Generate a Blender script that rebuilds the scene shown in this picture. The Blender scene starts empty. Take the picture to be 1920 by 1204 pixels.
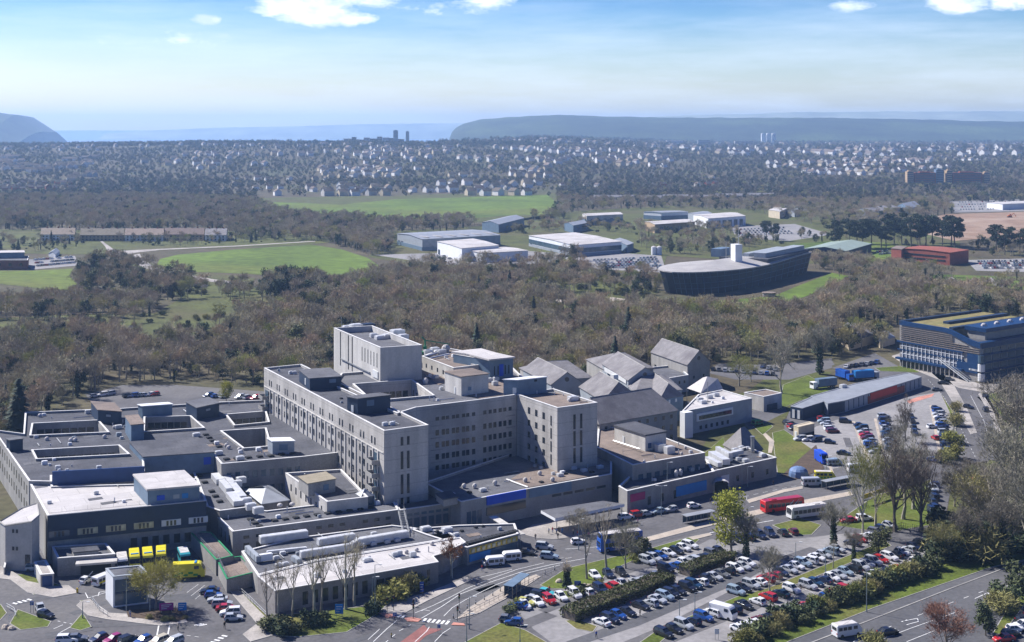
import bpy, math, random
from mathutils import Vector, Matrix, noise
from mathutils.geometry import tessellate_polygon
R = random.Random(11)
sc = bpy.context.scene
COL = sc.collection
F, CX, HZ, H = 2400.0, 960.0, 240.0, 112.0     # survey: focal length and horizon of the survey photo, camera height in metres
rad = math.radians

def P(x, y, z=0.0):
    k = (H - z) / (y - HZ)
    return Vector(((x - CX) * k, F * k, z))

# ------------------------------------------------------------------ materials
MATS = {}
def mat(name, col, rough=.85, var=.18, scale=.35, metal=0.0, streak=False, joint=0.0, stain=None, fine=0.0,
        bump=0.0, rnd=0.0, coat=0.0, spec=.3, trans=0.0, seam=0.0):
    m = bpy.data.materials.new(name); m.use_nodes = True
    nt = m.node_tree; N = nt.nodes; L = nt.links
    bs = N['Principled BSDF']
    bs.inputs['Roughness'].default_value = rough
    bs.inputs['Metallic'].default_value = metal
    bs.inputs['Specular IOR Level'].default_value = spec
    if coat: bs.inputs['Coat Weight'].default_value = coat; bs.inputs['Coat Roughness'].default_value = .08
    tc = N.new('ShaderNodeTexCoord')
    cur = None
    def mixc(a, b, fac, mode='MIX'):
        mx = N.new('ShaderNodeMix'); mx.data_type = 'RGBA'; mx.blend_type = mode
        for s, v in ((0, fac), (6, a), (7, b)):
            if hasattr(v, 'is_linked'): L.new(v, mx.inputs[s])
            elif s == 0: mx.inputs[0].default_value = v
            else: mx.inputs[s].default_value = (*v, 1)
        return mx.outputs[2]
    def nz(sc_, det=4, vec=None, rough_=.55):
        n = N.new('ShaderNodeTexNoise'); n.inputs['Scale'].default_value = sc_; n.inputs['Detail'].default_value = det
        n.inputs['Roughness'].default_value = rough_
        L.new(vec if vec else tc.outputs['Object'], n.inputs['Vector']); return n
    vec = None
    if streak:
        mp = N.new('ShaderNodeMapping'); mp.inputs['Scale'].default_value = (1, 1, .12)
        L.new(tc.outputs['Object'], mp.inputs['Vector']); vec = mp.outputs['Vector']
    lo = tuple(c * (1 - var) for c in col); hi = tuple(min(1, c * (1 + var)) for c in col)
    n1 = nz(scale, 5, vec)
    rp = N.new('ShaderNodeMapRange'); rp.inputs[1].default_value = .3; rp.inputs[2].default_value = .7
    L.new(n1.outputs['Fac'], rp.inputs[0])
    cur = mixc(lo, hi, rp.outputs[0])
    if stain:
        n2 = nz(scale * .23, 6)
        r2 = N.new('ShaderNodeMapRange'); r2.inputs[1].default_value = .48; r2.inputs[2].default_value = .68
        L.new(n2.outputs['Fac'], r2.inputs[0])
        cur = mixc(cur, stain, r2.outputs[0])
    if fine:
        n3 = nz(scale * 9, 3)
        r3 = N.new('ShaderNodeMapRange'); r3.inputs[1].default_value = .3; r3.inputs[2].default_value = .7
        r3.inputs[3].default_value = 1 - fine; r3.inputs[4].default_value = 1 + fine
        L.new(n3.outputs['Fac'], r3.inputs[0])
        cur = mixc(cur, r3.outputs[0], 1.0, 'MULTIPLY')
    if joint:
        sp = N.new('ShaderNodeSeparateXYZ'); L.new(tc.outputs['Object'], sp.inputs[0])
        md = N.new('ShaderNodeMath'); md.operation = 'PINGPONG'; md.inputs[1].default_value = joint / 2
        L.new(sp.outputs['Z'], md.inputs[0])
        lt = N.new('ShaderNodeMath'); lt.operation = 'LESS_THAN'; lt.inputs[1].default_value = .07
        L.new(md.outputs[0], lt.inputs[0])
        ml = N.new('ShaderNodeMath'); ml.operation = 'MULTIPLY'; ml.inputs[1].default_value = .45
        L.new(lt.outputs[0], ml.inputs[0])
        cur = mixc(cur, tuple(c * .3 for c in col), ml.outputs[0])
    if seam:
        mp2 = N.new('ShaderNodeMapping'); mp2.inputs['Rotation'].default_value = (0, 0, -math.radians(29)); L.new(tc.outputs['Object'], mp2.inputs['Vector'])
        br = N.new('ShaderNodeTexBrick'); br.inputs['Scale'].default_value = 1.0; br.inputs['Brick Width'].default_value = seam * 2.4; br.inputs['Row Height'].default_value = seam
        br.inputs['Mortar Size'].default_value = .07; br.inputs['Color1'].default_value = (1, 1, 1, 1); br.inputs['Color2'].default_value = (.80, .80, .82, 1); br.inputs['Mortar'].default_value = (.45, .45, .45, 1)
        L.new(mp2.outputs['Vector'], br.inputs['Vector']); cur = mixc(cur, br.outputs['Color'], .75, 'MULTIPLY')
    if rnd:
        oi = N.new('ShaderNodeObjectInfo')
        hs = N.new('ShaderNodeHueSaturation')
        a = N.new('ShaderNodeMapRange'); a.inputs[3].default_value = 1 - rnd; a.inputs[4].default_value = 1 + rnd
        L.new(oi.outputs['Random'], a.inputs[0]); L.new(a.outputs[0], hs.inputs['Value'])
        w = N.new('ShaderNodeMath'); w.operation = 'MULTIPLY'; w.inputs[1].default_value = 7.31
        L.new(oi.outputs['Random'], w.inputs[0])
        fr = N.new('ShaderNodeMath'); fr.operation = 'FRACT'; L.new(w.outputs[0], fr.inputs[0])
        b = N.new('ShaderNodeMapRange'); b.inputs[3].default_value = .5 - rnd * .03; b.inputs[4].default_value = .5 + rnd * .13
        L.new(fr.outputs[0], b.inputs[0]); L.new(b.outputs[0], hs.inputs['Hue'])
        L.new(cur, hs.inputs['Color']); cur = hs.outputs[0]
    L.new(cur, bs.inputs['Base Color'])
    if bump:
        bp = N.new('ShaderNodeBump'); bp.inputs['Strength'].default_value = bump; bp.inputs['Distance'].default_value = .3
        nb = nz(scale * 6, 4); L.new(nb.outputs['Fac'], bp.inputs['Height']); L.new(bp.outputs[0], bs.inputs['Normal'])
    if trans:
        ad = N.new('ShaderNodeMixShader'); ad.inputs[0].default_value = trans
        tl = N.new('ShaderNodeBsdfTranslucent'); L.new(cur, tl.inputs['Color'])
        L.new(bs.outputs[0], ad.inputs[1]); L.new(tl.outputs[0], ad.inputs[2])
        L.new(ad.outputs[0], N['Material Output'].inputs['Surface'])
    MATS[name] = m
    return m

def M(n): return MATS[n]
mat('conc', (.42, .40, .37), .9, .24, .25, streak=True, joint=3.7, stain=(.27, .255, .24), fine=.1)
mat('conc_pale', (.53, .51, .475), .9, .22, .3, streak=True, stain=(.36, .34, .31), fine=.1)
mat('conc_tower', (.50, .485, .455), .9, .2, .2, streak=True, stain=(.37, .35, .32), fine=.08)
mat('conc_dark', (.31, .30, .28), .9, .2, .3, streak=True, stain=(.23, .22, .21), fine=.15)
mat('brick_grey', (.25, .235, .225), .9, .18, .5, fine=.2, stain=(.18, .17, .165))
mat('brick_red', (.27, .085, .06), .9, .18, .5, fine=.2)
mat('brick_buff', (.40, .29, .18), .9, .18, .5, fine=.2)
mat('clad_navy', (.020, .038, .075), .55, .15, .4, fine=.1)
mat('clad_blue', (.13, .19, .26), .55, .15, .4, fine=.08)
mat('clad_grey', (.30, .33, .36), .6, .12, .4, fine=.08)
mat('clad_deep', (.015, .05, .16), .45, .12, .4)
mat('clad_white', (.72, .73, .74), .6, .06, .3)
mat('clad_cream', (.55, .47, .34), .7, .1, .3)
mat('render_white', (.78, .76, .72), .85, .1, .3)
mat('roof_dark', (.078, .08, .092), .95, .22, .22, stain=(.115, .115, .125), fine=.22, seam=3.2)
mat('roof_mid', (.12, .122, .134), .95, .2, .22, stain=(.16, .16, .165), fine=.2, seam=3.2)
mat('roof_brown', (.22, .175, .145), .95, .2, .3, stain=(.15, .125, .11), fine=.25, seam=7.0)
mat('roof_white', (.52, .495, .475), .85, .1, .3, stain=(.40, .375, .35), fine=.08, seam=5.0)
mat('roof_slate', (.20, .19, .19), .9, .18, .5, stain=(.13, .12, .125), fine=.22)
mat('roof_sedum', (.21, .175, .07), .95, .3, .3, stain=(.16, .17, .06), fine=.25)
mat('roof_metal', (.31, .325, .34), .5, .12, .3, fine=.06, metal=.2)
mat('roof_green', (.25, .31, .27), .6, .12, .3, fine=.08)
mat('roof_tile', (.15, .115, .095), .9, .25, .4, fine=.2, rnd=.35)
mat('roof_tile_far', (.17, .14, .125), .9, .25, .05)
mat('coping', (.62, .61, .59), .8, .12, .5)
mat('glass', (.025, .03, .038), .12, .3, .2, spec=.6)
mat('glass_blue', (.06, .10, .14), .15, .3, .2, spec=.6)
mat('glass_lit', (.42, .40, .27), .3, .35, .9)
mat('frame_white', (.62, .63, .62), .6, .06, .5)
mat('steel', (.33, .34, .35), .45, .15, .6, metal=.6)
mat('duct', (.58, .59, .60), .5, .15, .6, metal=.3, fine=.1)
mat('dark', (.02, .021, .024), .8, .2, .5)
mat('rubber', (.015, .015, .016), .85, .2, .9)
mat('hub', (.35, .35, .36), .4, .1, .9, metal=.6)
mat('pole', (.30, .35, .35), .5, .1, .5, metal=.4)
mat('asphalt', (.105, .102, .106), .95, .2, .09, stain=(.14, .135, .132), fine=.16)
mat('asphalt_dark', (.085, .086, .092), .95, .2, .1, stain=(.115, .113, .115), fine=.16)
mat('carpark', (.25, .24, .235), .95, .14, .07, stain=(.185, .18, .18), fine=.14)
mat('paving', (.36, .33, .30), .92, .18, .25, stain=(.22, .205, .19), fine=.18)
mat('kerb', (.38, .36, .33), .9, .15, .5)
mat('beige', (.42, .36, .29), .92, .14, .3, stain=(.33, .29, .25), fine=.14)
mat('paint', (.70, .70, .68), .8, .2, 1.5)
mat('paint_yellow', (.60, .45, .10), .8, .2, 1.5)
mat('red_tarmac', (.24, .10, .09), .95, .2, .3, fine=.15)
mat('pink_tarmac', (.48, .22, .17), .95, .2, .3, fine=.15)
mat('grass', (.082, .112, .012), .95, .32, .12, stain=(.14, .125, .035), fine=.3, bump=.4)
mat('field', (.092, .142, .014), .95, .32, .012, stain=(.12, .125, .02), fine=.28)
mat('rough_grass', (.075, .085, .018), .95, .35, .05, stain=(.085, .075, .03), fine=.3, bump=.4)
mat('earth', (.25, .165, .11), .95, .25, .06, stain=(.36, .27, .20), fine=.25)
mat('soil', (.085, .06, .042), .95, .25, .4, fine=.3)
mat('shingle', (.42, .33, .25), .95, .2, .8, fine=.3)
for n_, c_ in dict(white=(.72, .72, .72), silver=(.42, .44, .46), grey=(.14, .145, .15), black=(.014, .015, .018),
                   navy=(.012, .022, .06), blue=(.015, .07, .28), red=(.42, .016, .018), lightblue=(.27, .35, .42),
                   teal=(.016, .05, .10), turquoise=(.06, .42, .46), yellow=(.55, .52, .12), maroon=(.12, .012, .02), green=(.015, .035, .03),
                   magenta=(.30, .03, .12), bronze=(.16, .11, .07), cream=(.50, .46, .36), orange=(.55, .16, .03)).items():
    mat('car_' + n_, c_, .32, .04, .5, coat=.6, spec=.5)
mat('amb_yellow', (.72, .62, .03), .4, .05, .5, coat=.3)
mat('amb_green', (.05, .30, .04), .4, .05, .5)
mat('bus_blue', (.01, .09, .42), .35, .08, .5, coat=.4)
mat('bus_red', (.52, .012, .016), .35, .08, .5, coat=.4)
mat('sign_blue', (.02, .07, .30), .6, .1, .5)
mat('sign_azure', (.02, .20, .50), .6, .1, .5)
mat('banner_blue', (.012, .07, .50), .6, .1, .3)
mat('sign_magenta', (.32, .01, .20), .6, .1, .5)
mat('sign_pink', (.42, .03, .14), .6, .1, .5)
mat('sign_green', (.02, .22, .09), .6, .1, .5)
mat('sign_red', (.50, .04, .03), .6, .1, .5)
mat('sign_yellow', (.60, .42, .05), .6, .1, .5)
mat('lamp_red', (.4, .01, .01), .3, .1, .5)
mat('lamp_white', (.75, .75, .72), .2, .05, .5)
mat('skin', (.45, .28, .2), .7, .1, 2)
mat('hair', (.04, .028, .02), .7, .2, 4)
# foliage
mat('twig', (.38, .315, .225), .95, .3, .35, rnd=.26)
mat('twig_warm', (.38, .295, .195), .95, .3, .35, rnd=.24)
mat('twig_olive', (.33, .285, .125), .95, .3, .35, rnd=.28)
mat('bark', (.33, .29, .23), .95, .3, .8, rnd=.25)
mat('bark_dark', (.14, .115, .095), .95, .3, .8, rnd=.2)
mat('leaf_spring', (.22, .21, .055), .8, .35, .5, rnd=.3, trans=.2)
mat('leaf_fresh', (.30, .29, .04), .8, .35, .5, rnd=.2, trans=.2)
mat('leaf_gold', (.36, .25, .04), .8, .3, .5, rnd=.2, trans=.2)
mat('leaf_dark', (.05, .07, .032), .8, .4, .5, rnd=.3)
mat('leaf_mid', (.105, .115, .045), .8, .35, .5, rnd=.3)
mat('leaf_rust', (.20, .085, .035), .9, .3, .5, rnd=.2)
mat('leaf_pine', (.042, .06, .036), .8, .4, .5, rnd=.3)
mat('twig_grey', (.235, .21, .16), .95, .3, .35, rnd=.22)
mat('twig_fineolive', (.25, .22, .085), .95, .3, .35, rnd=.2)
mat('twig_brown', (.185, .145, .115), .95, .3, .35, rnd=.15)
mat('twig_gate', (.34, .30, .075), .95, .3, .35, rnd=.1)
mat('twig_red', (.25, .125, .09), .95, .3, .35, rnd=.12)
mat('roof_tan', (.27, .235, .17), .9, .15, .4, fine=.15)
mat('far_twig', (.15, .135, .10), .95, .3, .1, rnd=.3)
mat('far_twig_warm', (.17, .135, .095), .95, .3, .1, rnd=.3)
mat('far_leaf', (.075, .09, .04), .9, .3, .1, rnd=.3)
mat('far_dark', (.032, .05, .028), .9, .3, .1, rnd=.3)
mat('blossom', (.42, .38, .36), .9, .2, .5)

# ------------------------------------------------------------------ object helpers
ORG = {}
def tag(o, label=None, cat=None, group=None, kind=None):
    if label: o['label'] = label
    if cat: o['category'] = cat
    if group: o['group'] = group
    if kind: o['kind'] = kind
    return o
def thing(name, label, cat, loc=(0, 0, 0), rz=0.0, group=None):
    o = bpy.data.objects.new(name, None); COL.objects.link(o)
    o.location = loc; o.rotation_euler = (0, 0, rz); o.empty_display_size = .5
    ORG[o.name] = Vector(loc) if rz == 0 else Vector((0, 0, 0))
    return tag(o, label, cat, group)
def mesh_of(v, f, mi, mats, name, smooth=False):
    me = bpy.data.meshes.new(name)
    me.from_pydata(v, [], f)
    for m in mats: me.materials.append(M(m) if isinstance(m, str) else m)
    if len(mats) > 1: me.polygons.foreach_set('material_index', mi)
    if smooth: me.polygons.foreach_set('use_smooth', [True] * len(f))
    me.update(); return me
def link(name, me, parent=None, loc=(0, 0, 0), rz=0.0):
    o = bpy.data.objects.new(name, me); COL.objects.link(o)
    o.location = loc; o.rotation_euler = (0, 0, rz)
    if parent: o.parent = parent
    return o
class MB:
    def __init__(s): s.v = []; s.f = []; s.m = []
    def face(s, pts, mi=0):
        n = len(s.v); s.v += [tuple(p) for p in pts]; s.f.append(tuple(range(n, n + len(pts)))); s.m.append(mi)
    def walls(s, loop, z0, z1, mi=0):
        k = len(loop)
        for i in range(k):
            a, b = loop[i], loop[(i + 1) % k]
            s.face([(a[0], a[1], z0), (b[0], b[1], z0), (b[0], b[1], z1), (a[0], a[1], z1)], mi)
    def cap(s, loops, z, mi=0):
        fl = [Vector((p[0], p[1], 0)) for l in loops for p in l]
        tr = tessellate_polygon([[Vector((p[0], p[1], 0)) for p in l] for l in loops])
        n = len(s.v); s.v += [(p.x, p.y, z) for p in fl]
        for t in tr:
            a, b, c = (fl[i] for i in t)
            if (b - a).cross(c - a).z < 0: t = (t[0], t[2], t[1])
            s.f.append(tuple(n + i for i in t)); s.m.append(mi)
    def prism(s, loop, z0, z1, mi=0, mt=None, bottom=False):
        s.walls(loop, z0, z1, mi); s.cap([loop], z1, mi if mt is None else mt)
        if bottom: s.cap([loop], z0, mi)
    def box(s, c, size, rz=0.0, mi=0):
        ca, sa = math.cos(rz), math.sin(rz); hx, hy, hz = size[0] / 2, size[1] / 2, size[2] / 2
        l = [(c[0] + x * ca - y * sa, c[1] + x * sa + y * ca) for x, y in ((-hx, -hy), (hx, -hy), (hx, hy), (-hx, hy))]
        s.prism(l, c[2] - hz, c[2] + hz, mi, bottom=True)
    def bar(s, p0, p1, r0, r1=None, n=5, mi=0, capend=True):
        p0, p1 = Vector(p0), Vector(p1); r1 = r0 if r1 is None else r1
        d = p1 - p0
        if d.length < 1e-6: return
        d.normalize(); u = d.cross(Vector((0, 0, 1)) if abs(d.z) < .9 else Vector((1, 0, 0))).normalized(); w = d.cross(u)
        k = len(s.v)
        for p, r in ((p0, r0), (p1, r1)):
            for i in range(n):
                a = 2 * math.pi * i / n; s.v.append(tuple(p + (u * math.cos(a) + w * math.sin(a)) * r))
        for i in range(n):
            j = (i + 1) % n; s.f.append((k + i, k + j, k + n + j, k + n + i)); s.m.append(mi)
        if capend: s.f.append(tuple(range(k + n, k + 2 * n))); s.m.append(mi)
    def dome(s, c, rx, ry, rz_, nu=8, nv=3, mi=0):
        k = len(s.v)
        for j in range(nv):
            t = math.pi / 2 * j / nv
            for i in range(nu):
                a = 2 * math.pi * i / nu
                s.v.append((c[0] + rx * math.cos(t) * math.cos(a), c[1] + ry * math.cos(t) * math.sin(a), c[2] + rz_ * math.sin(t)))
        s.v.append((c[0], c[1], c[2] + rz_)); top = len(s.v) - 1
        for j in range(nv - 1):
            for i in range(nu):
                i2 = (i + 1) % nu
                s.f.append((k + j * nu + i, k + j * nu + i2, k + (j + 1) * nu + i2, k + (j + 1) * nu + i)); s.m.append(mi)
        for i in range(nu):
            s.f.append((k + (nv - 1) * nu + i, k + (nv - 1) * nu + (i + 1) % nu, top)); s.m.append(mi)
    def mesh(s, name, mats, smooth=False):
        if isinstance(mats, str): mats = [mats]
        return mesh_of(s.v, s.f, s.m, mats, name, smooth)
    def build(s, name, mats, parent=None, smooth=False, loc=None):
        """link as ONE mesh object; vertices were collected in world space"""
        if isinstance(mats, str): mats = [mats]
        if parent is not None: o0 = ORG.get(parent.name, Vector((0, 0, 0)))
        else: o0 = Vector(loc) if loc is not None else Vector((0, 0, 0))
        v = [(p[0] - o0[0], p[1] - o0[1], p[2] - o0[2]) for p in s.v]
        o = link(name, mesh_of(v, s.f, s.m, mats, name, smooth), parent, (0, 0, 0) if parent is not None else o0)
        ORG[o.name] = o0
        return o

def area2(l): return sum(l[i][0] * l[(i + 1) % len(l)][1] - l[(i + 1) % len(l)][0] * l[i][1] for i in range(len(l)))
def inset(l, d):
    """shift every edge to its left by d"""
    n = len(l); out = []
    for i in range(n):
        p, a, b = l[i], l[i - 1], l[(i + 1) % n]
        e1 = Vector((p[0] - a[0], p[1] - a[1])).normalized(); e2 = Vector((b[0] - p[0], b[1] - p[1])).normalized()
        n1 = Vector((-e1.y, e1.x)); n2 = Vector((-e2.y, e2.x))
        m = n1 + n2; q = max(.35, 1 + n1.dot(n2)); m = m / q
        out.append((p[0] + m.x * d, p[1] + m.y * d))
    return out
def W(pts, z):
    return [(P(p[0], p[1], z).xy if not isinstance(p, Vector) else p.xy) for p in pts]
def par3(a, b, c, z):
    A, B, C = P(*a, z), P(*b, z), P(*c, z)
    return [A, B, C, A + C - B]

WIN = {}
def wmesh(w, h, d, m):
    k = (round(w, 2), round(h, 2), d, m)
    if k not in WIN:
        b = MB(); b.box((0, 0, 0), (w, d, h)); WIN[k] = b.mesh('window', m)
    return WIN[k]
class Bld:
    def __init__(s, root, zt, zb, loops=()): s.root, s.zt, s.zb, s.n, s.over, s.loops = root, zt, zb, 0, {}, loops
    def at(s, p, z=None): return P(p[0], p[1], s.zt) if not isinstance(p, Vector) else p
    def snap(s, p):
        best, q = 1.2, p
        for l in s.loops:
            for i in range(len(l)):
                a, b = Vector(l[i]), Vector(l[(i + 1) % len(l)]); d = b - a; t = max(0, min(1, (p - a).dot(d) / d.length_squared)); r = a + d * t
                if (r - p).length < best: best, q = (r - p).length, r
        return q
    def wall_frame(s, a, b):
        A, B = s.snap(s.at(a).xy), s.snap(s.at(b).xy)
        d = (B - A); ln = d.length; d.normalize(); n = Vector((d.y, -d.x))
        if n.dot((A + B) / 2) > 0: n = -n
        return A, B, d, n, ln
    def win(s, a, b, rows, n, w, m='glass', m0=1.0, m1=1.0, pair=0, name='window', d=.16, skip=()):
        """rows of windows on the wall between two of its top corners; rows are (z0, z1)"""
        A, B, dv, nv, ln = s.wall_frame(a, b)
        ang = math.atan2(dv.y, dv.x)
        for ri, (z0, z1) in enumerate(rows):
            for i in range(n):
                if (ri, i) in skip: continue
                t = m0 + (ln - m0 - m1) * ((i + .5) / n)
                for off in ((-pair / 2, pair / 2) if pair else (0,)):
                    c = A + dv * (t + off) + nv * (d * .5 - .11)
                    if s.n < 96:
                        o = link(name, wmesh(w, z1 - z0, d, m), s.root, Vector((c.x, c.y, (z0 + z1) / 2)) - ORG[s.root.name], ang)
                        s.n += 1
                    else:
                        s.over.setdefault(m, MB()).box((c.x, c.y, (z0 + z1) / 2), (w, d, z1 - z0), ang)
        return s
    def strip(s, a, b, z0, z1, m, d=.2, m0=0, m1=0, name='panel', label=None):
        A, B, dv, nv, ln = s.wall_frame(a, b)
        c = A + dv * (m0 + (ln - m0 - m1) / 2) + nv * (d / 2 - .02)
        mb = MB(); mb.box((c.x, c.y, (z0 + z1) / 2), (ln - m0 - m1, d, z1 - z0), math.atan2(dv.y, dv.x))
        o = mb.build(name, m, s.root)
        if label: o['label'] = label
        return o
    def done(s):
        for m, mb in s.over.items():
            o = mb.build('windows', m, s.root); o['kind'] = 'stuff'
        s.over = {}
    def plant(s, tri, zt, zb, wall='clad_navy', roof='roof_mid', name='plant_room', over=.25, lid=.25, signs=(), door=None):
        """a roof-top box, given by three corners of its roof"""
        l = W(par3(*tri, zt), zt) if len(tri) == 3 else W(tri, zt)
        if area2(l) < 0: l = l[::-1]
        b = MB(); b.walls(l, zb, zt - lid); o = b.build(name, wall, s.root)
        r = MB(); r.prism(inset(l, -over), zt - lid, zt, 0, bottom=True); r.build('roof', roof, o)
        for (i, t, z, w, h, m) in signs:
            a, c = l[i], l[(i + 1) % len(l)]
            d = Vector((c[0] - a[0], c[1] - a[1])); ln = d.length; d.normalize()
            q = Vector(a) + d * ln * t + Vector((d.y, -d.x)) * .05
            g = MB(); g.box((q.x, q.y, z), (w, .14, h), math.atan2(d.y, d.x)); g.build('door' if h > 1.7 else 'louvre', m, o)
        return o
    def vents(s, pts, z, kind='dark', size=1.1, h=.35):
        for x, y in pts:
            c = P(x, y, z); b = MB()
            if kind == 'dome':
                b.bar((c.x, c.y, z), (c.x, c.y, z + h * .5), size * .42, n=8); b.dome((c.x, c.y, z + h * .5), size * .55, size * .55, h * .9, 8, 3)
                b.build('roof_vent', 'roof_white', s.root)
            elif kind == 'unit':
                b.box((c.x, c.y, z + h / 2), (size * 1.5, size, h), rad(29)); b.box((c.x, c.y, z + h + .06), (size * 1.1, size * .7, .12), rad(29))
                b.build('air_unit', 'duct', s.root)
            else:
                b.box((c.x, c.y, z + h / 2), (size, size, h), rad(29)); b.box((c.x, c.y, z + h + .04), (size * .8, size * .8, .08), rad(29))
                b.build('skylight', 'dark', s.root)

def building(name, label, cat, loops, zt, zb=0.0, wall='conc', roof='roof_dark', cop='coping', par=.7, group=None, copw=.45):
    L = [W(l, zt) for l in loops]
    L[0] = L[0] if area2(L[0]) > 0 else L[0][::-1]
    for i in range(1, len(L)): L[i] = L[i] if area2(L[i]) < 0 else L[i][::-1]
    n = len(L[0]); c = (sum(p[0] for p in L[0]) / n, sum(p[1] for p in L[0]) / n, zb)
    root = thing(name, label, cat, c, group=group)
    w = MB(); rf = MB(); cp = MB()
    ins = [inset(l, copw) for l in L]
    for l, q in zip(L, ins):
        w.walls(l, zb, zt); w.walls(q[::-1], zt - par, zt)
        o2 = inset(l, -.08); i2 = inset(q, .06); k = len(l)
        for i in range(k):
            j = (i + 1) % k
            cp.face([(*o2[i], zt + .1), (*o2[j], zt + .1), (*i2[j], zt + .1), (*i2[i], zt + .1)])
            cp.face([(*o2[i], zt - .05), (*o2[j], zt - .05), (*o2[j], zt + .1), (*o2[i], zt + .1)])
            cp.face([(*i2[i], zt - .05), (*i2[j], zt - .05), (*i2[j], zt + .1), (*i2[i], zt + .1)])
    rf.cap(ins, zt - par)
    w.build('wall', wall, root); rf.build('roof', roof, root); cp.build('parapet', cop, root)
    return Bld(root, zt, zb, L)

def gable(name, label, cat, tri, ze, zr, zb=0.0, wall='brick_grey', roof='roof_slate', hip=(0, 0), over=.4, group=None, ridge=True):
    """pitched roof; tri = three eave corners, first side = width (gable end), second = length"""
    A, B, C, D = par3(*tri, ze) if not isinstance(tri[0], Vector) else (tri[0], tri[1], tri[2], tri[0] + tri[2] - tri[1])
    c = (A + C) / 2; root = thing(name, label, cat, (c.x, c.y, zb), group=group)
    ln = (C - B).length; wd = (B - A).length; u = (C - B).normalized(); v = (B - A).normalized()
    r0 = (A + B) / 2 + u * hip[0]; r1 = (C + D) / 2 - u * hip[1]
    r0 = Vector((r0.x, r0.y, zr)); r1 = Vector((r1.x, r1.y, zr))
    w = MB(); l = [A.xy, B.xy, C.xy, D.xy]; w.walls(l, zb, ze)
    if hip[0] == 0: w.face([A, B, r0])
    if hip[1] == 0: w.face([C, D, r1])
    w.build('wall', wall, root)
    s = (zr - ze) / (wd / 2); dz = Vector((0, 0, over * s))
    e0 = -u * over; e1 = u * over
    a = A - v * over + e0 - dz; b = B + v * over + e0 - dz; cc = C + v * over + e1 - dz; d = D - v * over + e1 - dz
    q0 = r0 + (e0 if hip[0] == 0 else e0 * 0); q1 = r1 + (e1 if hip[1] == 0 else e1 * 0)
    up = Vector((0, 0, .22)); rf = MB()
    for t in (up, up * 0):
        rf.face([b + t, cc + t, q1 + t, q0 + t]); rf.face([d + t, a + t, q0 + t, q1 + t])
        if hip[0]: rf.face([a + t, b + t, q0 + t])
        if hip[1]: rf.face([cc + t, d + t, q1 + t])
    for p, q in ((b, cc), (d, a)): rf.face([p, q, q + up, p + up])
    for p, q, r, h in ((a, b, q0, hip[0]), (cc, d, q1, hip[1])):
        if h: rf.face([p, q, q + up, p + up])
        else: rf.face([p, r, r + up, p + up]); rf.face([r, q, q + up, r + up])
    rf.build('roof', roof, root)
    if ridge:
        rd = MB(); rd.bar(q0 + up, q1 + up, .16, n=4); rd.build('ridge', 'conc_dark', root)
    bl = Bld(root, ze, zb); bl.ends = (A, B, C, D); bl.rd = (r0, r1)
    return bl

def sheet(name, polys, z, m, kind='structure', label=None):
    b = MB()
    for p in polys: b.cap([[P(x, y).xy for x, y in p]], z)
    o = b.build(name, m); o['kind'] = kind
    return o
def raised(name, polys, z0, z1, m, edge='kerb', lip=.15):
    b = MB()
    for p in polys:
        l = [P(x, y).xy for x, y in p]; l = l if area2(l) > 0 else l[::-1]
        q = inset(l, lip); b.walls(l, z0, z1, 1); k = len(l)
        for i in range(k):
            j = (i + 1) % k; b.face([(*l[i], z1), (*l[j], z1), (*q[j], z1), (*q[i], z1)], 1)
        b.cap([q], z1 - .01, 0)
    o = b.build(name, [m, edge]); o['kind'] = 'structure'
    return o
def stripes(name, lines, z, m):
    """painted lines: (pixel polyline, width in m, dash, gap)"""
    b = MB()
    for pts, w, dash, gap in lines:
        q = [P(x, y).xy for x, y in pts]; acc = 0.0
        for a, c in zip(q, q[1:]):
            d = c - a; ln = d.length
            if ln < .01: continue
            d.normalize(); n = Vector((-d.y, d.x)) * w / 2
            segs = []
            if not dash: segs = [(0, ln)]
            else:
                t = -acc
                while t < ln:
                    s0, s1 = max(0, t), min(ln, t + dash)
                    if s1 > s0 + .05: segs.append((s0, s1))
                    t += dash + gap
                acc = (acc + ln) % (dash + gap)
            for s0, s1 in segs:
                p, r = a + d * s0, a + d * s1
                b.face([(*(p - n), z), (*(r - n), z), (*(r + n), z), (*(p + n), z)])
    o = b.build(name, m); o['kind'] = 'structure'
    return o
# ------------------------------------------------------------------ camera, sun, sky
cd = bpy.data.cameras.new('camera'); cam = bpy.data.objects.new('camera', cd); COL.objects.link(cam)
cam.location = (0, 0, H); cam.rotation_euler = (rad(90), 0, 0)
cd.sensor_width = 36; cd.lens = 36 * F / 1920; cd.shift_y = -(602 - HZ) / 1920
cd.clip_start = 1; cd.clip_end = 200000
sc.camera = cam

SUN_EL, SUN_TO = 43.5, Vector((-.86, .51))        # the sun stands ahead and to the left
to = Vector((SUN_TO.x * math.cos(rad(SUN_EL)), SUN_TO.y * math.cos(rad(SUN_EL)), math.sin(rad(SUN_EL)))).normalized()
ld = bpy.data.lights.new('sun', 'SUN'); ld.energy = 5.0; ld.use_shadow = True; ld.angle = rad(.5); ld.color = (1, .965, .93)
sun = bpy.data.objects.new('sun', ld); COL.objects.link(sun)
sun.rotation_euler = to.to_track_quat('Z', 'Y').to_euler()

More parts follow.
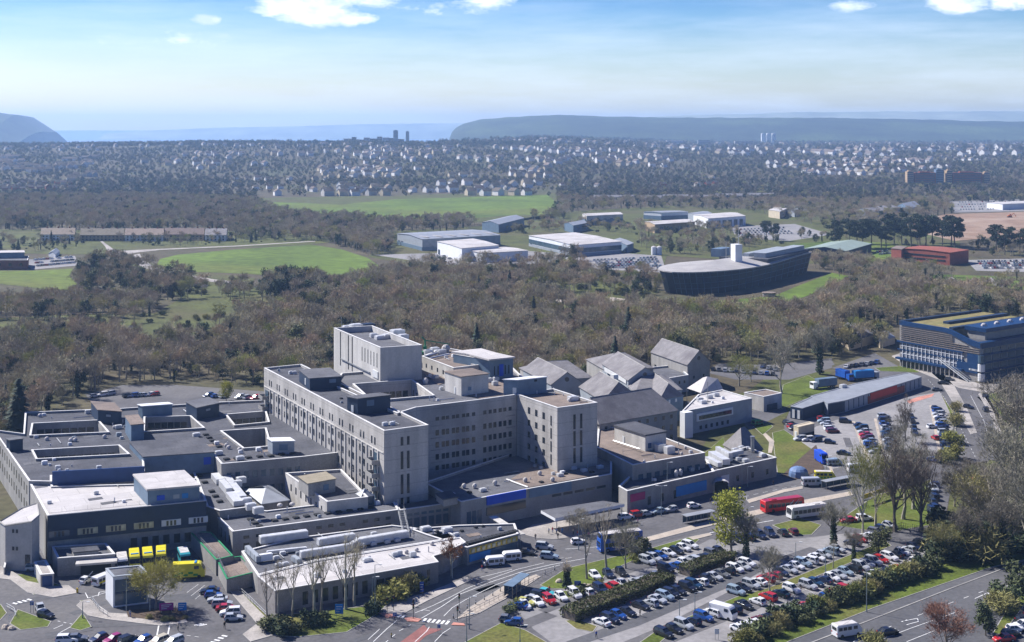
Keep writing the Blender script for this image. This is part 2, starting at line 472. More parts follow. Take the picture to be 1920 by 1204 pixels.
wd = bpy.data.worlds.new('World'); sc.world = wd; wd.use_nodes = True
nt = wd.node_tree; N = nt.nodes; L = nt.links
bg = N['Background']
sky = N.new('ShaderNodeTexSky'); sky.sky_type = 'NISHITA'; sky.sun_disc = False
sky.sun_elevation = rad(SUN_EL); sky.sun_rotation = math.atan2(SUN_TO.x, SUN_TO.y)
sky.altitude = 100; sky.air_density = 1.0; sky.dust_density = .6; sky.ozone_density = 1.6
geo = N.new('ShaderNodeTexCoord'); sep = N.new('ShaderNodeSeparateXYZ')
L.new(geo.outputs['Generated'], sep.inputs[0])
def mth(op, a, b=None, clamp=False):
    n = N.new('ShaderNodeMath'); n.operation = op; n.use_clamp = clamp
    for i, v in ((0, a), (1, b)):
        if v is None: continue
        if hasattr(v, 'is_linked'): L.new(v, n.inputs[i])
        else: n.inputs[i].default_value = v
    return n.outputs[0]
az = mth('ARCTAN2', sep.outputs['X'], sep.outputs['Y'])
el = mth('ARCSINE', sep.outputs['Z'])
# blue deepening with height: a clear spring sky, milky near the horizon
ramp = N.new('ShaderNodeValToRGB'); cr = ramp.color_ramp
L.new(mth('MULTIPLY', el, 1 / rad(30)), ramp.inputs[0])
cr.elements[0].position = 0; cr.elements[0].color = (1.42, 1.50, 1.58, 1)
cr.elements[1].position = 1; cr.elements[1].color = (.15, .34, 1.0, 1)
for p_, c_ in ((.06, (1.40, 1.44, 1.54, 1)), (.115, (1.12, 1.28, 1.52, 1)), (.165, (.66, 1.0, 1.46, 1)), (.195, (.48, .84, 1.40, 1)), (.26, (.17, .42, 1.10, 1))):
    e = cr.elements.new(p_); e.color = c_
mulc = N.new('ShaderNodeMix'); mulc.data_type = 'RGBA'; mulc.blend_type = 'MULTIPLY'; mulc.inputs[0].default_value = 1
L.new(sky.outputs[0], mulc.inputs[6]); L.new(ramp.outputs[0], mulc.inputs[7])
# clouds
cmb = N.new('ShaderNodeCombineXYZ'); L.new(az, cmb.inputs[0]); L.new(mth('MULTIPLY', el, 2.2), cmb.inputs[1])
def noise_(scale, det, w=0.0):
    n = N.new('ShaderNodeTexNoise'); n.inputs['Scale'].default_value = scale; n.inputs['Detail'].default_value = det
    n.inputs['Roughness'].default_value = .6
    mp = N.new('ShaderNodeMapping'); mp.inputs['Location'].default_value = (w, w * .7, w * .3)
    L.new(cmb.outputs[0], mp.inputs['Vector']); L.new(mp.outputs[0], n.inputs['Vector']); return n.outputs['Fac']
nb = noise_(34, 7, 1.3); nbl = noise_(70, 6, 4.1)
tot = None
for (u, v, a_, b_, k) in ((-9.0, 5.55, 2.6, .95, 1.0), (-8.2, 4.95, 2.6, .62, .95), (-10.6, 5.15, 1.5, .35, .6), (-6.2, 5.65, 1.6, .5, .8), (-2.6, 5.35, 3.2, .45, .5), (-1.0, 5.6, 1.6, .55, .6), (-13.5, 4.72, .8, .32, .75),
                          (14.9, 5.3, 1.3, .4, .55), (19.2, 5.5, 1.9, .85, .95), (21.7, 5.55, 2.1, .8, .95),
                          (-14.5, 3.9, 3.4, .5, .38), (-18.0, 3.7, 2.2, .35, .34)):
    du = mth('MULTIPLY', mth('SUBTRACT', az, rad(u)), 1 / rad(a_)); dv = mth('MULTIPLY', mth('SUBTRACT', el, rad(v)), 1 / rad(b_))
    d2 = mth('ADD', mth('MULTIPLY', du, du), mth('MULTIPLY', dv, dv))
    d = mth('MULTIPLY', mth('SUBTRACT', 1.0, d2, True), k * 1.5)
    tot = d if tot is None else mth('MAXIMUM', tot, d)
core = mth('MULTIPLY', mth('SUBTRACT', mth('ADD', mth('MULTIPLY', tot, .55), mth('MULTIPLY', nb, 1.5)), .98), 2.6, True)
core = mth('MULTIPLY', core, mth('MULTIPLY', tot, 4.0, True))
wis_map = N.new('ShaderNodeMapping'); wis_map.inputs['Scale'].default_value = (1, 3.4, 1); L.new(cmb.outputs[0], wis_map.inputs['Vector'])
wn = N.new('ShaderNodeTexNoise'); wn.inputs['Scale'].default_value = 5.5; wn.inputs['Detail'].default_value = 9; wn.inputs['Roughness'].default_value = .62
L.new(wis_map.outputs[0], wn.inputs['Vector'])
veil = mth('MULTIPLY', mth('SUBTRACT', wn.outputs['Fac'], .40), 1.9, True)
lowv = mth('SUBTRACT', 1.0, mth('MULTIPLY', el, 1 / rad(6.2)), True)
veil = mth('MULTIPLY', mth('MULTIPLY', veil, .9), mth('POWER', lowv, .38))
def scol(c, fac, base):
    mx = N.new('ShaderNodeMix'); mx.data_type = 'RGBA'; L.new(fac, mx.inputs[0]); L.new(base, mx.inputs[6])
    if hasattr(c, 'is_linked'): L.new(c, mx.inputs[7])
    else: mx.inputs[7].default_value = (*c, 1)
    return mx.outputs[2]
s1 = scol((11.4, 12.9, 15.2), veil, mulc.outputs[2])
shade = N.new('ShaderNodeMix'); shade.data_type = 'RGBA'; L.new(mth('MULTIPLY', mth('SUBTRACT', noise_(22, 5, 7.7), .40), 4.5, True), shade.inputs[0])
shade.inputs[6].default_value = (8.5, 10.4, 14.2, 1); shade.inputs[7].default_value = (16.5, 16.8, 17.4, 1)
s2 = scol(shade.outputs[2], mth('MULTIPLY', core, .93), s1)
L.new(s2, bg.inputs['Color']); bg.inputs['Strength'].default_value = .057

sc.view_settings.view_transform = 'Standard'; sc.view_settings.look = 'None'; sc.view_settings.gamma = 1.0
sc.view_settings.exposure = 0.76
sc.render.engine = 'CYCLES'
sc.cycles.max_bounces = 5; sc.cycles.diffuse_bounces = 2; sc.cycles.glossy_bounces = 2; sc.cycles.volume_bounces = 1
sc.cycles.transparent_max_bounces = 4; sc.cycles.caustics_reflective = False; sc.cycles.caustics_refractive = False
sc.cycles.use_denoising = True
try: sc.cycles.denoiser = 'OPENIMAGEDENOISE'
except Exception: pass

# ------------------------------------------------------------------ haze
hb = MB(); hb.box((0, 8200, 115), (36000, 17600, 330)); hz_ = hb.build('haze', [])
hm = bpy.data.materials.new('haze'); hm.use_nodes = True; hn = hm.node_tree
hn.nodes.remove(hn.nodes['Principled BSDF'])
pv = hn.nodes.new('ShaderNodeVolumePrincipled'); pv.inputs['Color'].default_value = (.40, .63, 1.0, 1); pv.inputs['Density'].default_value = .00008
pv.inputs['Anisotropy'].default_value = .2
hn.links.new(pv.outputs[0], hn.nodes['Material Output'].inputs['Volume'])
hz_.data.materials.append(hm); hz_['kind'] = 'stuff'

# ------------------------------------------------------------------ terrain
def sstep(a, b, x):
    t = max(0.0, min(1.0, (x - a) / (b - a))); return t * t * (3 - 2 * t)
def terr(X, Y):
    if Y < 2000: return 0.0
    px = X / Y * F + CX
    top = 58 - 30 * sstep(1000, 1350, px) - 12 * (1 - sstep(100, 420, px))
    z = top * sstep(2150, 4300, Y)
    right = sstep(800, 1000, px)
    z = z + (1 - right) * (-110 * sstep(4500, 6800, Y)) - right * 8 * sstep(5000, 9000, Y)
    n = noise.noise((X * .0011, Y * .0011, .3)) * 9 + noise.noise((X * .004, Y * .004, 2.3)) * 3
    return z + n * sstep(2100, 3300, Y) * (1 - .8 * sstep(4300, 6000, Y))
gm = MB(); cols, rows = 90, 110
for j in range(rows):
    Y = 60 * (10500 / 60) ** (j / (rows - 1))
    for i in range(cols):
        X = Y * (-.62 + 1.24 * i / (cols - 1)); gm.v.append((X, Y, terr(X, Y)))
for j in range(rows - 1):
    for i in range(cols - 1):
        a = j * cols + i; gm.f.append((a, a + 1, a + cols + 1, a + cols)); gm.m.append(0)
mat('wood_floor', (.078, .064, .036), .95, .3, .03, stain=(.066, .072, .024), fine=.3)
gnd = gm.build('ground', 'wood_floor', smooth=True); gnd['kind'] = 'structure'
sm = MB(); sm.face([(-60000, 1500, -24), (60000, 1500, -24), (60000, 70000, -24), (-60000, 70000, -24)])
mat('sea', (.20, .27, .33), .35, .1, .002, spec=.5)
o = sm.build('sea', 'sea'); o['kind'] = 'structure'

mat('hill_wood', (.028, .038, .017), .95, .45, .006, stain=(.075, .105, .03), fine=.5)
mat('hill_hazed', (.26, .29, .22), .95, .3, .003, stain=(.20, .24, .16))  # far ridges, paled in the base colour to stand for distance haze
def hills(name, prof, D, front, back, zb=-30, zb2=None, rough=4, m_='hill_wood'):
    b = MB(); n = 420; x0, x1 = prof[0][0], prof[-1][0]; ks = ((-front, 0), (-front * .72, .42), (-front * .4, .78), (-front * .15, .95), (0, 1.0), (back * .5, .95), (back, 0))
    for i in range(n):
        px = x0 + (x1 - x0) * i / (n - 1); y = prof[-1][1]
        for (xa, ya), (xb, yb) in zip(prof, prof[1:]):
            if xa <= px <= xb: y = ya + (yb - ya) * (px - xa) / (xb - xa); break
        zt = H + (HZ - y) / F * D
        zf = zb
        for dy, k in ks:
            X = (px - CX) / F * (D + dy * .55); Y = D + dy
            e = noise.noise((X * .0013, Y * .0013, D * .1)) * rough * (.3 + k) + noise.noise((X * .012, Y * .004, 3.1)) * rough * .45 if k else 0
            b.v.append((X, Y, zf + (zt - zf) * k + e))
    m = len(ks)
    for i in range(n - 1):
        for j in range(m - 1):
            a = i * m + j; b.f.append((a, a + m, a + m + 1, a + 1)); b.m.append(0)
    o = b.build(name, m_, smooth=True); o['kind'] = 'structure'
hills('hills', [(846, 262), (848, 246), (856, 238), (870, 231), (900, 224), (950, 220), (1050, 217), (1150, 219), (1300, 221), (1450, 222), (1560, 220), (1700, 224), (1800, 227), (2050, 231)], 8600, 1500, 1800, zb=0, rough=10)
hills('hills', [(-200, 213), (-40, 211), (0, 211), (14, 214), (30, 215), (42, 224), (64, 240), (76, 248)], 8800, 1200, 1500, zb=-30, rough=6)
hills('hills', [(200, 250), (300, 244), (360, 241), (420, 239), (480, 239), (560, 236), (700, 233), (850, 231), (1000, 228)], 16000, 700, 500, rough=6, m_='hill_hazed')
hills('hills', [(1100, 224), (1300, 216), (1420, 214), (1520, 211), (1700, 209), (1850, 208), (2200, 209)], 12400, 1500, 1500, rough=8, m_='hill_hazed')
es = MB()
es.face([(*(((x - CX) / F) * D, D), 29) for x, D in ((1500, 7600), (2100, 7400), (2100, 6200), (1690, 6600))])
es.face([(*(((x - CX) / F) * D, D), 29) for x, D in ((1330, 7300), (1480, 7300), (1440, 6900), (1310, 7000))])
mat('estuary', (.30, .36, .40), .3, .1, .003, spec=.5)
o = es.build('estuary', 'estuary'); o['kind'] = 'structure'

# ------------------------------------------------------------------ campus ground: tarmac, car parks, lawns, kerbs, paint
sheet('road', [[(-200, 1290), (-200, 1000), (80, 1010), (400, 940), (700, 960), (1000, 925), (1300, 880), (1452, 868), (1480, 845), (1470, 800), (1480, 770), (1560, 745), (1700, 712), (1740, 690), (1800, 690), (1835, 722), (1873, 815), (1880, 860), (1815, 870), (1785, 900), (1770, 990), (1700, 1025), (1560, 1100), (1420, 1190), (1330, 1290)]], .03, 'asphalt')
sheet('dual_carriageway', [[(1400, 1290), (1475, 1204), (1560, 1168), (1650, 1130), (1780, 1087), (1860, 1060), (2100, 985), (2100, 1290)]], .035, 'asphalt_dark')
# right-hand road past the blue building
sheet('road', [[(1560, 690), (1640, 662), (1690, 690), (1760, 700), (1790, 706), (1735, 722), (1640, 715)], [(1330, 700), (1345, 682), (1450, 684), (1560, 672), (1560, 690), (1480, 712), (1380, 712)],
               [(160, 740), (230, 722), (330, 722), (520, 736), (620, 770), (480, 800), (330, 770), (200, 790)]], .032, 'asphalt')
# car park surfaces
sheet('car_park', [[(965, 1140), (1010, 1115), (1120, 1093), (1240, 1058), (1330, 1012), (1450, 1010), (1500, 1010), (1590, 1000), (1670, 1000), (1655, 1020), (1570, 1045), (1450, 1095), (1370, 1108), (1240, 1175), (1170, 1204), (1120, 1235), (1040, 1210), (1000, 1180)],
                   [(1240, 1215), (1400, 1150), (1560, 1082), (1680, 1035), (1760, 1015), (1760, 1050), (1640, 1090), (1480, 1150), (1370, 1204), (1330, 1235)],
                   [(1475, 845), (1530, 800), (1700, 745), (1762, 735), (1790, 790), (1775, 850), (1730, 866), (1640, 862), (1560, 880)]], .05, 'carpark')
sheet('car_park', [[(330, 1090), (385, 1085), (470, 1160), (420, 1200), (330, 1150)]], .05, 'asphalt')
sheet('lane', [[(1082, 1212), (1200, 1173), (1405, 1085), (1460, 1052), (1452, 1046), (1400, 1068), (1190, 1158), (1060, 1204)]], .06, 'asphalt_dark')
raised('pavement', [[(-60, 1078), (20, 1088), (52, 1112), (100, 1121), (148, 1112), (128, 1098), (100, 1100), (50, 1090), (20, 1070), (-60, 1040)],
                    [(143, 1136), (152, 1128), (168, 1124), (205, 1150), (300, 1155), (345, 1155), (352, 1168), (300, 1174), (200, 1162), (165, 1155)],
                    [(420, 1096), (432, 1092), (500, 1160), (520, 1190), (470, 1204), (455, 1190), (482, 1170)],
                    [(712, 1150), (728, 1130), (800, 1112), (852, 1092), (876, 1082), (880, 1090), (800, 1128), (756, 1152), (728, 1160)],
                    [(1735, 690), (1760, 690), (1790, 725), (1815, 770), (1832, 812), (1820, 815), (1790, 760), (1760, 712)],
                    [(1690, 662), (1720, 680), (1800, 712), (1850, 722), (1925, 705), (1925, 728), (1850, 737), (1800, 728), (1705, 690), (1672, 668)],
                    [(1840, 735), (1862, 770), (1885, 830), (1878, 832), (1856, 776), (1834, 740)],
                    [(970, 1000), (1000, 985), (1060, 975), (1100, 985), (1090, 1005), (1040, 1012), (1010, 1010)]], 0, .14, 'paving')
raised('traffic_island', [[(855, 1162), (880, 1140), (950, 1096), (1005, 1078), (1014, 1082), (962, 1116), (900, 1150)],
                          [(1205, 1010), (1330, 977), (1475, 944), (1595, 922), (1600, 929), (1478, 953), (1335, 986), (1212, 1017)],
                          [(1400, 938), (1470, 918), (1505, 912), (1505, 917), (1470, 924), (1405, 944)],
                          [(1290, 1008), (1330, 1000), (1336, 1004), (1300, 1013)]], 0, .15, 'beige')
raised('lawn', [[(500, 1180), (520, 1155), (640, 1142), (726, 1134), (712, 1148), (690, 1163), (650, 1186), (560, 1195), (510, 1192)],
                [(425, 1100), (437, 1098), (506, 1158), (495, 1168)],
                [(850, 1240), (872, 1204), (940, 1168), (985, 1182), (1024, 1204), (1060, 1240)],
                [(1012, 1098), (1062, 1066), (1130, 1050), (1195, 1034), (1205, 1040), (1188, 1052), (1140, 1072), (1128, 1090), (1075, 1106), (1030, 1104)],
                [(1045, 1112), (1060, 1108), (1078, 1118), (1058, 1125)],
                [(1060, 1165), (1078, 1160), (1120, 1175), (1112, 1186), (1080, 1180)],
                [(1150, 1240), (1235, 1180), (1380, 1120), (1440, 1103), (1566, 1052), (1660, 1014), (1672, 1024), (1570, 1066), (1450, 1113), (1392, 1130), (1262, 1184), (1200, 1240)],
                [(1448, 985), (1500, 972), (1540, 985), (1522, 1003), (1488, 1005)], [(1200, 1050), (1215, 1030), (1290, 1008), (1312, 1012), (1300, 1022), (1215, 1052)],
                [(22, 1078), (48, 1077), (121, 1100), (108, 1110), (63, 1116), (45, 1104)],
                [(149, 1127), (164, 1125), (199, 1152), (177, 1152)], [(18, 1170), (33, 1143), (96, 1166), (90, 1176), (38, 1182)], [(-30, 1130), (2, 1134), (13, 1150), (0, 1164), (-30, 1160)],
                [(1318, 852), (1357, 820), (1362, 850), (1330, 866)], [(1448, 812), (1470, 806), (1522, 842), (1480, 888), (1458, 890), (1452, 850)],
                [(1462, 768), (1468, 722), (1515, 704), (1566, 733), (1500, 752)], [(1412, 800), (1440, 792), (1450, 800), (1430, 816)],
                [(1640, 690), (1700, 686), (1740, 694), (1720, 699), (1650, 696)], [(1765, 740), (1785, 770), (1795, 820), (1785, 860), (1760, 870), (1778, 850), (1792, 800)],
                [(1832, 745), (1850, 740), (1880, 790), (1925, 820), (1925, 740), (1870, 735)], [(1560, 985), (1640, 930), (1745, 900), (1745, 985), (1660, 1000)],
                [(155, 1150), (150, 1155), (130, 1178), (150, 1183), (172, 1176)]], 0, .12, 'grass')
raised('verge', [[(1340, 1240), (1382, 1196), (1480, 1152), (1640, 1093), (1762, 1050), (1800, 985), (2100, 830), (2100, 1010), (1860, 1064), (1640, 1140), (1478, 1204), (1420, 1240)],
                 [(1860, 1190), (1925, 1080), (2100, 1040), (2100, 1150), (1925, 1130), (1880, 1190)]], 0, .12, 'grass')
sheet('flower_bed', [[(236, 1145), (330, 1140), (352, 1160), (330, 1168), (240, 1158)], [(1500, 860), (1530, 835), (1545, 880), (1490, 900), (1465, 893)]], .16, 'soil')
sheet('path', [[(1430, 815), (1436, 813), (1452, 828), (1447, 850), (1440, 850), (1442, 830)], [(1000, 562), (1150, 558), (1180, 562), (1150, 566), (1000, 568)]], .15, 'beige')
sheet('lawn', [[(1300, 880), (1335, 800), (1345, 745), (1400, 735), (1462, 690), (1560, 698), (1500, 745), (1468, 790), (1478, 845), (1452, 868), (1400, 878)], [(1790, 742), (1800, 770), (1830, 860), (1930, 870), (1930, 990), (1770, 1000), (1786, 900), (1812, 872), (1850, 868), (1870, 850), (1850, 790)]], .028, 'rough_grass')
sheet('path', [[(1392, 790), (1402, 770), (1470, 760), (1476, 772), (1420, 800), (1405, 806)], [(1470, 700), (1480, 690), (1560, 676), (1565, 684), (1490, 706)]], .04, 'asphalt')
# red tarmac patches at the crossing
sheet('cycle_lane', [[(735, 1216), (795, 1172), (800, 1178), (830, 1180), (800, 1192), (772, 1216)]], .065, 'red_tarmac')
sheet('tactile_paving', [[(707, 1150), (738, 1152), (742, 1158), (726, 1160)], [(758, 1160), (772, 1158), (790, 1162), (784, 1167), (764, 1166)], [(850, 1168), (870, 1170), (872, 1174), (846, 1173)]], .155, 'pink_tarmac')
# white paint
zb_ = [([(793 + i * 8.6, 1166.5 + i * 1.0), (799 + i * 8.6, 1160 + i * 1.0)], .62, 0, 0) for i in range(6)] + [([(746 + i * 7, 1158 + i * 1.2), (752 + i * 7, 1153.5 + i * 1.2)], .6, 0, 0) for i in range(2)]
zb_ += [([(24 + i * 9, 1131 - i * 2.4), (32 + i * 9, 1133 - i * 2.4)], .6, 0, 0) for i in range(4)] + [([(395 + i * 7, 1204 - i * 4), (405 + i * 7, 1206 - i * 4)], .6, 0, 0) for i in range(4)]
zb_ += [([(364 + i * 5, 1173 + i * .6), (378 + i * 5, 1170 + i * .6)], .4, 0, 0) for i in range(3)]
stripes('road_markings', zb_ + [
    ([(740, 1153), (775, 1136), (800, 1124), (850, 1100), (880, 1088), (930, 1076), (960, 1068)], .16, 0, 0),
    ([(778, 1150), (812, 1136), (845, 1120), (875, 1104), (925, 1084), (970, 1068), (1020, 1056)], .16, 0, 0),
    ([(790, 1160), (828, 1138), (862, 1115), (920, 1092), (980, 1072), (1030, 1060), (1100, 1047)], .18, 0, 0),
    ([(832, 1156), (848, 1140), (875, 1124), (930, 1097), (985, 1076), (1050, 1060)], .16, 0, 0),
    ([(806, 1168), (830, 1166), (856, 1160)], .15, 1, 1), ([(806, 1146), (795, 1144), (790, 1146)], .15, 0, 0),
    ([(700, 1204), (725, 1180), (744, 1164)], .16, 0, 0), ([(722, 1206), (748, 1184), (770, 1172)], .16, 1.5, 2), ([(690, 1200), (712, 1180)], .14, 0, 0), ([(778, 1204), (800, 1184), (805, 1176)], .16, 0, 0), ([(815, 1204), (830, 1188), (845, 1178)], .16, 0, 0),
    ([(1060, 1048), (1120, 1036), (1200, 1019), (1300, 992), (1430, 962), (1560, 937)], .14, 2, 4),
    ([(985, 1042), (1030, 1050), (1060, 1046)], .14, 1, 1.5), ([(1060, 1030), (1110, 1027), (1130, 1024)], .14, 0, 0), ([(1330, 1000), (1400, 985), (1450, 976)], .3, 0, 0),
    ([(160, 1112), (165, 1122), (200, 1111)], .2, 0, 0), ([(184, 1118), (186, 1111), (200, 1109)], .2, 0, 0),
    ([(108, 1165), (150, 1174)], .18, .8, 1), ([(100, 1180), (118, 1172)], .18, 0, 0), ([(112, 1187), (132, 1176)], .18, 0, 0),
    ([(292, 1204), (298, 1172)], .3, 0, 0), ([(312, 1204), (318, 1174)], .3, 0, 0), ([(350, 1192), (380, 1196)], .14, 1, 1),
    ([(350, 1112), (372, 1096)], .1, 0, 0), ([(358, 1118), (384, 1098)], .1, 0, 0), ([(366, 1124), (390, 1104)], .1, 0, 0),
    ([(1400, 938), (1400, 933)], .1, 0, 0), ([(1395, 932), (1440, 922), (1500, 910)], .14, 2, 2),
    ([(1740, 712), (1770, 745), (1800, 800), (1830, 860)], .12, 2, 3), ([(1820, 742), (1845, 790), (1862, 850)], .12, 0, 0)], .075, 'paint')
stripes('road_markings', [([(1600, 1204), (1700, 1163), (1780, 1132), (1930, 1078)], .16, 2, 4), ([(1642, 1204), (1704, 1180), (1800, 1146)], .16, 0, 0), ([(1690, 1166), (1720, 1160), (1722, 1166), (1700, 1172)], .2, 0, 0),
                          ([(1828, 1123), (1852, 1112), (1856, 1116)], .2, 0, 0), ([(1872, 1106), (1895, 1097), (1898, 1101), (1876, 1109)], .2, 0, 0), ([(1880, 1141), (1930, 1122)], .16, 0, 0), ([(1700, 1204), (1760, 1180)], .16, 0, 0)], .08, 'paint')
stripes('kerb', [([(1520, 1206), (1640, 1160), (1780, 1105), (1925, 1050), (2000, 1020)], .35, 0, 0)], .12, 'conc_dark')
bays = []
for (a, b_, n, dx, dy) in (((1515, 1108), (1725, 1032), 26, 12, 5), ((1130, 1176), (1400, 1066), 21, 10, 4.2)):
    for i in range(n + 1):
        t = i / n; x = a[0] + (b_[0] - a[0]) * t; y = a[1] + (b_[1] - a[1]) * t
        bays.append(([(x - dx, y - dy), (x + dx, y + dy)], .09, 0, 0))
stripes('bay_markings', bays, .085, 'paint')
stripes('bay_markings', [([(1600, 790), (1628, 862)], 1.3, 0, 0), ([(1641, 785), (1655, 850)], 1.0, 0, 0), ([(1745, 760), (1762, 850)], 1.0, 0, 0), ([(1545, 845), (1562, 890)], .9, 0, 0)], .07, 'beige')
sheet('road_patch', [[(1700, 752), (1720, 745), (1752, 738), (1748, 744), (1722, 752), (1705, 757)]], .08, 'pink_tarmac')

pr_ = random.Random(5)
def patch(x, y, l, w, a):
    p = P(x, y).xy; u = Vector((math.cos(a), math.sin(a))); v = Vector((-u.y, u.x)); return [p + u * l + v * w, p - u * l + v * w, p - u * l - v * w, p + u * l - v * w]
b = MB()
for (x, y, l, w, a) in ((130, 1185, 5, 1.6, .5), (230, 1172, 8, 1, .1), (60, 1125, 4, 1.4, .6), (400, 1120, 5, 1.5, -.9), (880, 1115, 9, 1.2, .75), (930, 1098, 6, 1.6, .75), (1010, 1068, 7, 1.2, .7), (1150, 1040, 8, 1.5, .7), (1250, 1010, 10, 1.2, .7), (1400, 975, 9, 1.4, .7), (1360, 950, 8, 1.2, .7), (1080, 1025, 5, 2, .7), (700, 1190, 6, 1, .75), (1560, 940, 8, 1.3, .7), (1640, 900, 6, 1.6, .6), (1800, 760, 7, 1.2, -1.0), (340, 1120, 4, 2, .2), (170, 1140, 5, 1, .9)):
    b.cap([patch(x, y, l, w, a)], .062)
o = b.build('road_patch', 'asphalt_dark'); o['kind'] = 'structure'
b = MB()
for (x, y, l, w, a) in ((1060, 1130, 8, 1.4, .8), (1300, 1180, 10, 1.2, .8), (1420, 1135, 9, 1.5, .8), (1560, 1075, 8, 1.4, .8), (1500, 1040, 7, 2, .7), (1690, 800, 5, 2.5, .1), (1590, 830, 7, 1.2, 1.4), (1000, 1165, 6, 2, .8)):
    b.cap([patch(x, y, l, w, a)], .064)
o = b.build('road_patch', 'asphalt'); o['kind'] = 'structure'
# ------------------------------------------------------------------ open ground beyond the hospital
sheet('field', [[(293, 497), (300, 486), (333, 478), (440, 468), (583, 459), (640, 468), (690, 484), (712, 500), (690, 512), (560, 520), (467, 514), (367, 510)],
                [(-40, 508), (60, 508), (137, 504), (130, 518), (147, 534), (140, 546), (83, 542), (-40, 528)],
                [(486, 378), (560, 381), (640, 384), (740, 374), (887, 370), (960, 367), (1027, 366), (1044, 381), (1034, 401), (940, 405), (853, 412), (760, 417), (640, 414), (590, 408)],
                [(1700, 520), (1760, 515), (1930, 520), (1930, 545), (1800, 535)], [(1480, 458), (1560, 452), (1660, 455), (1690, 462), (1650, 472), (1500, 470)],
                [(1585, 482), (1660, 470), (1680, 478), (1640, 492)], [(-40, 362), (40, 352), (95, 358), (60, 368), (-40, 378)],
                [(1262, 566), (1330, 566), (1450, 556), (1500, 535), (1560, 512), (1592, 518), (1540, 545), (1460, 575), (1380, 584), (1290, 580)]], .15, 'field')
sheet('rough_grass', [[(-60, 430), (200, 432), (430, 434), (560, 438), (640, 452), (590, 458), (300, 470), (190, 478), (-60, 474)], [(690, 482), (740, 434), (900, 424), (1050, 398), (1250, 386), (1500, 396), (1690, 428), (1800, 452), (1800, 480), (1660, 492), (1500, 495), (1250, 480), (1240, 515), (1000, 505), (820, 505)], [(470, 372), (1050, 360), (1060, 384), (1040, 410), (940, 416), (620, 424), (560, 404)],[(-60, 600), (140, 590), (290, 588), (340, 560), (300, 535), (360, 520), (470, 540), (620, 520), (650, 535), (560, 560), (430, 600), (380, 640), (300, 640), (150, 625), (-60, 632)],
                      [(1000, 548), (1120, 525), (1240, 545), (1180, 580), (1040, 578)], [(255, 484), (300, 500), (480, 522), (470, 530), (330, 520), (240, 500)]], .12, 'rough_grass')
sheet('road', [[(250, 478), (262, 476), (268, 488), (300, 505), (400, 524), (440, 528), (438, 532), (396, 529), (290, 511), (255, 495)], [(205, 478), (197, 462), (183, 448), (186, 448), (205, 462), (218, 471), (300, 467), (440, 461), (590, 452), (592, 453.2), (440, 462.6), (300, 469), (255, 474), (240, 479)]], .16, 'paving')
sheet('building_site', [[(1690, 425), (1770, 402), (1960, 396), (1960, 452), (1860, 446), (1790, 452), (1740, 440)]], .14, 'earth')
sheet('car_park', [[(40, 488), (140, 480), (150, 498), (60, 506)], [(1100, 470), (1240, 480), (1250, 512), (1120, 505), (1040, 480)], [(1370, 425), (1490, 420), (1560, 440), (1480, 452), (1380, 446)], [(1810, 488), (1960, 484), (1960, 512), (1830, 508)], [(1780, 378), (1960, 372), (1960, 395), (1790, 399)], [(700, 478), (980, 470), (1080, 478), (1000, 500), (820, 496)]], .14, 'carpark')
# ------------------------------------------------------------------ hospital: tall ward blocks
ST = [(21.7, 23.8), (17.7, 19.6), (14.0, 15.9), (10.3, 12.2), (6.6, 8.5), (2.9, 4.8)]
wb = building('ward_block', 'tall grey concrete ward block with rows of paired slit windows and two navy roof rooms', 'hospital building',
              [par3((495, 690), (720, 808), (803, 797), 27)], 27)
wb.win((720, 808), (803, 797), [(22.2, 24.6), (15.5, 20.5), (8.5, 14), (3, 7.4)], 2, .8, m0=4.6, m1=5.4, d=.2)
wb.win((495, 690), (720, 808), [ST[0]], 12, .95, pair=2.3, m0=3, m1=3.5)
wb.win((495, 690), (720, 808), ST[1:], 12, 1.1, pair=2.9, d=.26, m0=3, m1=3.5)
A_, B_, dv, nv, ln = wb.wall_frame((495, 690), (720, 808))
fb = MB()
for i in range(12):                                     # concrete fins between the window pairs
    for o_ in (0.0, 3.7):
        t = 3 + (ln - 6.5) * ((i + .5) / 12) + o_; c = A_ + dv * t + nv * .14
        fb.box((c.x, c.y, 10.4), (.62, .3, 20.4), math.atan2(dv.y, dv.x))
for z in (20.7,): c = A_ + dv * ln / 2 + nv * .05; fb.box((c.x, c.y, z), (ln - 1, .3, .3), math.atan2(dv.y, dv.x))
fb.build('facade_fins', 'conc_pale', wb.root)
for t0 in (ln - 5.5, 3.2):                              # fire balconies at both ends
    for z in (17.0, 13.3, 9.6, 5.9):
        bb = MB(); c = A_ + dv * t0 + nv * 1.1
        bb.box((c.x, c.y, z), (4.6, 2.6, .25), math.atan2(dv.y, dv.x))
        c2 = A_ + dv * t0 + nv * 2.3; bb.box((c2.x, c2.y, z + .6), (4.6, .15, 1.0), math.atan2(dv.y, dv.x))
        for s in (-2.2, 2.2):
            c3 = A_ + dv * (t0 + s) + nv * 1.2; bb.box((c3.x, c3.y, z + .6), (.15, 2.2, 1.0), math.atan2(dv.y, dv.x))
        o = bb.build('balcony', 'conc_dark', wb.root)
        g = MB(); c4 = A_ + dv * (t0 + .4) + nv * .12; g.box((c4.x, c4.y, z + 1.5), (3.2, .2, 2.4), math.atan2(dv.y, dv.x)); g.build('glazing', 'glass_blue', o)
wb.plant([(561, 693), (581, 709), (640, 705)], 30.4, 26.3, 'clad_navy', 'roof_mid', signs=[(1, .72, 29, 2.2, 1.2, 'clad_blue'), (0, .6, 28.1, 1.0, 2.1, 'frame_white')])
wb.plant([(651, 743), (671, 747), (732, 740)], 31.2, 26.3, 'clad_navy', 'roof_mid', signs=[(1, .38, 29.4, 2.4, 1.7, 'clad_blue'), (0, .5, 27.7, 1.0, 2.2, 'frame_white')])
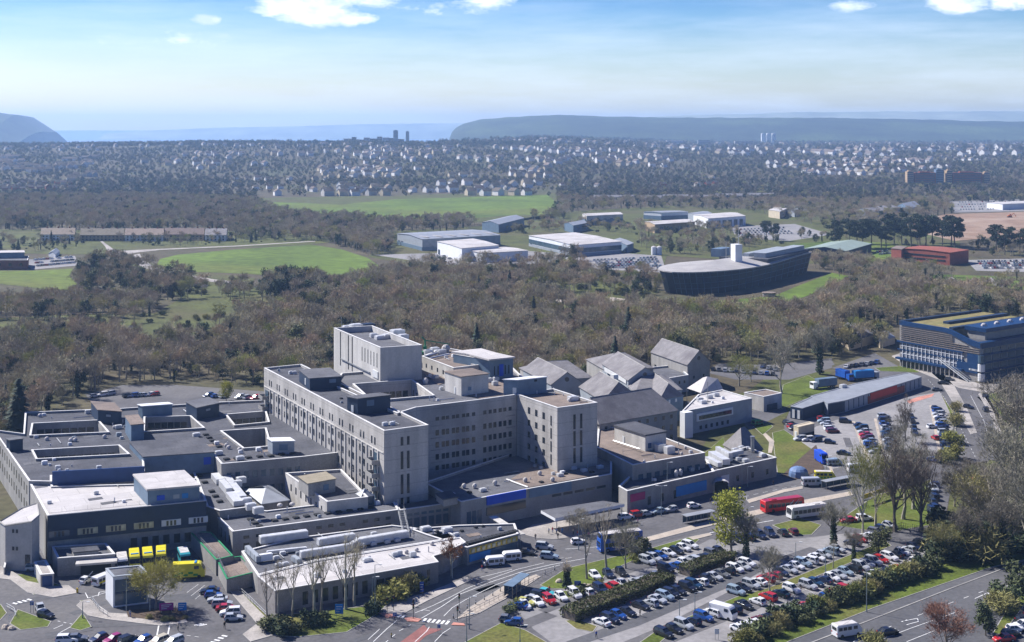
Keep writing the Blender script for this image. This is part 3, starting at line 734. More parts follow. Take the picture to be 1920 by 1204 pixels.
wb.vents([(722, 798), (735, 797)], 26.3, 'unit', 1.1, .9); wb.vents([(608, 728), (640, 748), (545, 700)], 26.3, 'dark', .9)
wb.done()

mb_ = building('ward_block', 'long recessed middle ward block in shade linking the two tall grey wings', 'hospital building',
               [[(745, 775), (780, 764), (896, 750), (968, 740), (996, 722), (962, 690), (870, 682), (792, 688), (640, 700), (625, 722)], [(664, 720), (771, 712), (812, 741), (699, 751)]], 27, 0, 'conc', 'roof_mid')
mb_.win((780, 764), (896, 750), [(22.2, 23.3), (17.6, 19.3), (13.9, 15.6), (10.2, 11.9), (7, 8.4)], 4, 1.15, pair=2.1, m0=6.5, m1=.8)
mb_.win((898, 749.5), (966, 740.5), [(22.2, 23.4), (17.6, 19.3), (13.9, 15.6), (10.2, 11.9), (7, 8.4)], 3, 1.15, pair=2.0, m0=1.2, m1=1.0)
mb_.win((664, 720), (771, 712), [(21.5, 23.5), (17.4, 19.4)], 8, 1.8); mb_.win((771, 712), (812, 741), [(22, 24), (18, 20)], 6, 1.1)
for z in (20.6, 16.9, 13.2, 9.4): mb_.strip((806, 760), (966, 740.5), z - .15, z + .15, 'conc_dark', .14, name='string_course')
bb = MB()
bl_ = W([(845, 731), (838, 716), (905, 706), (985, 716), (968, 738), (900, 748)], 26.42); bl_ = bl_ if area2(bl_) > 0 else bl_[::-1]
bb.cap([bl_], 26.46); bl2 = W([(795, 700), (835, 697), (850, 712), (822, 722)], 26.42); bl2 = bl2 if area2(bl2) > 0 else bl2[::-1]; bb.cap([bl2], 26.46)
bb.build('gravel_roof', 'roof_brown', mb_.root)
mb_.plant([(834, 696), (865, 706), (916, 700)], 32.6, 26.3, 'conc_pale', 'roof_brown', signs=[(0, .62, 27.5, .9, 2.2, 'frame_white'), (1, .3, 28.4, 1.2, 1.1, 'clad_blue')])
mb_.plant([(944, 711), (970, 712), (1025, 706)], 31.5, 26.3, 'clad_blue', 'clad_white', signs=[(0, .8, 27.7, 1.2, 2.4, 'frame_white'), (1, .62, 30.6, 1, .7, 'dark')])
mb_.vents([(918, 716), (928, 722), (930, 714)], 26.5, 'unit', 1.3, 1.2); mb_.vents([(798, 719)], 26.5, 'dome', 1.8, 1.4); mb_.vents([(828, 731)], 26.3, 'unit', 1, .9)
mb_.done()

rw = building('ward_block', 'square grey wing with a sunlit side and two dark window slits on its shaded front', 'hospital building', [par3((965, 738), (1045, 765), (1120, 755), 27)], 27, 0, 'conc', 'roof_brown')
rw.win((965, 738), (1045, 765), [(22.2, 24.2), (18.4, 20.3), (14.7, 16.5), (11, 12.8), (7.5, 9)], 3, 1.35, m0=6.5, m1=5.5)
rw.win((1045, 765), (1120, 755), [(19.8, 24.3), (14.6, 19.2), (9.4, 14)], 2, .8, m0=5, m1=4.8, d=.2)
rw.win((965, 738), (1045, 765), [(21, 24), (17, 20.2), (13, 16.2), (9, 12.2)], 1, .55, m0=19, m1=1.2, d=.2)
rw.vents([(1074, 751)], 26.3, 'unit', 2.0, 1.3); rw.vents([(1085, 749), (1068, 753)], 26.3, 'dome', 1.2, .8); rw.done()

tw = building('service_tower', 'windowless pale concrete tower with dark vertical grooves rising above the ward blocks', 'tower', [par3((626, 615), (713, 652), (791, 647), 38)], 38, 0, 'conc_tower', 'roof_mid', par=2.0)
A_, B_, dv, nv, ln = tw.wall_frame((626, 615), (713, 652))
g = MB()
for t in (.155, .335, .42): c = A_ + dv * ln * t + nv * .02; g.box((c.x, c.y, 31.5), (.75, .14, 12.2), math.atan2(dv.y, dv.x))
g.build('groove', 'dark', tw.root)
tw.win((626, 615), (713, 652), [(30.8, 35.6)], 6, .55, 'dark', m0=ln * .60, m1=1.6, name='louvre')
tw.strip((626, 615), (713, 652), 27.9, 28.2, 'steel', .5, m0=ln * .18, m1=ln * .2, name='handrail')
tw.strip((626, 615), (713, 652), 27.2, 29.6, 'frame_white', .3, m0=ln * .86, m1=1.8, name='door')
for x, y, s, h in ((650, 618, 2.4, 1.4), (668, 619, 3.4, 2.2), (690, 618, 3.6, 2.2), (745, 632, 3.6, 2.6), (728, 634, 3, 1.4), (712, 636, 2.6, 1.2), (700, 632, 2, 1.2), (756, 636, 2.6, 1.6)):
    c = P(x, y, 36); b = MB(); b.box((c.x, c.y, 36 + h / 2), (s * 1.3, s, h), rad(29)); b.box((c.x, c.y, 36 + h + .1), (s, s * .7, .2), rad(29)); b.build('air_unit', 'duct' if x != 690 else 'clad_navy', tw.root)
for x, y in ((640, 617), (676, 615), (660, 622)):
    c = P(x, y, 36.1); b = MB(); b.bar(c, c + Vector((0, 0, 4.5)), .09); b.box((c.x, c.y, 40.3), (.3, .3, .6)); b.build('aerial', 'steel', tw.root)

bw = building('rear_wing', 'pale rear wing behind the tower with pipework and tanks on its roof', 'hospital building', [[(791, 668), (850, 690), (900, 684), (880, 660), (836, 652)]], 31, 0, 'conc_pale', 'roof_brown')
bw.win((791, 668), (850, 690), [(27.6, 29)], 5, 1, m0=1.5)
bw.vents([(802, 664), (815, 660), (828, 664)], 30.3, 'unit', 2.0, 1.6); bw.vents([(836, 660)], 30.3, 'dome', 3, 2)
g = MB()
for a, b_ in (((797, 668), (835, 658)), ((805, 672), (842, 664)), ((800, 660), (820, 655))): g.bar(P(*a, 30.9), P(*b_, 30.9), .35, n=6)
g.build('pipe', 'duct', bw.root)
pb = building('roof_pavilion', 'blue clad rooftop pavilion with a wavy white roof beside the tower', 'hospital building', [[(850, 664), (919, 676), (962, 671), (905, 657)]], 33.2, 24, 'clad_blue', 'roof_white', par=.2)
rf = MB(); Lp = [P(846, 659, 34), P(880, 664, 34), P(917, 674, 34.2), P(966, 669, 34.2), P(930, 661, 34.4), P(902, 653, 34.8)]
rf.face(Lp); rf.face([p - Vector((0, 0, .5)) for p in Lp])
for i in range(6): p, q = Lp[i], Lp[(i + 1) % 6]; rf.face([p, q, q - Vector((0, 0, .5)), p - Vector((0, 0, .5))])
rf.build('wavy_roof', 'roof_white', pb.root)
pb.strip((850, 664), (919, 676), 27, 31, 'conc_pale', .5, m0=9, m1=7, name='screen_wall'); pb.strip((919, 676), (962, 671), 27.5, 31.5, 'banner_blue', .2, m0=3.6, m1=4, name='panel')
pb.win((919, 676), (962, 671), [(28, 31)], 5, .35, 'dark', name='louvre')

# ------------------------------------------------------------------ low blocks on the left
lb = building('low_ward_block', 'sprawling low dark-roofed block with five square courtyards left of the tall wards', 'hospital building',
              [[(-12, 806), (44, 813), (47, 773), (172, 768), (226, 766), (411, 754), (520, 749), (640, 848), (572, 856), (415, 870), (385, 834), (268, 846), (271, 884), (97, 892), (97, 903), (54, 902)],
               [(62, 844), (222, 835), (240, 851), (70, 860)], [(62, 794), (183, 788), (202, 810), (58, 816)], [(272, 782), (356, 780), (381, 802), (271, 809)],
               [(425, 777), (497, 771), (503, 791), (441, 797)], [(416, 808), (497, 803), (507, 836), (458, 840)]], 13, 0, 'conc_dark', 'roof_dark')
lb.win((62, 794), (183, 788), [(9.3, 10.8)], 7, 2.2); lb.win((62, 844), (222, 835), [(9.3, 10.8)], 10, 2.0); lb.win((272, 782), (356, 780), [(9, 11)], 6, 2.0)
lb.win((425, 777), (497, 771), [(9, 11)], 5, 2.0); lb.win((415, 870), (572, 856), [(8.2, 10.2), (3.6, 5.6)], 9, 1.4, 'glass_blue')
lb.win((-12, 806), (54, 902), [(8.6, 11), (4, 6.4)], 14, 1.3, m0=4)
lb.plant([(171, 752), (184, 768), (228, 771)], 17, 12.3, 'clad_navy', 'roof_brown', signs=[(1, .45, 15.2, 1.8, .7, 'clad_grey')])
lb.plant([(259, 758), (267, 761), (323, 757)], 16.6, 12.3, 'clad_blue', 'clad_white')
lb.plant([(349, 753), (369, 764), (411, 755)], 16.8, 12.3, 'clad_navy', 'roof_mid', signs=[(1, .5, 15.2, 1.8, .7, 'clad_grey')])
lb.plant([(235, 779), (246, 796), (270, 794)], 18, 12.3, 'clad_blue', 'roof_brown')
lb.plant([(12, 822), (19, 825), (43, 822)], 16, 12.3, 'clad_navy', 'roof_mid')
lb.plant([(243, 828), (269, 856), (402, 847)], 14.4, 8.2, 'clad_blue', 'roof_dark', signs=[(1, .9, 11.8, 2.2, 2.2, 'banner_blue')])
lb.plant([(502, 821), (511, 827), (552, 826)], 16.4, 12.3, 'clad_grey', 'clad_white', name='plant_room', signs=[(1, .5, 14.4, 2.6, 1.8, 'clad_blue')])
lb.vents([(386 + i * 6.2, 816 + i * 5.6) for i in range(5)] + [(425, 862), (444, 861), (466, 859), (487, 857), (508, 856), (528, 853), (548, 851)], 12.3, 'dark', 1.7, .45)
lb.vents([(425, 838), (429, 842), (449, 846), (75, 782), (88, 826), (133, 828), (141, 828), (196, 822), (215, 804), (268, 845)], 12.3, 'dome', 1.4, .9)
lb.vents([(327, 838), (368, 818), (410, 852), (222, 803), (450, 862)], 12.5, 'unit', 1.5, 1.0)
lb.done()
wr = building('theatre_block', 'block with glaring white flat roof over a navy clad window floor by the ambulances', 'hospital building',
              [[(54, 903), (97, 904), (99, 912), (250, 908), (371, 897), (387, 939), (89, 967)]], 12.2, 0, 'conc_dark', 'roof_white', par=.35)
wr.strip((89, 967), (387, 939), 5.6, 12.1, 'clad_navy', .3, name='cladding')
o_ = wr.strip((99, 909), (271, 899), 12.0, 16.0, 'clad_deep', .5, name='parapet_cladding')
for i, m in enumerate(('glass_blue', 'glass_lit', 'glass_lit', 'glass_lit', 'frame_white', 'frame_white')):
    wr.win((89, 967), (387, 939), [(6.6, 8.2)], 1, 5.0, m, m0=1.2 + i * 7.0, m1=.5 + (5 - i) * 7.0, d=.62)
    wr.win((89, 967), (387, 939), [(6.7, 8.0)], 3, .55, 'glass', m0=1.4 + i * 7.0, m1=.7 + (5 - i) * 7.0, d=.7)
wr.win((89, 967), (387, 939), [(1.8, 4.2)], 6, 1.6, m0=20, m1=3.5)
wr.plant([(251, 889), (277, 917), (374, 909)], 16.4, 11.8, 'clad_blue', 'roof_white', lid=.5, signs=[(1, .25, 13.8, 2.0, 1.3, 'banner_blue'), (1, .72, 13.8, 1.6, 1.3, 'sign_azure'), (1, .55, 13.8, 1.6, 1.1, 'clad_grey')])
hr = MB()
for i in range(13):
    t = i / 12; c = P(92 + 290 * t, 962 - 27 * t, 12.2); hr.bar(c, c + Vector((0, 0, 1.1)), .03)
a, b_ = P(92, 962, 13.3), P(382, 935, 13.3); hr.bar(a, b_, .03); hr.bar(a - Vector((0, 0, .5)), b_ - Vector((0, 0, .5)), .03)
hr.build('handrail', 'steel', wr.root)
st = thing('stair_tower', 'pale concrete stair tower with a sloping curved top at the far left corner', 'tower', (*P(38, 1040, 0).xy, 0))
b = MB(); lt = [P(0, 966, 13), P(10, 973, 13), P(60, 975, 13), P(74, 966, 13.4), P(70, 944, 14), P(42, 946, 14)]
hts = [11.3, 11.3, 12.6, 13.4, 14, 13.0]
for i in range(6):
    j = (i + 1) % 6; p, q = lt[i], lt[j]; b.face([(p.x, p.y, 0), (q.x, q.y, 0), (q.x, q.y, hts[j]), (p.x, p.y, hts[i])])
b.build('wall', 'conc_tower', st)
b = MB(); b.face([(p.x, p.y, h - .05) for p, h in zip(lt, hts)]); b.build('roof', 'roof_white', st)
b = MB()
for i in range(6): j = (i + 1) % 6; b.bar((lt[i].x, lt[i].y, hts[i]), (lt[j].x, lt[j].y, hts[j]), .22, n=4)
b.build('parapet', 'conc_dark', st)
b = MB()
for z, t in ((10, .3), (5.6, .3)):
    for k in (0, .14): p = lt[1].lerp(lt[2], t + k); b = MB(); b.box((p.x, p.y - .05, z), (.5, .2, .9), rad(5)); b.build('window', 'glass', st)
b = MB(); p = lt[1].lerp(lt[2], .85); b.box((p.x, p.y - .02, 2.4), (1.4, .2, 3.6), rad(5)); b.build('door', 'glass', st)

e1 = building('low_roof', 'narrow low roof with a line of dark skylights between the white roofed block and the pyramid roof', 'hospital building', [[(360, 880), (410, 873), (473, 950), (412, 958), (388, 950)]], 8.5, 0, 'conc_dark', 'roof_mid')
e1.vents([(384, 905), (397, 922), (404, 931), (412, 941), (374, 893)], 7.9, 'dark', 1.6, .4)
g = MB()
for (a, b_, w, h, zz) in (((404, 896), (414, 908), 2.6, 1.5, 8), ((416, 911), (430, 928), 1.8, 1.9, 8), ((432, 931), (447, 949), 2.6, 1.4, 8), ((408, 902), (440, 941), .8, .8, 8), ((418, 892), (456, 940), 2.0, 1.5, 8), ((424, 893), (442, 896), 1.6, 1.4, 8.4)):
    p, q = P(*a, zz), P(*b_, zz); c = (p + q) / 2; d = q - p; g.box((c.x, c.y, zz + h / 2), (d.length, w, h), math.atan2(d.y, d.x))
e1.vents([(452, 905), (444, 912), (462, 945), (470, 955), (484, 962)], 8, 'unit', 1.8, 1.6)
g.build('duct', 'duct', e1.root)
gable('pyramid_roof_hall', 'small hall with a pale hipped sheet roof sunk between low hospital wings', 'hospital building', [(457, 917), (492, 945), (541, 938)], 6.2, 8.6, 0, 'conc_dark', 'roof_metal', hip=(4, 5))
hw = building('side_wing', 'low wing with a sunlit concrete side and tan roofed room under the tall ward block', 'hospital building', [[(535, 887), (613, 941), (690, 932), (640, 880)]], 9.5, 0, 'conc_pale', 'roof_dark')
hw.win((535, 887), (613, 941), [(5.4, 7.4)], 7, .9, m0=3, m1=2); hw.plant([(560, 893), (578, 906), (629, 897)], 12.6, 8.8, 'conc_dark', 'roof_tan', signs=[(1, .65, 10.6, 1.6, 1.6, 'clad_blue')])
fr = building('front_wing', 'long low grey-roofed wing with white edging and skylights facing the service yard', 'hospital building', [[(387, 949), (436, 997), (748, 956), (735, 934), (672, 937), (500, 958), (462, 953)]], 6.6, 0, 'conc_dark', 'roof_mid', par=.3)
fr.win((387, 949), (436, 997), [(2.2, 4.8)], 6, .8, m0=1.5, m1=1); fr.win((436, 997), (748, 956), [(1.6, 3.2), (4.3, 5.1)], 13, 1.5, m0=2, m1=1.5, skip=((1, 2), (1, 5), (0, 7), (1, 9), (0, 10)))
fr.vents([(470, 975), (478, 982), (487, 988)] + [(515 + i * 20, 977 - i * 2.7) for i in range(10)], 6.3, 'dark', 1.6, .4); fr.vents([(525, 944 + 6), (548, 944 + 4)], 6.3, 'dome', 1.5, .7)
# glass lantern at the foot of the ward block
gl = thing('glass_lantern', 'small turquoise glass lantern roof at the foot of the ward block', 'skylight', P(684, 944, 6.6))
b = MB(); c = P(684, 944, 6.3); b.box((c.x, c.y, 7.5), (4.2, 3.6, 2.4), rad(29)); b.build('glazing', 'glass_blue', gl)
b = MB(); q = [(c.x + math.cos(rad(29 + 45 + 90 * k)) * 2.9, c.y + math.sin(rad(29 + 45 + 90 * k)) * 2.9, 8.7) for k in range(4)]
for k in range(4): b.face([q[k], q[(k + 1) % 4], (c.x, c.y, 10.4)])
b.build('roof', 'roof_metal', gl)
b = MB()
for k in range(4): b.bar(q[k], (c.x, c.y, 10.45), .1, n=4); b.bar(q[k], (q[k][0], q[k][1], 6.3), .1, n=4)
b.build('frame', 'frame_white', gl)

# ------------------------------------------------------------------ podium along the main road
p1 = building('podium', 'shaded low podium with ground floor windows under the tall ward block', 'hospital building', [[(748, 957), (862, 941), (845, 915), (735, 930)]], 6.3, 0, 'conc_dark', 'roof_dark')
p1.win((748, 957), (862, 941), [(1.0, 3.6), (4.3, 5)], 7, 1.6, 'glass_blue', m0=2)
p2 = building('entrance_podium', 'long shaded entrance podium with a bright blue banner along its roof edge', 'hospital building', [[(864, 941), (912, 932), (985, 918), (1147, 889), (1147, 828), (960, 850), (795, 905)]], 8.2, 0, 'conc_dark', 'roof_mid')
bb = MB(); l_ = W([(958, 898), (988, 915), (1143, 886), (1143, 850), (1010, 868)], 7.6); l_ = l_ if area2(l_) > 0 else l_[::-1]; bb.cap([l_], 7.62); bb.build('gravel_roof', 'roof_brown', p2.root)
p2.strip((912, 932), (985, 918), 5.9, 8.35, 'banner_blue', .4, name='banner')
p2.strip((912, 932), (985, 918), 3.0, 5.2, 'glass', .3, name='glazing'); p2.strip((992, 917), (1072, 903), 5.6, 8.3, 'clad_blue', .25, name='clerestory')
p2.win((1000, 915), (1143, 890), [(4.6, 5.3)], 5, 3.2, 'glass', m0=6, m1=1); p2.win((868, 940), (910, 932.5), [(1, 5)], 3, 1.4, 'glass_blue')
p2.vents([(870, 915), (890, 915), (928, 909), (985, 904), (1012, 891), (1036, 903)], 7.6, 'dome', 1.3, 1.0)
q_ = MB(); a, b_ = P(950, 900, 7.6), P(990, 915, 7.6); q_.bar(a + Vector((0, 0, .2)), b_ + Vector((0, 0, .2)), .28, n=4); q_.build('roof_kerb', 'coping', p2.root)
p2.vents([(905, 921), (846, 930), (1050, 893), (1075, 880), (1095, 884), (1125, 878)], 7.6, 'unit', 1.3, .8); p2.vents([(830, 925), (880, 924), (1015, 905), (1060, 889), (1110, 886)], 7.6, 'dark', 1.2, .4)
p2.plant([(818, 925), (832, 936), (858, 931)], 9.6, 7.5, 'conc_dark', 'roof_dark')
qb = building('clinic_block', 'brown-roofed grey block with a pale plant house and white roof units', 'hospital building', [[(1186, 872), (1322, 849), (1250, 822), (1225, 812), (1122, 798), (1118, 838)]], 10.4, 0, 'conc_dark', 'roof_brown', par=.4)
qb.win((1186, 872), (1322, 849), [(5.6, 7.2)], 8, 1.8, 'glass_blue', m0=1.5, m1=1.5); qb.plant([(1152, 797), (1210, 815), (1249, 808)], 15.3, 10, 'conc_pale', 'roof_dark', lid=.5, signs=[(0, .3, 11.3, 1.1, 2.6, 'frame_white'), (1, .2, 11.6, 1.4, 1.6, 'clad_deep')])
qb.vents([(1238, 846), (1255, 850)], 10, 'unit', 2.0, 2.2); qb.vents([(1208, 868), (1278, 853), (1285, 842)], 10, 'dome', .9, .7)
g = MB(); a, b_, c_ = P(1150, 826, 11), P(1200, 842, 11), P(1168, 852, 10)
g.bar(a, b_, .16, n=4); g.bar(b_, b_ - Vector((0, 0, 1)), .06); g.bar(c_, c_ + Vector((0, 0, 1.6)), .06); g.bar(c_ + Vector((0, 0, 1)), b_, .06)
g.build('handrail', 'steel', qb.root)
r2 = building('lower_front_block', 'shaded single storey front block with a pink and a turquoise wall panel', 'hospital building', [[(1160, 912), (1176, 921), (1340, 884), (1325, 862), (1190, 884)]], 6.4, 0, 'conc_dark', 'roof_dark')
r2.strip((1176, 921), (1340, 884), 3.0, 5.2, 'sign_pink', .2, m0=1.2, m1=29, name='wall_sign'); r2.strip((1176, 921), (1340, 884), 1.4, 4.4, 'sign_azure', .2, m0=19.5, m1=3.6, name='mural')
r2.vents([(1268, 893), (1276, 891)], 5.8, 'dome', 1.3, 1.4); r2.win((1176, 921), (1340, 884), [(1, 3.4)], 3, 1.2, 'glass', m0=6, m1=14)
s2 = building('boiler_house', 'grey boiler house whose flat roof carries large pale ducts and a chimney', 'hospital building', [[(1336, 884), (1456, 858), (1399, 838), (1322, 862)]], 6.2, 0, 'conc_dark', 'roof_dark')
g = MB()
for (a, b_, w, h) in (((1335, 856), (1362, 872), 2.6, 1.8), ((1326, 864), (1350, 876), 1.6, 1.4), ((1366, 856), (1392, 850), 1.2, 1.2), ((1345, 852), (1370, 865), 1.4, 2.6)):
    p, q = P(*a, 6), P(*b_, 6); c = (p + q) / 2; d = q - p; g.box((c.x, c.y, 6 + h / 2), (d.length, w, h), math.atan2(d.y, d.x))
g.build('duct', 'duct', s2.root)
c = P(1411, 846, 6); g = MB(); g.bar(c, c + Vector((0, 0, 4.6)), .6, n=10); g.bar(c + Vector((0, 0, 4.6)), c + Vector((0, 0, 4.9)), .8, n=10); g.build('chimney', 'steel', s2.root)
s2.vents([(1390, 842), (1378, 846), (1398, 866), (1430, 856)], 5.6, 'unit', 1.4, .9); s2.win((1336, 884), (1456, 858), [(1.5, 3.2)], 4, 1.0); s2.win((1350, 881), (1370, 877), [(.6, 4.2)], 1, 3.5, 'frame_white', m0=.3, m1=.3)

# pitched slate roofs
def rwin(bl, end=0, r=.9):
    A, B, C, D = bl.ends; p, q = (A, B) if end == 0 else (C, D)
    m = (p + q) / 2; d = (q - p).normalized(); n = Vector((d.y, -d.x, 0)); n = n if n.dot(m) < 0 else -n
    z = bl.zt + (bl.rd[0].z - bl.zt) * .38; b = MB(); c = Vector((m.x, m.y, z)); b.bar(c - n * .1, c + n * .12, r, n=14); b.build('round_window', 'glass', bl.root)
g1 = gable('gabled_block', 'slate gabled block with a round window behind the square brown-roofed wing', 'hospital building', [(1034, 721), (1092, 718), (1036, 690)], 13, 17.4, 0, 'clad_grey', 'roof_slate'); rwin(g1)
gable('hipped_block', 'wide hipped slate roof with a dark front slope right of the square wing', 'hospital building', [(1069, 774), (1124, 795), (1270, 769)], 12.2, 18.7, 0, 'conc_dark', 'roof_slate', hip=(2.5, 5)).win((1124, 795), (1270, 769), [(9.6, 11), (5.6, 7.6), (1.8, 3.8)], 9, 1.2, 'glass')
g3 = gable('gabled_block', 'slate gabled block with a white clerestory strip along its sunlit side', 'hospital building', [(1178, 713), (1240, 707), (1188, 677)], 12, 16.4, 0, 'clad_grey', 'roof_slate'); rwin(g3)
g3.strip((1178, 713), (1126, 683), 10.2, 11.8, 'frame_white', .3, m0=2, m1=6, name='clerestory')
gable('hipped_block', 'dark slate roof spreading between two gabled blocks at the wood edge', 'hospital building', [(975, 690), (1010, 714), (1110, 708)], 12, 16.6, 0, 'conc_dark', 'roof_slate', hip=(6, 6))
gable('hipped_block', 'farthest dark slate roof under the yellow tree at the wood edge', 'hospital building', [(1100, 674), (1135, 694), (1225, 690)], 10, 14.4, 0, 'conc_dark', 'roof_slate', hip=(8, 8))
g5 = gable('gabled_block', 'tall pale gabled block with a round window next to the staff car park', 'hospital building', [(1289, 684), (1331, 676), (1262, 653)], 10.5, 15.6, 0, 'conc_dark', 'roof_slate'); rwin(g5)
g5.win((1289, 684), (1331, 676), [(4, 5.2)], 2, 1.0); g5.win((1289, 684), (1222, 661), [(4, 5.6)], 7, 1.0)
gable('hipped_block', 'low slate roof with a pale triangular facet left of the white flat roof', 'hospital building', [(1281, 741), (1238, 748), (1205, 722)], 9.5, 13.6, 0, 'clad_blue', 'roof_slate', hip=(4.5, 0)).win((1238, 748), (1281, 741), [(7.4, 8.6)], 2, .9, 'frame_white', m0=3, m1=2)
gable('link_block', 'dark hipped roof joining the gabled block and the white flat roof', 'hospital building', [(1165, 710), (1192, 738), (1278, 731)], 9.6, 13, 0, 'clad_grey', 'roof_slate', hip=(6, 6)).win((1192, 736), (1275, 729), [(7, 8.4)], 6, .9)
gable('hipped_block', 'pale sunlit slate slope behind the wide hipped roof', 'hospital building', [(1200, 745.6), (1131, 752), (1087, 725)], 12.6, 18.2, 0, 'clad_grey', 'roof_slate', hip=(3, 3))
lk = building('link_wing', 'low pale wing with small square windows below the tall pale gabled block', 'hospital building', [[(1208, 690), (1238, 712), (1291, 703), (1268, 684)]], 7, 0, 'clad_grey', 'roof_mid'); lk.win((1238, 712), (1291, 703), [(3.8, 5)], 5, .9)
c = P(1152, 706, 17); dm = MB(); dm.box((c.x, c.y, 17), (2.2, 2.2, 1.6), rad(29)); o = dm.build('roof_lantern', 'frame_white', None, loc=(c.x, c.y, 16)); tag(o, 'little white roof lantern on the slate roofs left of the round window', 'roof lantern')
tn = thing('tent_roof', 'bright white tent roof behind the white flat-roofed block', 'canopy', (*P(1325, 735, 6).xy, 0))
b = MB(); cor = [P(1288, 728, 6), P(1314, 737, 6), P(1356, 730, 6), P(1345, 712, 6.5), P(1318, 708, 6.5)]; ap = [P(1326, 706, 11), P(1346, 710, 10)]
b.face([cor[0], cor[1], ap[0]]); b.face([cor[1], cor[2], ap[1], ap[0]]); b.face([cor[2], cor[3], ap[1]]); b.face([cor[3], cor[4], ap[0], ap[1]]); b.face([cor[4], cor[0], ap[0]])
b.build('membrane', 'roof_white', tn); b = MB()
for p in cor: b.bar((p.x, p.y, 0), p, .12)
b.build('post', 'steel', tn)
wf = building('admin_block', 'two storey block with a white flat roof and a ribbon window on its shaded front', 'hospital building', [[(1279, 771), (1300, 768), (1410, 747), (1354, 731), (1309, 740)]], 8.8, 0, 'clad_grey', 'roof_white', par=.25)
wf.strip((1300, 768), (1410, 747), 4.2, 7.0, 'clad_white', .5, m0=1.5, m1=11, name='window_surround'); wf.win((1300, 768), (1410, 747), [(4.8, 6.2)], 8, 1.9, 'glass', m0=2.4, m1=12, d=.9); wf.win((1300, 768), (1410, 747), [(1, 2.4)], 6, 1.2, 'glass', m0=2.4, m1=12)
a = MB(); c = P(1287, 774, 8.8); a.box((c.x, c.y, 4.6), (3.6, 3.0, 9.2), rad(29)); a.build('pier', 'clad_white', wf.root)
wf.vents([(1312, 752), (1330, 747), (1342, 743), (1318, 757)], 8.5, 'unit', 1.6, 1.2); c = P(1327, 750, 8.5); a = MB(); a.bar(c, c + Vector((0, 0, 7)), .12); a.build('mast', 'steel', wf.root)
cb = building('substation', 'plain pale concrete cube beside the white flat-roofed block', 'building', [[(1395, 736), (1432, 744), (1466, 737), (1436, 730)]], 6, 0, 'conc_pale', 'roof_brown', par=.2)
cb.strip((1432, 744), (1466, 737), .1, 2.6, 'clad_navy', .2, m0=2, m1=3, name='door')
gable('chapel', 'small chapel under a plain grey pyramid roof on the lawn', 'chapel', [(1392, 853), (1357, 833), (1394, 822)], 3.2, 9.6, 0, 'conc_dark', 'roof_slate', hip=(4.6, 4.6), ridge=False)

# ------------------------------------------------------------------ entrance canopy, shop row, front pavilion
cn = thing('entrance_canopy', 'flat white-edged canopy on posts over the hospital entrance', 'canopy', (*P(1092, 985, 0).xy, 0))
l_ = W([(1041, 972), (1171, 945), (1131, 939), (1014, 957)], 4.6); l_ = l_ if area2(l_) > 0 else l_[::-1]
b = MB(); b.prism(l_, 3.8, 4.6, 0, 1, bottom=True); b.build('roof', ['clad_white', 'roof_mid'], cn)
for i in range(6):
    t = i / 5; p = P(1044 + 122 * t, 970 - 25 * t, 4.6); b = MB(); b.bar((p.x, p.y, .05), (p.x, p.y, 3.9), .13, n=6); b.build('post', 'steel', cn)
sh = building('shop_row', 'low shop row with a colourful yellow and blue shopfront by the entrance', 'shop', [[(876, 1027), (915, 1016), (972, 1001), (965, 982), (860, 985), (770, 992), (800, 1003)]], 4.6, 0, 'conc_dark', 'roof_dark', par=.3)
sh.strip((876, 1027), (972, 1001), 2.9, 4.2, 'sign_yellow', .25, m0=.6, m1=.5, name='fascia'); sh.win((876, 1027), (972, 1001), [(3.1, 4.0)], 9, 1.0, 'glass_lit', m0=.8, m1=1, d=.6)
sh.strip((876, 1027), (972, 1001), .8, 2.6, 'sign_azure', .25, m0=.6, m1=9.5, name='shop_window'); sh.strip((876, 1027), (972, 1001), .6, 2.6, 'glass_blue', .25, m0=7.5, m1=.5, name='shop_window')
sh.vents([(892, 990), (866, 1003 - 6), (905, 988), (820, 998)], 4.3, 'dark', .9, .4); sh.vents([(798, 996), (838, 998)], 4.3, 'unit', 1.8, 1.2)
a = MB()
for i in range(12): p = P(880 + 86 * i / 11, 1020 - 22 * i / 11, 4.4); a.box((p.x, p.y, 4.7), (1.1, 1.6, .5), rad(25))
a.build('roof_blocks', 'dark', sh.root)
wk = thing('covered_walkway', 'narrow pale roof of the covered walkway beside the shop row', 'canopy', (*P(950, 1000, 0).xy, 0))
p, q = P(924, 968, 4.2), P(978, 1002, 4.2); d = (q - p); n = Vector((-d.y, d.x)).normalized()
b = MB(); b.prism([p.xy - n * 1.1, q.xy - n * 1.1, q.xy + n * 1.1, p.xy + n * 1.1], 4.0, 4.2, bottom=True); b.build('roof', 'conc_pale', wk)
for t in (.05, .35, .65, .95): c = p.lerp(q, t); b = MB(); b.bar((c.x, c.y, .1), (c.x, c.y, 4), .09); b.build('post', 'steel', wk)
fp = building('clinic_pavilion', 'long front pavilion with a bright white roof behind bare trees', 'clinic', [[(483, 1080), (516, 1108), (822, 1054), (812, 1043), (829, 1038), (873, 1017), (863, 1008), (593, 1052), (497, 1076)]], 5.2, 0, 'brick_grey', 'roof_white', par=.12, copw=.25)
fp.win((516, 1108), (700, 1075), [(.8, 3.8)], 7, 1.3, 'glass', m0=6); fp.win((702, 1075), (740, 1068), [(2.0, 3.6)], 2, 1.9, 'glass', m0=.4, m1=.4); fp.win((760, 1064), (822, 1054), [(1.0, 3.8)], 2, .7, 'glass')
fp.vents([(762, 1038), (781, 1034), (810, 1022), (692, 1049)], 5.1, 'dome', 1.1, .7); fp.vents([(688, 1052)], 5.1, 'unit', 1.6, .7)
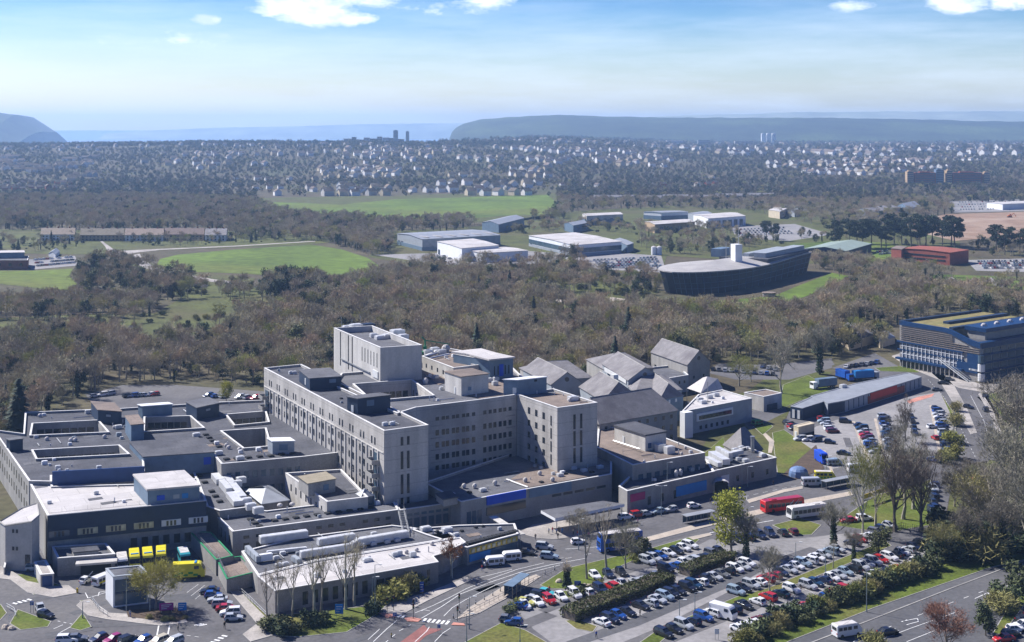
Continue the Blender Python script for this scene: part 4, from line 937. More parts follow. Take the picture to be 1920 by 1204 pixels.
gp = MB(); l_ = W([(453, 1034), (560, 1008), (735, 985), (838, 998), (866, 1007), (593, 1051), (497, 1075), (483, 1079)], 4.4); l_ = l_ if area2(l_) > 0 else l_[::-1]
sv = building('service_roof', 'dark flat service roof crowded with long silver ventilation ducts', 'hospital building', [[(453, 1034), (560, 1008), (735, 985), (838, 997), (862, 1007), (592, 1051), (496, 1075), (483, 1079)]], 4.6, 0, 'conc_dark', 'roof_mid', par=.3)
for (a, b_, w, h, m) in (((487, 1016), (576, 1004), 2.2, 1.7, 'duct'), ((596, 1020), (664, 1009), 2.0, 1.6, 'duct'), ((563, 1043), (660, 1028), 1.6, 1.5, 'duct'), ((668, 1020), (764, 1004), 2.0, 1.6, 'duct'), ((655, 1028), (670, 1019), 1.5, 1.3, 'duct'),
                         ((463, 1031), (485, 1052), 1.2, 1.4, 'clad_grey'), ((485, 1050), (510, 1046), 1.2, 1.5, 'clad_white'), ((500, 1036), (575, 1028), 1.0, .6, 'duct'), ((550, 1048), (562, 1056), 1.2, 1.2, 'clad_grey')):
    p, q = P(*a, 5), P(*b_, 5); c = (p + q) / 2; d = q - p; g = MB(); an = math.atan2(d.y, d.x)
    g.box((c.x, c.y, 4.7 + h / 2), (d.length, w, h), an); g.box((c.x, c.y, 4.7 + h + .05), (d.length - .4, w * .8, .1), an)
    for k in range(int(d.length // 2.5)): e = p + d * ((k + .5) / (d.length // 2.5)); g.box((e.x, e.y, 4.7 + h / 2), (.12, w + .12, h + .12), an)
    g.build('duct', m, sv.root)
sv.vents([(530, 1040), (545, 1034), (522, 1062), (700, 1022), (726, 1018), (745, 1015), (518, 1048), (535, 1060)], 4.4, 'unit', 1.0, .7)
sc_ = thing('steel_staircase', 'grey steel escape stair climbing to the podium roof', 'staircase', P(772, 1000, 4.6))
a = MB(); base = P(762, 1004, 4.6); top = P(752, 958, 6.4)
for s in (-.8, .8): a.bar(base + Vector((s, 0, 0)), top + Vector((s, 0, 0)), .1); a.bar(base + Vector((s, 0, 1.1)), top + Vector((s, 0, 1.1)), .06)
for k in range(14): c = base.lerp(top, k / 13); a.box(c, (1.6, .3, .06))
for s in (-.8, .8):
    for k in (0, .5, 1): c = base.lerp(top, k) + Vector((s, 0, 0)); a.bar(c, c + Vector((0, 0, 3.2 if k else 1.1)), .07)
a.build('flight', 'steel', sc_)
vt = building('terrace', 'brown terrace deck with a bright green edge beside the ambulance yard', 'terrace', [[(355, 996), (396, 998), (437, 1042), (405, 1050)]], 4.0, 0, 'conc_dark', 'roof_brown', par=.2, cop='sign_green', copw=.3)
vt2 = building('terrace', 'lower brown terrace deck with green and white edging at the yard corner', 'terrace', [[(406, 1049), (452, 1043), (482, 1072), (425, 1086)]], 3.4, 0, 'conc_dark', 'roof_brown', par=.9, cop='sign_green', copw=.3)
for v, (a, b_) in ((vt, ((355, 993), (405, 1046))), (vt2, ((408, 1046), (425, 1083)))):
    g = MB(); p, q = P(*a, v.zt), P(*b_, v.zt)
    for k in range(8): c = p.lerp(q, k / 7); g.bar(c, c + Vector((0, 0, 1.1)), .04)
    for h in (.55, 1.1): g.bar(p + Vector((0, 0, h)), q + Vector((0, 0, h)), .035)
    g.build('railing', 'steel', v.root)

# ------------------------------------------------------------------ small buildings round the ambulance yard
am = building('ambulance_station', 'grey flat-roofed ambulance garage with an open front bay', 'garage', [[(97, 1025), (108, 1047), (216, 1039), (199, 1019)]], 4.6, 0, 'conc_dark', 'roof_mid')
am.strip((108, 1047), (216, 1039), .2, 3.2, 'dark', .2, m0=5.5, m1=1, name='garage_opening'); am.strip((108, 1047), (216, 1039), 3.3, 3.8, 'conc_pale', 3.2, m0=4.5, m1=-.6, name='lintel'); am.plant([(135, 1028), (139, 1035), (185, 1031)], 5.3, 4, 'conc_dark', 'roof_dark')
sd = building('flat_roofed_shed', 'small pale shed with a dark open end on the grass island', 'shed', [[(64, 1054), (76, 1078), (101, 1076), (86, 1050)]], 3, 0, 'conc_pale', 'paving', par=.05)
sd.strip((76, 1078), (101, 1076), .1, 2.6, 'clad_deep', .2, m0=.4, m1=.4, name='door')
gt = building('gatehouse', 'tall narrow gatehouse with a white end wall and dark glazed front behind a tree', 'gatehouse', [[(198, 1066), (212, 1082), (278, 1074), (263, 1060)]], 7.2, 0, 'clad_white', 'roof_mid', par=.15, cop='clad_grey')
gt.strip((212, 1082), (278, 1074), .5, 6.4, 'glass_blue', .25, m0=.4, m1=.4, name='glazing'); gt.strip((212, 1082), (278, 1074), 3.2, 3.6, 'clad_navy', .4, m0=.4, m1=.4, name='spandrel')
yw = thing('yard_wall', 'low white wall enclosing a parking yard by the stair tower', 'wall', (*P(45, 1062, 0).xy, 0))
b = MB(); pts = [P(8, 1078), P(14, 1050), P(70, 1046), P(78, 1062)]
for p, q in zip(pts, pts[1:]): c = (p + q) / 2; d = q - p; b.box((c.x, c.y, .9), (d.length, .3, 1.8), math.atan2(d.y, d.x))
b.build('wall', 'conc_pale', yw); b = MB()
for p, q in zip(pts, pts[1:]): c = (p + q) / 2; d = q - p; b.box((c.x, c.y, 1.85), (d.length + .1, .42, .1), math.atan2(d.y, d.x))
b.build('coping', 'coping', yw)

def clutter(B, poly, n, z, seed, hole=()):
    rr = random.Random(seed); xs = [p[0] for p in poly]; ys = [p[1] for p in poly]; k = 0
    while k < n:
        x, y = rr.uniform(min(xs), max(xs)), rr.uniform(min(ys), max(ys)); ok = False
        for (x0, y0), (x1, y1) in zip(poly, poly[1:] + poly[:1]):
            if (y0 > y) != (y1 > y) and x < (x1 - x0) * (y - y0) / (y1 - y0) + x0: ok = not ok
        if not ok: continue
        k += 1; t = rr.random(); c = P(x, y, z); b = MB()
        if t < .35:
            w = rr.uniform(.5, 1.1); b.box((c.x, c.y, z + w * .5), (w * 1.5, w, w), rad(29)); b.box((c.x, c.y, z + w + .05), (w * 1.2, w * .7, .1), rad(29)); b.build('air_unit', rr.choice(('duct', 'clad_grey', 'clad_white')), B.root)
        elif t < .6: b.bar((c.x, c.y, z), (c.x, c.y, z + rr.uniform(.6, 1.5)), .16, n=6); b.build('vent_pipe', 'duct', B.root)
        elif t < .8:
            d = rr.choice((rad(29), rad(119))); l = rr.uniform(3, 8); e = Vector((math.cos(d) * l, math.sin(d) * l, 0)); b.bar(c + Vector((0, 0, .25)), c + e + Vector((0, 0, .25)), .12, n=5); b.build('roof_pipe', rr.choice(('duct', 'steel')), B.root)
        else: w = rr.uniform(1.5, 3.2); b.box((c.x, c.y, z + .015), (w * 1.6, w, .03), rad(29)); b.build('roof_patch', rr.choice(('roof_mid', 'roof_brown', 'asphalt_dark')), B.root)
clutter(lb, [(48, 816), (220, 812), (240, 824), (60, 842)], 9, 12.3, 1); clutter(lb, [(200, 790), (265, 786), (262, 812), (215, 812)], 7, 12.3, 2); clutter(lb, [(385, 806), (412, 800), (450, 845), (520, 842), (560, 852), (420, 864)], 16, 12.3, 3); clutter(lb, [(45, 866), (240, 854), (262, 880), (60, 890)], 9, 12.3, 4); clutter(lb, [(70, 776), (170, 771), (178, 784), (70, 790)], 5, 12.3, 5); clutter(lb, [(300, 765), (345, 762), (430, 760), (490, 757), (490, 768), (420, 774), (360, 778)], 7, 12.3, 6)
clutter(wb, [(505, 690), (560, 688), (600, 715), (650, 735), (690, 775), (785, 795), (722, 803)], 14, 26.3, 7); clutter(mb_, [(790, 755), (850, 740), (950, 736), (900, 746)], 8, 26.3, 8); clutter(mb_, [(800, 702), (840, 700), (830, 725), (815, 715)], 6, 26.5, 9); clutter(rw, [(985, 735), (1025, 728), (1110, 754), (1050, 762)], 6, 26.3, 10); clutter(fr, [(400, 955), (470, 958), (660, 942), (730, 945), (640, 965), (440, 990)], 16, 6.3, 11)
clutter(wr, [(70, 910), (250, 912), (370, 925), (100, 960)], 10, 11.85, 12); clutter(p2, [(880, 925), (990, 905), (1130, 880), (1130, 860), (1050, 870), (960, 880)], 14, 7.6, 13); clutter(qb, [(1190, 866), (1310, 848), (1262, 832), (1215, 846)], 8, 10, 14); clutter(r2, [(1180, 908), (1320, 872), (1310, 882), (1190, 914)], 8, 5.8, 15); clutter(s2, [(1345, 874), (1440, 854), (1400, 842), (1360, 850)], 8, 5.6, 16)
clutter(fp, [(500, 1082), (600, 1060), (790, 1030), (850, 1015), (800, 1045), (525, 1100)], 12, 5.1, 17); clutter(sv, [(500, 1040), (560, 1018), (730, 992), (820, 1000), (640, 1038), (520, 1065)], 14, 4.4, 18); clutter(sh, [(790, 998), (860, 990), (955, 986), (955, 998), (880, 1018)], 8, 4.35, 19); clutter(wf, [(1295, 764), (1395, 744), (1352, 735), (1310, 745)], 8, 8.6, 20); clutter(bw, [(800, 668), (840, 656), (880, 672), (850, 684)], 8, 30.4, 21); clutter(hw, [(550, 890), (640, 885), (670, 925), (625, 932)], 6, 8.9, 22)
# ------------------------------------------------------------------ right side: pre-fab unit, blue building, lorries, kiosk
pf = building('modular_unit', 'long grey sheet-roofed modular building with red panels beside the car park', 'building', [[(1541, 751), (1552, 757), (1585, 751), (1728, 707), (1703, 699), (1600, 720), (1520, 743)]], 4.6, 0, 'clad_grey', 'roof_metal', par=.05, cop='roof_metal')
pf.win((1585, 751), (1728, 707), [(.5, 4.2)], 16, .55, 'clad_navy', m0=.6, m1=.6, name='dark_panel'); pf.strip((1585, 751), (1728, 707), 1.6, 4.4, 'sign_red', .3, m0=20, m1=23, name='panel'); pf.strip((1585, 751), (1728, 707), .4, 3.4, 'brick_red', .25, m0=18, m1=16, name='panel')
pf.strip((1552, 757), (1585, 751), .3, 4.3, 'clad_navy', .15, m0=.4, m1=.4, name='cladding'); pf.vents([(1581, 727)], 4.5, 'unit', 1.8, 1.3)
ps = building('modular_unit', 'dark grey modular shed with two white door frames at the end of the long unit', 'building', [[(1482, 762), (1504, 766), (1545, 753), (1522, 744)]], 4.6, 0, 'clad_navy', 'roof_metal', par=.05, cop='roof_metal')
ps.win((1482, 762), (1504, 766), [(.4, 3.6)], 2, 1.1, 'frame_white', m0=.3, m1=.3, name='door_frame', d=.3)
ks = building('kiosk', 'tan kiosk with a thick yellowish flat roof beside the parked cars', 'kiosk', [[(1488, 798), (1497, 801), (1527, 794), (1518, 791)]], 4.4, 0, 'clad_cream', 'clad_cream', par=.02, cop='clad_cream')
ks.strip((1497, 801), (1527, 794), .1, 1.6, 'dark', .2, m0=.3, m1=.3, name='opening'); ks.strip((1488, 798), (1497, 801), .2, 2.6, 'frame_white', .2, m0=.8, m1=.8, name='door')
tn = thing('dome_tent', 'light blue dome tent on the lawn beside the boiler house', 'tent', (*P(1497, 893, 0).xy, 0))
b = MB(); c = P(1497, 893, 0); b.bar((c.x, c.y, 0.1), (c.x, c.y, 1.2), 3.2, 3.1, n=12); b.dome((c.x, c.y, 1.2), 3.1, 3.1, 2.0, 12, 4)
mat('tent_blue', (.12, .19, .34), .6, .12, .5); b.build('cover', 'tent_blue', tn)
b = MB()
for k in range(6): a = k * math.pi / 3; b.bar((c.x + 3.2 * math.cos(a), c.y + 3.2 * math.sin(a), .1), (c.x + 3.1 * math.cos(a), c.y + 3.1 * math.sin(a), 1.25), .06); b.bar((c.x + 3.1 * math.cos(a), c.y + 3.1 * math.sin(a), 1.25), (c.x, c.y, 3.24), .05)
b.build('frame', 'steel', tn)

# the blue-fronted medical building at the right edge
bb_ = thing('medical_building', 'large blue and beige banded building with a planted roof at the right edge', 'office building', (*P(1850, 700, 0).xy, 0))
g0, g1, g2 = P(1687, 687), P(1840, 717), P(1990, 688)
def up(p, z): return Vector((p.x, p.y, z))
FL = [0, 4.6, 8.4, 12.2, 16, 19.5]
eL, eR = g0, g1
d1 = (eR - eL); L1 = d1.length; d1.normalize(); n1 = Vector((d1.y, -d1.x, 0)); n1 = n1 if n1.dot(eL) < 0 else -n1
d2 = (g2 - g1); L2 = d2.length; d2.normalize(); n2 = Vector((d2.y, -d2.x, 0)); n2 = n2 if n2.dot(g1) < 0 else -n2
an1, an2 = math.atan2(d1.y, d1.x), math.atan2(d2.y, d2.x)
def rz_(t):                              # roof edge falls in a curve towards the near corner
    return 21.5 - 4.2 * sstep(.55, 1.0, t)
b = MB(); K = 20
for i in range(K):
    t0, t1 = i / K, (i + 1) / K; p, q = eL + d1 * L1 * t0, eL + d1 * L1 * t1
    b.face([up(p, 0), up(q, 0), up(q, rz_(t1) - .3), up(p, rz_(t0) - .3)])
b.face([up(g1, 0), up(g2, 0), up(g2, 17), up(g1, 17)])
back = g0 + (g2 - g1); b.face([up(g0, 0), up(back, 0), up(back, 21), up(g0, 21)])
mat('clad_stone', (.28, .27, .255), .8, .16, .6, fine=.25); b.build('wall', 'clad_stone', bb_)
b = MB()
for i in range(K):
    t0, t1 = i / K, (i + 1) / K; p, q = eL + d1 * L1 * t0 + n1 * .6, eL + d1 * L1 * t1 + n1 * .6
    h0, h1 = 1.9 + .5 * sstep(.5, 1, t0), 1.9 + .5 * sstep(.5, 1, t1)
    b.face([up(p, rz_(t0) - h0), up(q, rz_(t1) - h1), up(q, rz_(t1)), up(p, rz_(t0))])
    b.face([up(p, rz_(t0)), up(q, rz_(t1)), up(q - n1 * 1.2, rz_(t1)), up(p - n1 * 1.2, rz_(t0))])
p = g1 + n1 * .6 + n2 * .5; q = g2 + n2 * .5; b.face([up(p, 14.8), up(q, 14.8), up(q, 17.3), up(p, 17.3)]); b.face([up(p, 17.3), up(q, 17.3), up(q - n2 * 3, 17.3), up(p - n2 * 3, 17.3)])
mat('clad_royal', (.009, .040, .115), .45, .12, .4); b.build('fascia', 'clad_royal', bb_)
b = MB(); p0, p1, p2 = eL + n1 * -.5, eR - n1 * .5, back
b.face([up(eL, 20.6), up(eL + d1 * L1 * .62, 20.5), up(eL + d1 * L1 * .62 + d2 * L2, 20.5), up(back, 20.6)]); b.build('planted_roof', 'roof_sedum', bb_)
b = MB(); q0 = eL + d1 * L1 * .62
b.face([up(q0, 17.1), up(eR, 17.1), up(g2, 17.1), up(q0 + d2 * L2, 17.1)]); b.build('roof', 'roof_dark', bb_)
b = MB()
for (t, w, s0) in ((.0, 1.6, 0), (.30, 3.0, .25), (.58, 2.2, .05)):
    c = eL + d1 * (L1 * t + w / 2) + d2 * (L2 * (s0 + .98) / 2); b.box((c.x, c.y, 21.1), (L2 * (1 - s0), w, 1.1), an2)
b.build('roof_upstand', 'clad_navy', bb_)
b = MB(); c = eL + d1 * L1 * .80 + d2 * (L2 * .5 + 6); b.box((c.x, c.y, 19.4), (L2 - 6, 9, 4.8), an2); o = b.build('upper_storey', 'clad_stone', bb_)
b = MB(); b.box((c.x, c.y, 21.5), (L2 - 4.5, 11, 1.8), an2); b.build('roof', 'clad_royal', o)
for i in range(5): b = MB(); e = c + d2 * (-L2 * .36 + i * L2 * .16); b.dome((e.x, e.y, 22.4), 1.5, 1.1, 1.3, 8, 3); b.build('roof_vent', 'roof_white', o)
mat('glass_pale', (.20, .22, .25), .25, .35, .7); ng = 0
for lv, (z0, z1) in enumerate(((4.9, 7.7), (8.7, 11.4), (12.5, 14.9))):
    for i in range(15):
        c = eL + d1 * (2 + (L1 - 12) * (i + .5) / 15) + n1 * .06
        link('window', wmesh((L1 - 12) / 15 - .7, z1 - z0, .2, 'glass_pale' if lv < 2 else 'glass_blue'), bb_, up(c, (z0 + z1) / 2) - ORG[bb_.name], an1); ng += 1
for lv, (z0, z1) in enumerate(((.6, 3.8), (5.2, 7.6), (9.0, 11.4), (12.2, 14.4))):
    for i in range(10):
        c = g1 + d2 * (1.5 + (L2 - 2) * (i + .5) / 10) + n2 * .06
        link('window', wmesh((L2 - 2) / 10 - .8, z1 - z0, .2, 'glass_blue'), bb_, up(c, (z0 + z1) / 2) - ORG[bb_.name], an2)
b = MB()
for z, w, h in ((4.1, 2.0, .9), (8.2, .5, .5), (11.9, 1.0, .7)): c = eL + d1 * (L1 - 10) / 2 + n1 * w / 2; b.box((c.x, c.y, z), (L1 - 8, w, h), an1)
for z in (4.6, 8.3, 11.9): c = g1 + d2 * L2 / 2 + n2 * .3; b.box((c.x, c.y, z), (L2, .6, .8), an2)
c = eR - d1 * 7 + n1 * .3; b.box((c.x, c.y, 5.6), (11, .7, 4.2), an1); c = eR - d1 * 4 + n1 * .25; b.box((c.x, c.y, 9.8), (6, .6, 4.2), an1)
b.build('band', 'clad_royal', bb_)
for i in range(14): c = eL + d1 * (3 + (L1 - 14) * i / 13) + n1 * 1.5; b = MB(); b.bar((c.x, c.y, 0.15), (c.x, c.y, 3.8), .22, n=6); b.build('column', 'conc_pale', bb_)
b = MB(); c = eL + d1 * (L1 - 12) / 2 + n1 * .1; b.box((c.x, c.y, 1.9), (L1 - 14, .3, 2.8), an1); b.build('shopfront', 'glass', bb_)
for z in (2.2, 6.4, 10.2): c = g1 + n1 * .1 + n2 * .1; b = MB(); b.bar((c.x, c.y, z - 1.6), (c.x, c.y, z + 1.6), 1.5, n=12); b.build('corner_bay', 'frame_white' if z < 9 else 'glass_blue', bb_)
b = MB()                                  # illegible white lettering on the corner
for i, w in enumerate((.5, .2, .5, .45, .5, .2, .4)): c = eR - d1 * (5.6 - i * .72) + n1 * .75; b.box((c.x, c.y, 5.0), (w, .12, .8), an1); b.box((c.x, c.y, 5.0), (w * .4, .14, .35), an1)
b.build('sign_lettering', 'frame_white', bb_)
b = MB()
for z in (12.4, 13.3, 14.2, 15.1, 16.0, 16.9, 17.8, 18.7):
    tm = 1.0 if z < 14.6 else (.86 if z < 16 else .68); c = eL + d1 * (L1 * tm) / 2 + n1 * .35; b.box((c.x, c.y, z), (L1 * tm - 1, .5, .22), an1)
mat('louvre_brown', (.22, .185, .155), .8, .3, 1.2); b.build('sun_louvres', 'louvre_brown', bb_)
b = MB()
for i in range(16): c = eL + d1 * (2 + (L1 - 12) * i / 15) + n1 * .3; b.box((c.x, c.y, 8.1), (.28, .4, 7.0), an1)
for z in (6.4, 10.1): c = eL + d1 * (L1 - 8) / 2 + n1 * .25; b.box((c.x, c.y, z), (L1 - 10, .3, .22), an1)
b.build('frame_grid', 'clad_white', bb_)
b = MB(); a, e = eL + d1 * L1 * .56 + n1 * 2.6 + Vector((0, 0, 7.6)), eL + d1 * L1 * .93 + n1 * 3.4 + Vector((0, 0, .2))
for s in (0, 1.6): b.bar(a + n1 * s, e + n1 * s, .2); b.bar(a + n1 * s + Vector((0, 0, 1.1)), e + n1 * s + Vector((0, 0, 1.1)), .06)
for k in range(24): c = a.lerp(e, k / 23) + n1 * .8; b.box(c, (.5, 1.7, .06), an1)
b.build('outside_stair', 'steel', bb_)
gable('house', 'cream house with a hipped slate roof half hidden by trees beside the blue building', 'house', [(1592, 640), (1640, 628), (1612, 608)], 4.5, 7.5, 0, 'clad_cream', 'roof_slate', hip=(3, 3))
gable('house', 'low pale-roofed house behind the tall bare trees at the car park', 'house', [(1650, 640), (1678, 632), (1660, 618)], 3.5, 6, 0, 'clad_cream', 'roof_metal', hip=(2, 2))
for i, t in enumerate(([(1782, 540), (1815, 543), (1800, 530)], [(1818, 546), (1850, 548), (1840, 532)], [(1852, 544), (1888, 545), (1875, 530)])):
    gable('bungalow', ('grey bungalow roof nearest the yellow shrub', 'middle one of three grey bungalow roofs by the green strip', 'grey bungalow roof at the right edge of the green strip')[i], 'bungalow', t, 3.5, 7, 0, 'clad_cream', 'roof_slate', hip=(2, 2), group='bungalows by the green strip')

# ------------------------------------------------------------------ oval office building with mast
ov = thing('oval_office', 'ship-shaped navy glass office with a pale curved roof and white lift tower', 'office building', (*P(1375, 545, 0).xy, 0))
o0 = P(1375, 535, 0); axd = Vector((.80, .60, 0)).normalized(); pz = Vector((-axd.y, axd.x, 0))
Lr, Wr_ = 62, 21
a0 = Vector((130.7, 841.8, 0)); a1 = Vector((236.7, 995.8, 0)); axd = (a1 - a0); Lr = axd.length; axd.normalize(); pz = Vector((-axd.y, axd.x, 0)); an = math.atan2(axd.y, axd.x)
def hull(t, s, out=0.0):                  # t 0..1 along, s -1..1 across; blunt bow at the left
    hw = 28 * math.sqrt(max(0, 1 - (1 - min(1, t / .36)) ** 2.2)) * (1 - (.15 * sstep(.5, 1, t) if s < 0 else .95 * sstep(.42, .62, t))) + out
    return a0 + axd * Lr * t + pz * (s * hw + 28)
loopb, loopt = [], []
ts = [0, .01, .04, .09, .16, .25, .36, .48, .60, .75, .9, 1.0]
for t in ts: loopb.append((hull(t, -1), t))
for t in ts[::-1]: loopb.append((hull(t, 1), t))
def rt(t): return 15.2 - 1.6 * sstep(0, .5, t) + 4.5 * sstep(.45, 1, t) * .25
b = MB(); n_ = len(loopb); mid = a0 + axd * Lr * .45 + pz * 20
lo = [(p - mid) * .93 + mid for p, t in loopb]; hi = [(p, t) for p, t in loopb]
for i in range(n_):
    j = (i + 1) % n_; b.face([up(lo[i], 0), up(lo[j], 0), up(hi[j][0], rt(hi[j][1])), up(hi[i][0], rt(hi[i][1]))])
mat('glass_navy', (.010, .018, .038), .5, .3, .3, spec=.25); b.build('glazed_wall', 'glass_navy', ov)
b = MB()
for i in range(0, 12):
    for k in (0, .5):
        if i == 11 and k: continue
        p = lo[i].lerp(lo[(i + 1) % n_], k); q = hi[i][0].lerp(hi[(i + 1) % n_][0], k); tt = hi[i][1]; b.bar(up(p, .1) + (p - mid).normalized() * .3, up(q, rt(tt)) + (q - mid).normalized() * .3, .14, n=4)
for z in (4, 7.8, 11.6):
    f = z / 15
    for i in range(11):
        p = lo[i].lerp(hi[i][0], f); q = lo[i + 1].lerp(hi[i + 1][0], f); b.bar(up(p, z) + (p - mid).normalized() * .2, up(q, z) + (q - mid).normalized() * .2, .1, n=4)
b.build('mullions', 'clad_blue', ov)
b = MB(); mid2 = a0 + axd * Lr * .32 + pz * 26
for i in range(n_):
    j = (i + 1) % n_; b.face([up(hi[i][0] + (hi[i][0] - mid).normalized() * .8, rt(hi[i][1]) + .5), up(hi[j][0] + (hi[j][0] - mid).normalized() * .8, rt(hi[j][1]) + .5), up(mid2, 18.6)])
    b.face([up(hi[i][0] + (hi[i][0] - mid).normalized() * .8, rt(hi[i][1]) - .2), up(hi[j][0] + (hi[j][0] - mid).normalized() * .8, rt(hi[j][1]) - .2), up(hi[j][0] + (hi[j][0] - mid).normalized() * .8, rt(hi[j][1]) + .5), up(hi[i][0] + (hi[i][0] - mid).normalized() * .8, rt(hi[i][1]) + .5)])
mat('roof_zinc', (.42, .40, .37), .6, .12, .1, fine=.1, seam=3.0); b.build('roof', 'roof_zinc', ov)
b = MB(); b.prism([(a0 + axd * Lr * u + pz * w).xy for u, w in ((.52, 2), (.985, 5), (.985, 26), (.6, 27), (.52, 40))], 15, 17.2); b.build('wing_roof', 'roof_dark', ov)
b = MB(); c = a0 + axd * Lr * .77 + pz * 12; b.box((c.x, c.y, 18.6), (Lr * .40, 9, 4.0), an); c = a0 + axd * Lr * .74 + pz * 23; b.box((c.x, c.y, 18.2), (Lr * .34, 5, 3), an); b.build('plant_room', 'clad_grey', ov)
b = MB(); c = P(1352, 480, 16); b.box((c.x, c.y, 19), (18, 8, 6), an); b.build('plant_room', 'clad_blue', ov)
tp = P(1381, 493, 15.6); b = MB(); b.box((tp.x, tp.y, 21.5), (5.6, 6.5, 15), rad(20)); o = b.build('lift_tower', 'clad_white', ov)
b = MB(); b.bar((tp.x + 1.5, tp.y, 29), (tp.x + 1.5, tp.y, 43), .22, .1, n=6); b.build('mast', 'frame_white', o)
b = MB(); c2 = tp + axd * 4 + pz * 10; b.bar((c2.x, c2.y, 16), (c2.x, c2.y, 30), .3, n=6); b.bar((c2.x + 3, c2.y, 16), (c2.x + 3, c2.y, 29), .3, n=6); b.build('flue', 'steel', ov)
cb2 = thing('bin_store', 'small brown round-cornered store on the lawn below the oval office', 'shed', (*P(1442, 558, 0).xy, 0)); b = MB(); c = P(1442, 556, 0); b.bar((c.x, c.y, .1), (c.x, c.y, 2.4), 4.2, n=10); b.build('wall', 'brick_grey', cb2); b = MB(); b.bar((c.x, c.y, 2.4), (c.x, c.y, 2.8), 4.8, n=10); b.build('roof', 'roof_brown', cb2)

# ------------------------------------------------------------------ trading estate beyond the wood
def shed(label, tri, zt, wall, roof, rise=1.6, wins=None, strips=(), name='industrial_unit', cat='industrial unit', doors=0, group='sheds on the trading estate', lights=False):
    bl = gable(name, label, cat, tri, zt, zt + rise, 0, wall, roof, over=.5, group=group, ridge=False)
    A, B, C, D = bl.ends
    if wins: bl.win(B, C, wins[1], wins[0], wins[2], 'glass_blue', d=.4, m0=3, m1=3)
    for (z0, z1, m) in strips: bl.strip(B, C, z0, z1, m, .35, name='band'); bl.strip(A, B, z0, z1, m, .35, name='band')
    for i in range(doors): bl.strip(A, B, .1, 4.4, 'clad_navy', .3, m0=3 + i * 9, m1=max(1, (B - A).length - 8 - i * 9), name='roller_door')
    if lights:
        for i in range(6):
            t = (i + .5) / 6; p = B.lerp(C, t) + (A - B) * .25; z = zt + rise * .5 + .4; m = MB(); dd = (C - B).normalized(); m.box((p.x, p.y, z), (2.4, (A - B).length * .35, .2), math.atan2(dd.y, dd.x)); m.build('rooflight', 'roof_white', bl.root)
    return bl
shed('long pale shed with rows of white rooflights and a dark lower wall', [(745, 438), (792, 449), (938, 441)], 10.5, 'clad_grey', 'roof_metal', lights=True, strips=((.1, 3.5, 'clad_blue'),), doors=2)
shed('white two-part shed nearest the wood on the trading estate', [(820, 453), (866, 466), (935, 460)], 11, 'clad_white', 'roof_white', .6, doors=1)
shed('low white shed end with a loading front beside the white two-part shed', [(864, 468), (905, 475), (990, 470)], 8, 'clad_white', 'roof_white', .5, doors=2)
shed('white and blue shed with a tall front block beside the car lot', [(992, 442), (1076, 460), (1165, 453)], 10, 'clad_white', 'roof_white', .8, strips=((3, 7, 'glass_blue'), (.1, 2.4, 'clad_grey')), doors=1)
shed('small pale blue end shed right of the white and blue shed', [(1150, 450), (1176, 460), (1188, 456)], 7, 'clad_blue', 'roof_metal', .5)
shed('blue-grey shed with a sloping roof at the edge of the big green field', [(904, 417), (935, 421), (983, 409)], 9, 'clad_blue', 'roof_metal', 2.5)
shed('small blue shed with a grey gable left of the estate road', [(1058, 419), (1075, 423), (1102, 418)], 8, 'clad_blue', 'roof_metal', 2)
shed('grey shed with blue bands near the estate road', [(1092, 401), (1100, 405), (1168, 402)], 11, 'conc_pale', 'roof_white', 1.0, strips=((.1, 6, 'clad_blue'),), wins=(5, [(2, 7)], 4))
shed('white flat shed farthest left of the estate car park', [(1207, 397), (1240, 399), (1290, 397)], 9, 'clad_white', 'roof_metal', .6, strips=((.1, 5, 'clad_blue'),))
shed('buff brick shed with blue doors in front of the white flat shed', [(1209, 416), (1228, 421), (1303, 416)], 9.5, 'brick_buff', 'roof_white', 1.2, wins=(4, [(.5, 6)], 5))
shed('dark fronted shed with a bright roof and a white end', [(1300, 403), (1328, 410), (1398, 405)], 11, 'clad_white', 'roof_white', 1.5, wins=(6, [(1, 8)], 6))
shed('low grey shed joined behind the dark fronted shed', [(1290, 400), (1305, 404), (1335, 400)], 8, 'clad_grey', 'roof_metal', 1)
shed('white and cream unit half hidden among trees on the estate', [(1441, 394), (1462, 397), (1475, 391)], 9, 'clad_cream', 'roof_white', .4); shed('grey roofed unit under the trees beside the cream unit', [(1470, 397), (1490, 400), (1512, 394)], 5, 'clad_grey', 'roof_metal', 2.5)
shed('dull green shed with a pale green roof beside the lawn', [(1507, 467), (1586, 471), (1634, 457)], 7.5, 'clad_navy', 'roof_green', 2.6, name='warehouse', cat='warehouse', group=None, wins=(3, [(.5, 4)], 4))
rb = shed('red brick building with dark bands and a red ribbed roof', [(1688, 466), (1781, 474), (1816, 469)], 10.5, 'brick_red', 'brick_red', .8, name='brick_office', cat='office building', group=None)
for z in (3, 6.2): rb.strip(rb.ends[0], rb.ends[1], z, z + 1.2, 'glass', .3, m0=3, m1=4, name='window_band')
shed('red brick end block joined to the left of the red ribbed roof', [(1671, 466), (1690, 468), (1700, 463)], 11, 'brick_red', 'roof_brown', .2, name='brick_office', cat='office building', group=None)
lbk = building('brick_office', 'red brick office with a blue glazed upper floor at the left edge', 'office building', [[(-14, 488), (52, 488), (54, 480), (-14, 480)]], 7.5, 0, 'brick_red', 'roof_mid', par=.2); lbk.plant([(-14, 470), (-14, 474), (46, 473)], 12, 7, 'clad_blue', 'roof_white', name='upper_floor'); lbk.win((-14, 488), (52, 488), [(3, 5.2)], 3, 2.4)
shed('little grey hut by the left car park', [(91, 475), (104, 477), (112, 471)], 3, 'clad_white', 'roof_metal', 2.2, name='hut', cat='hut', group=None)
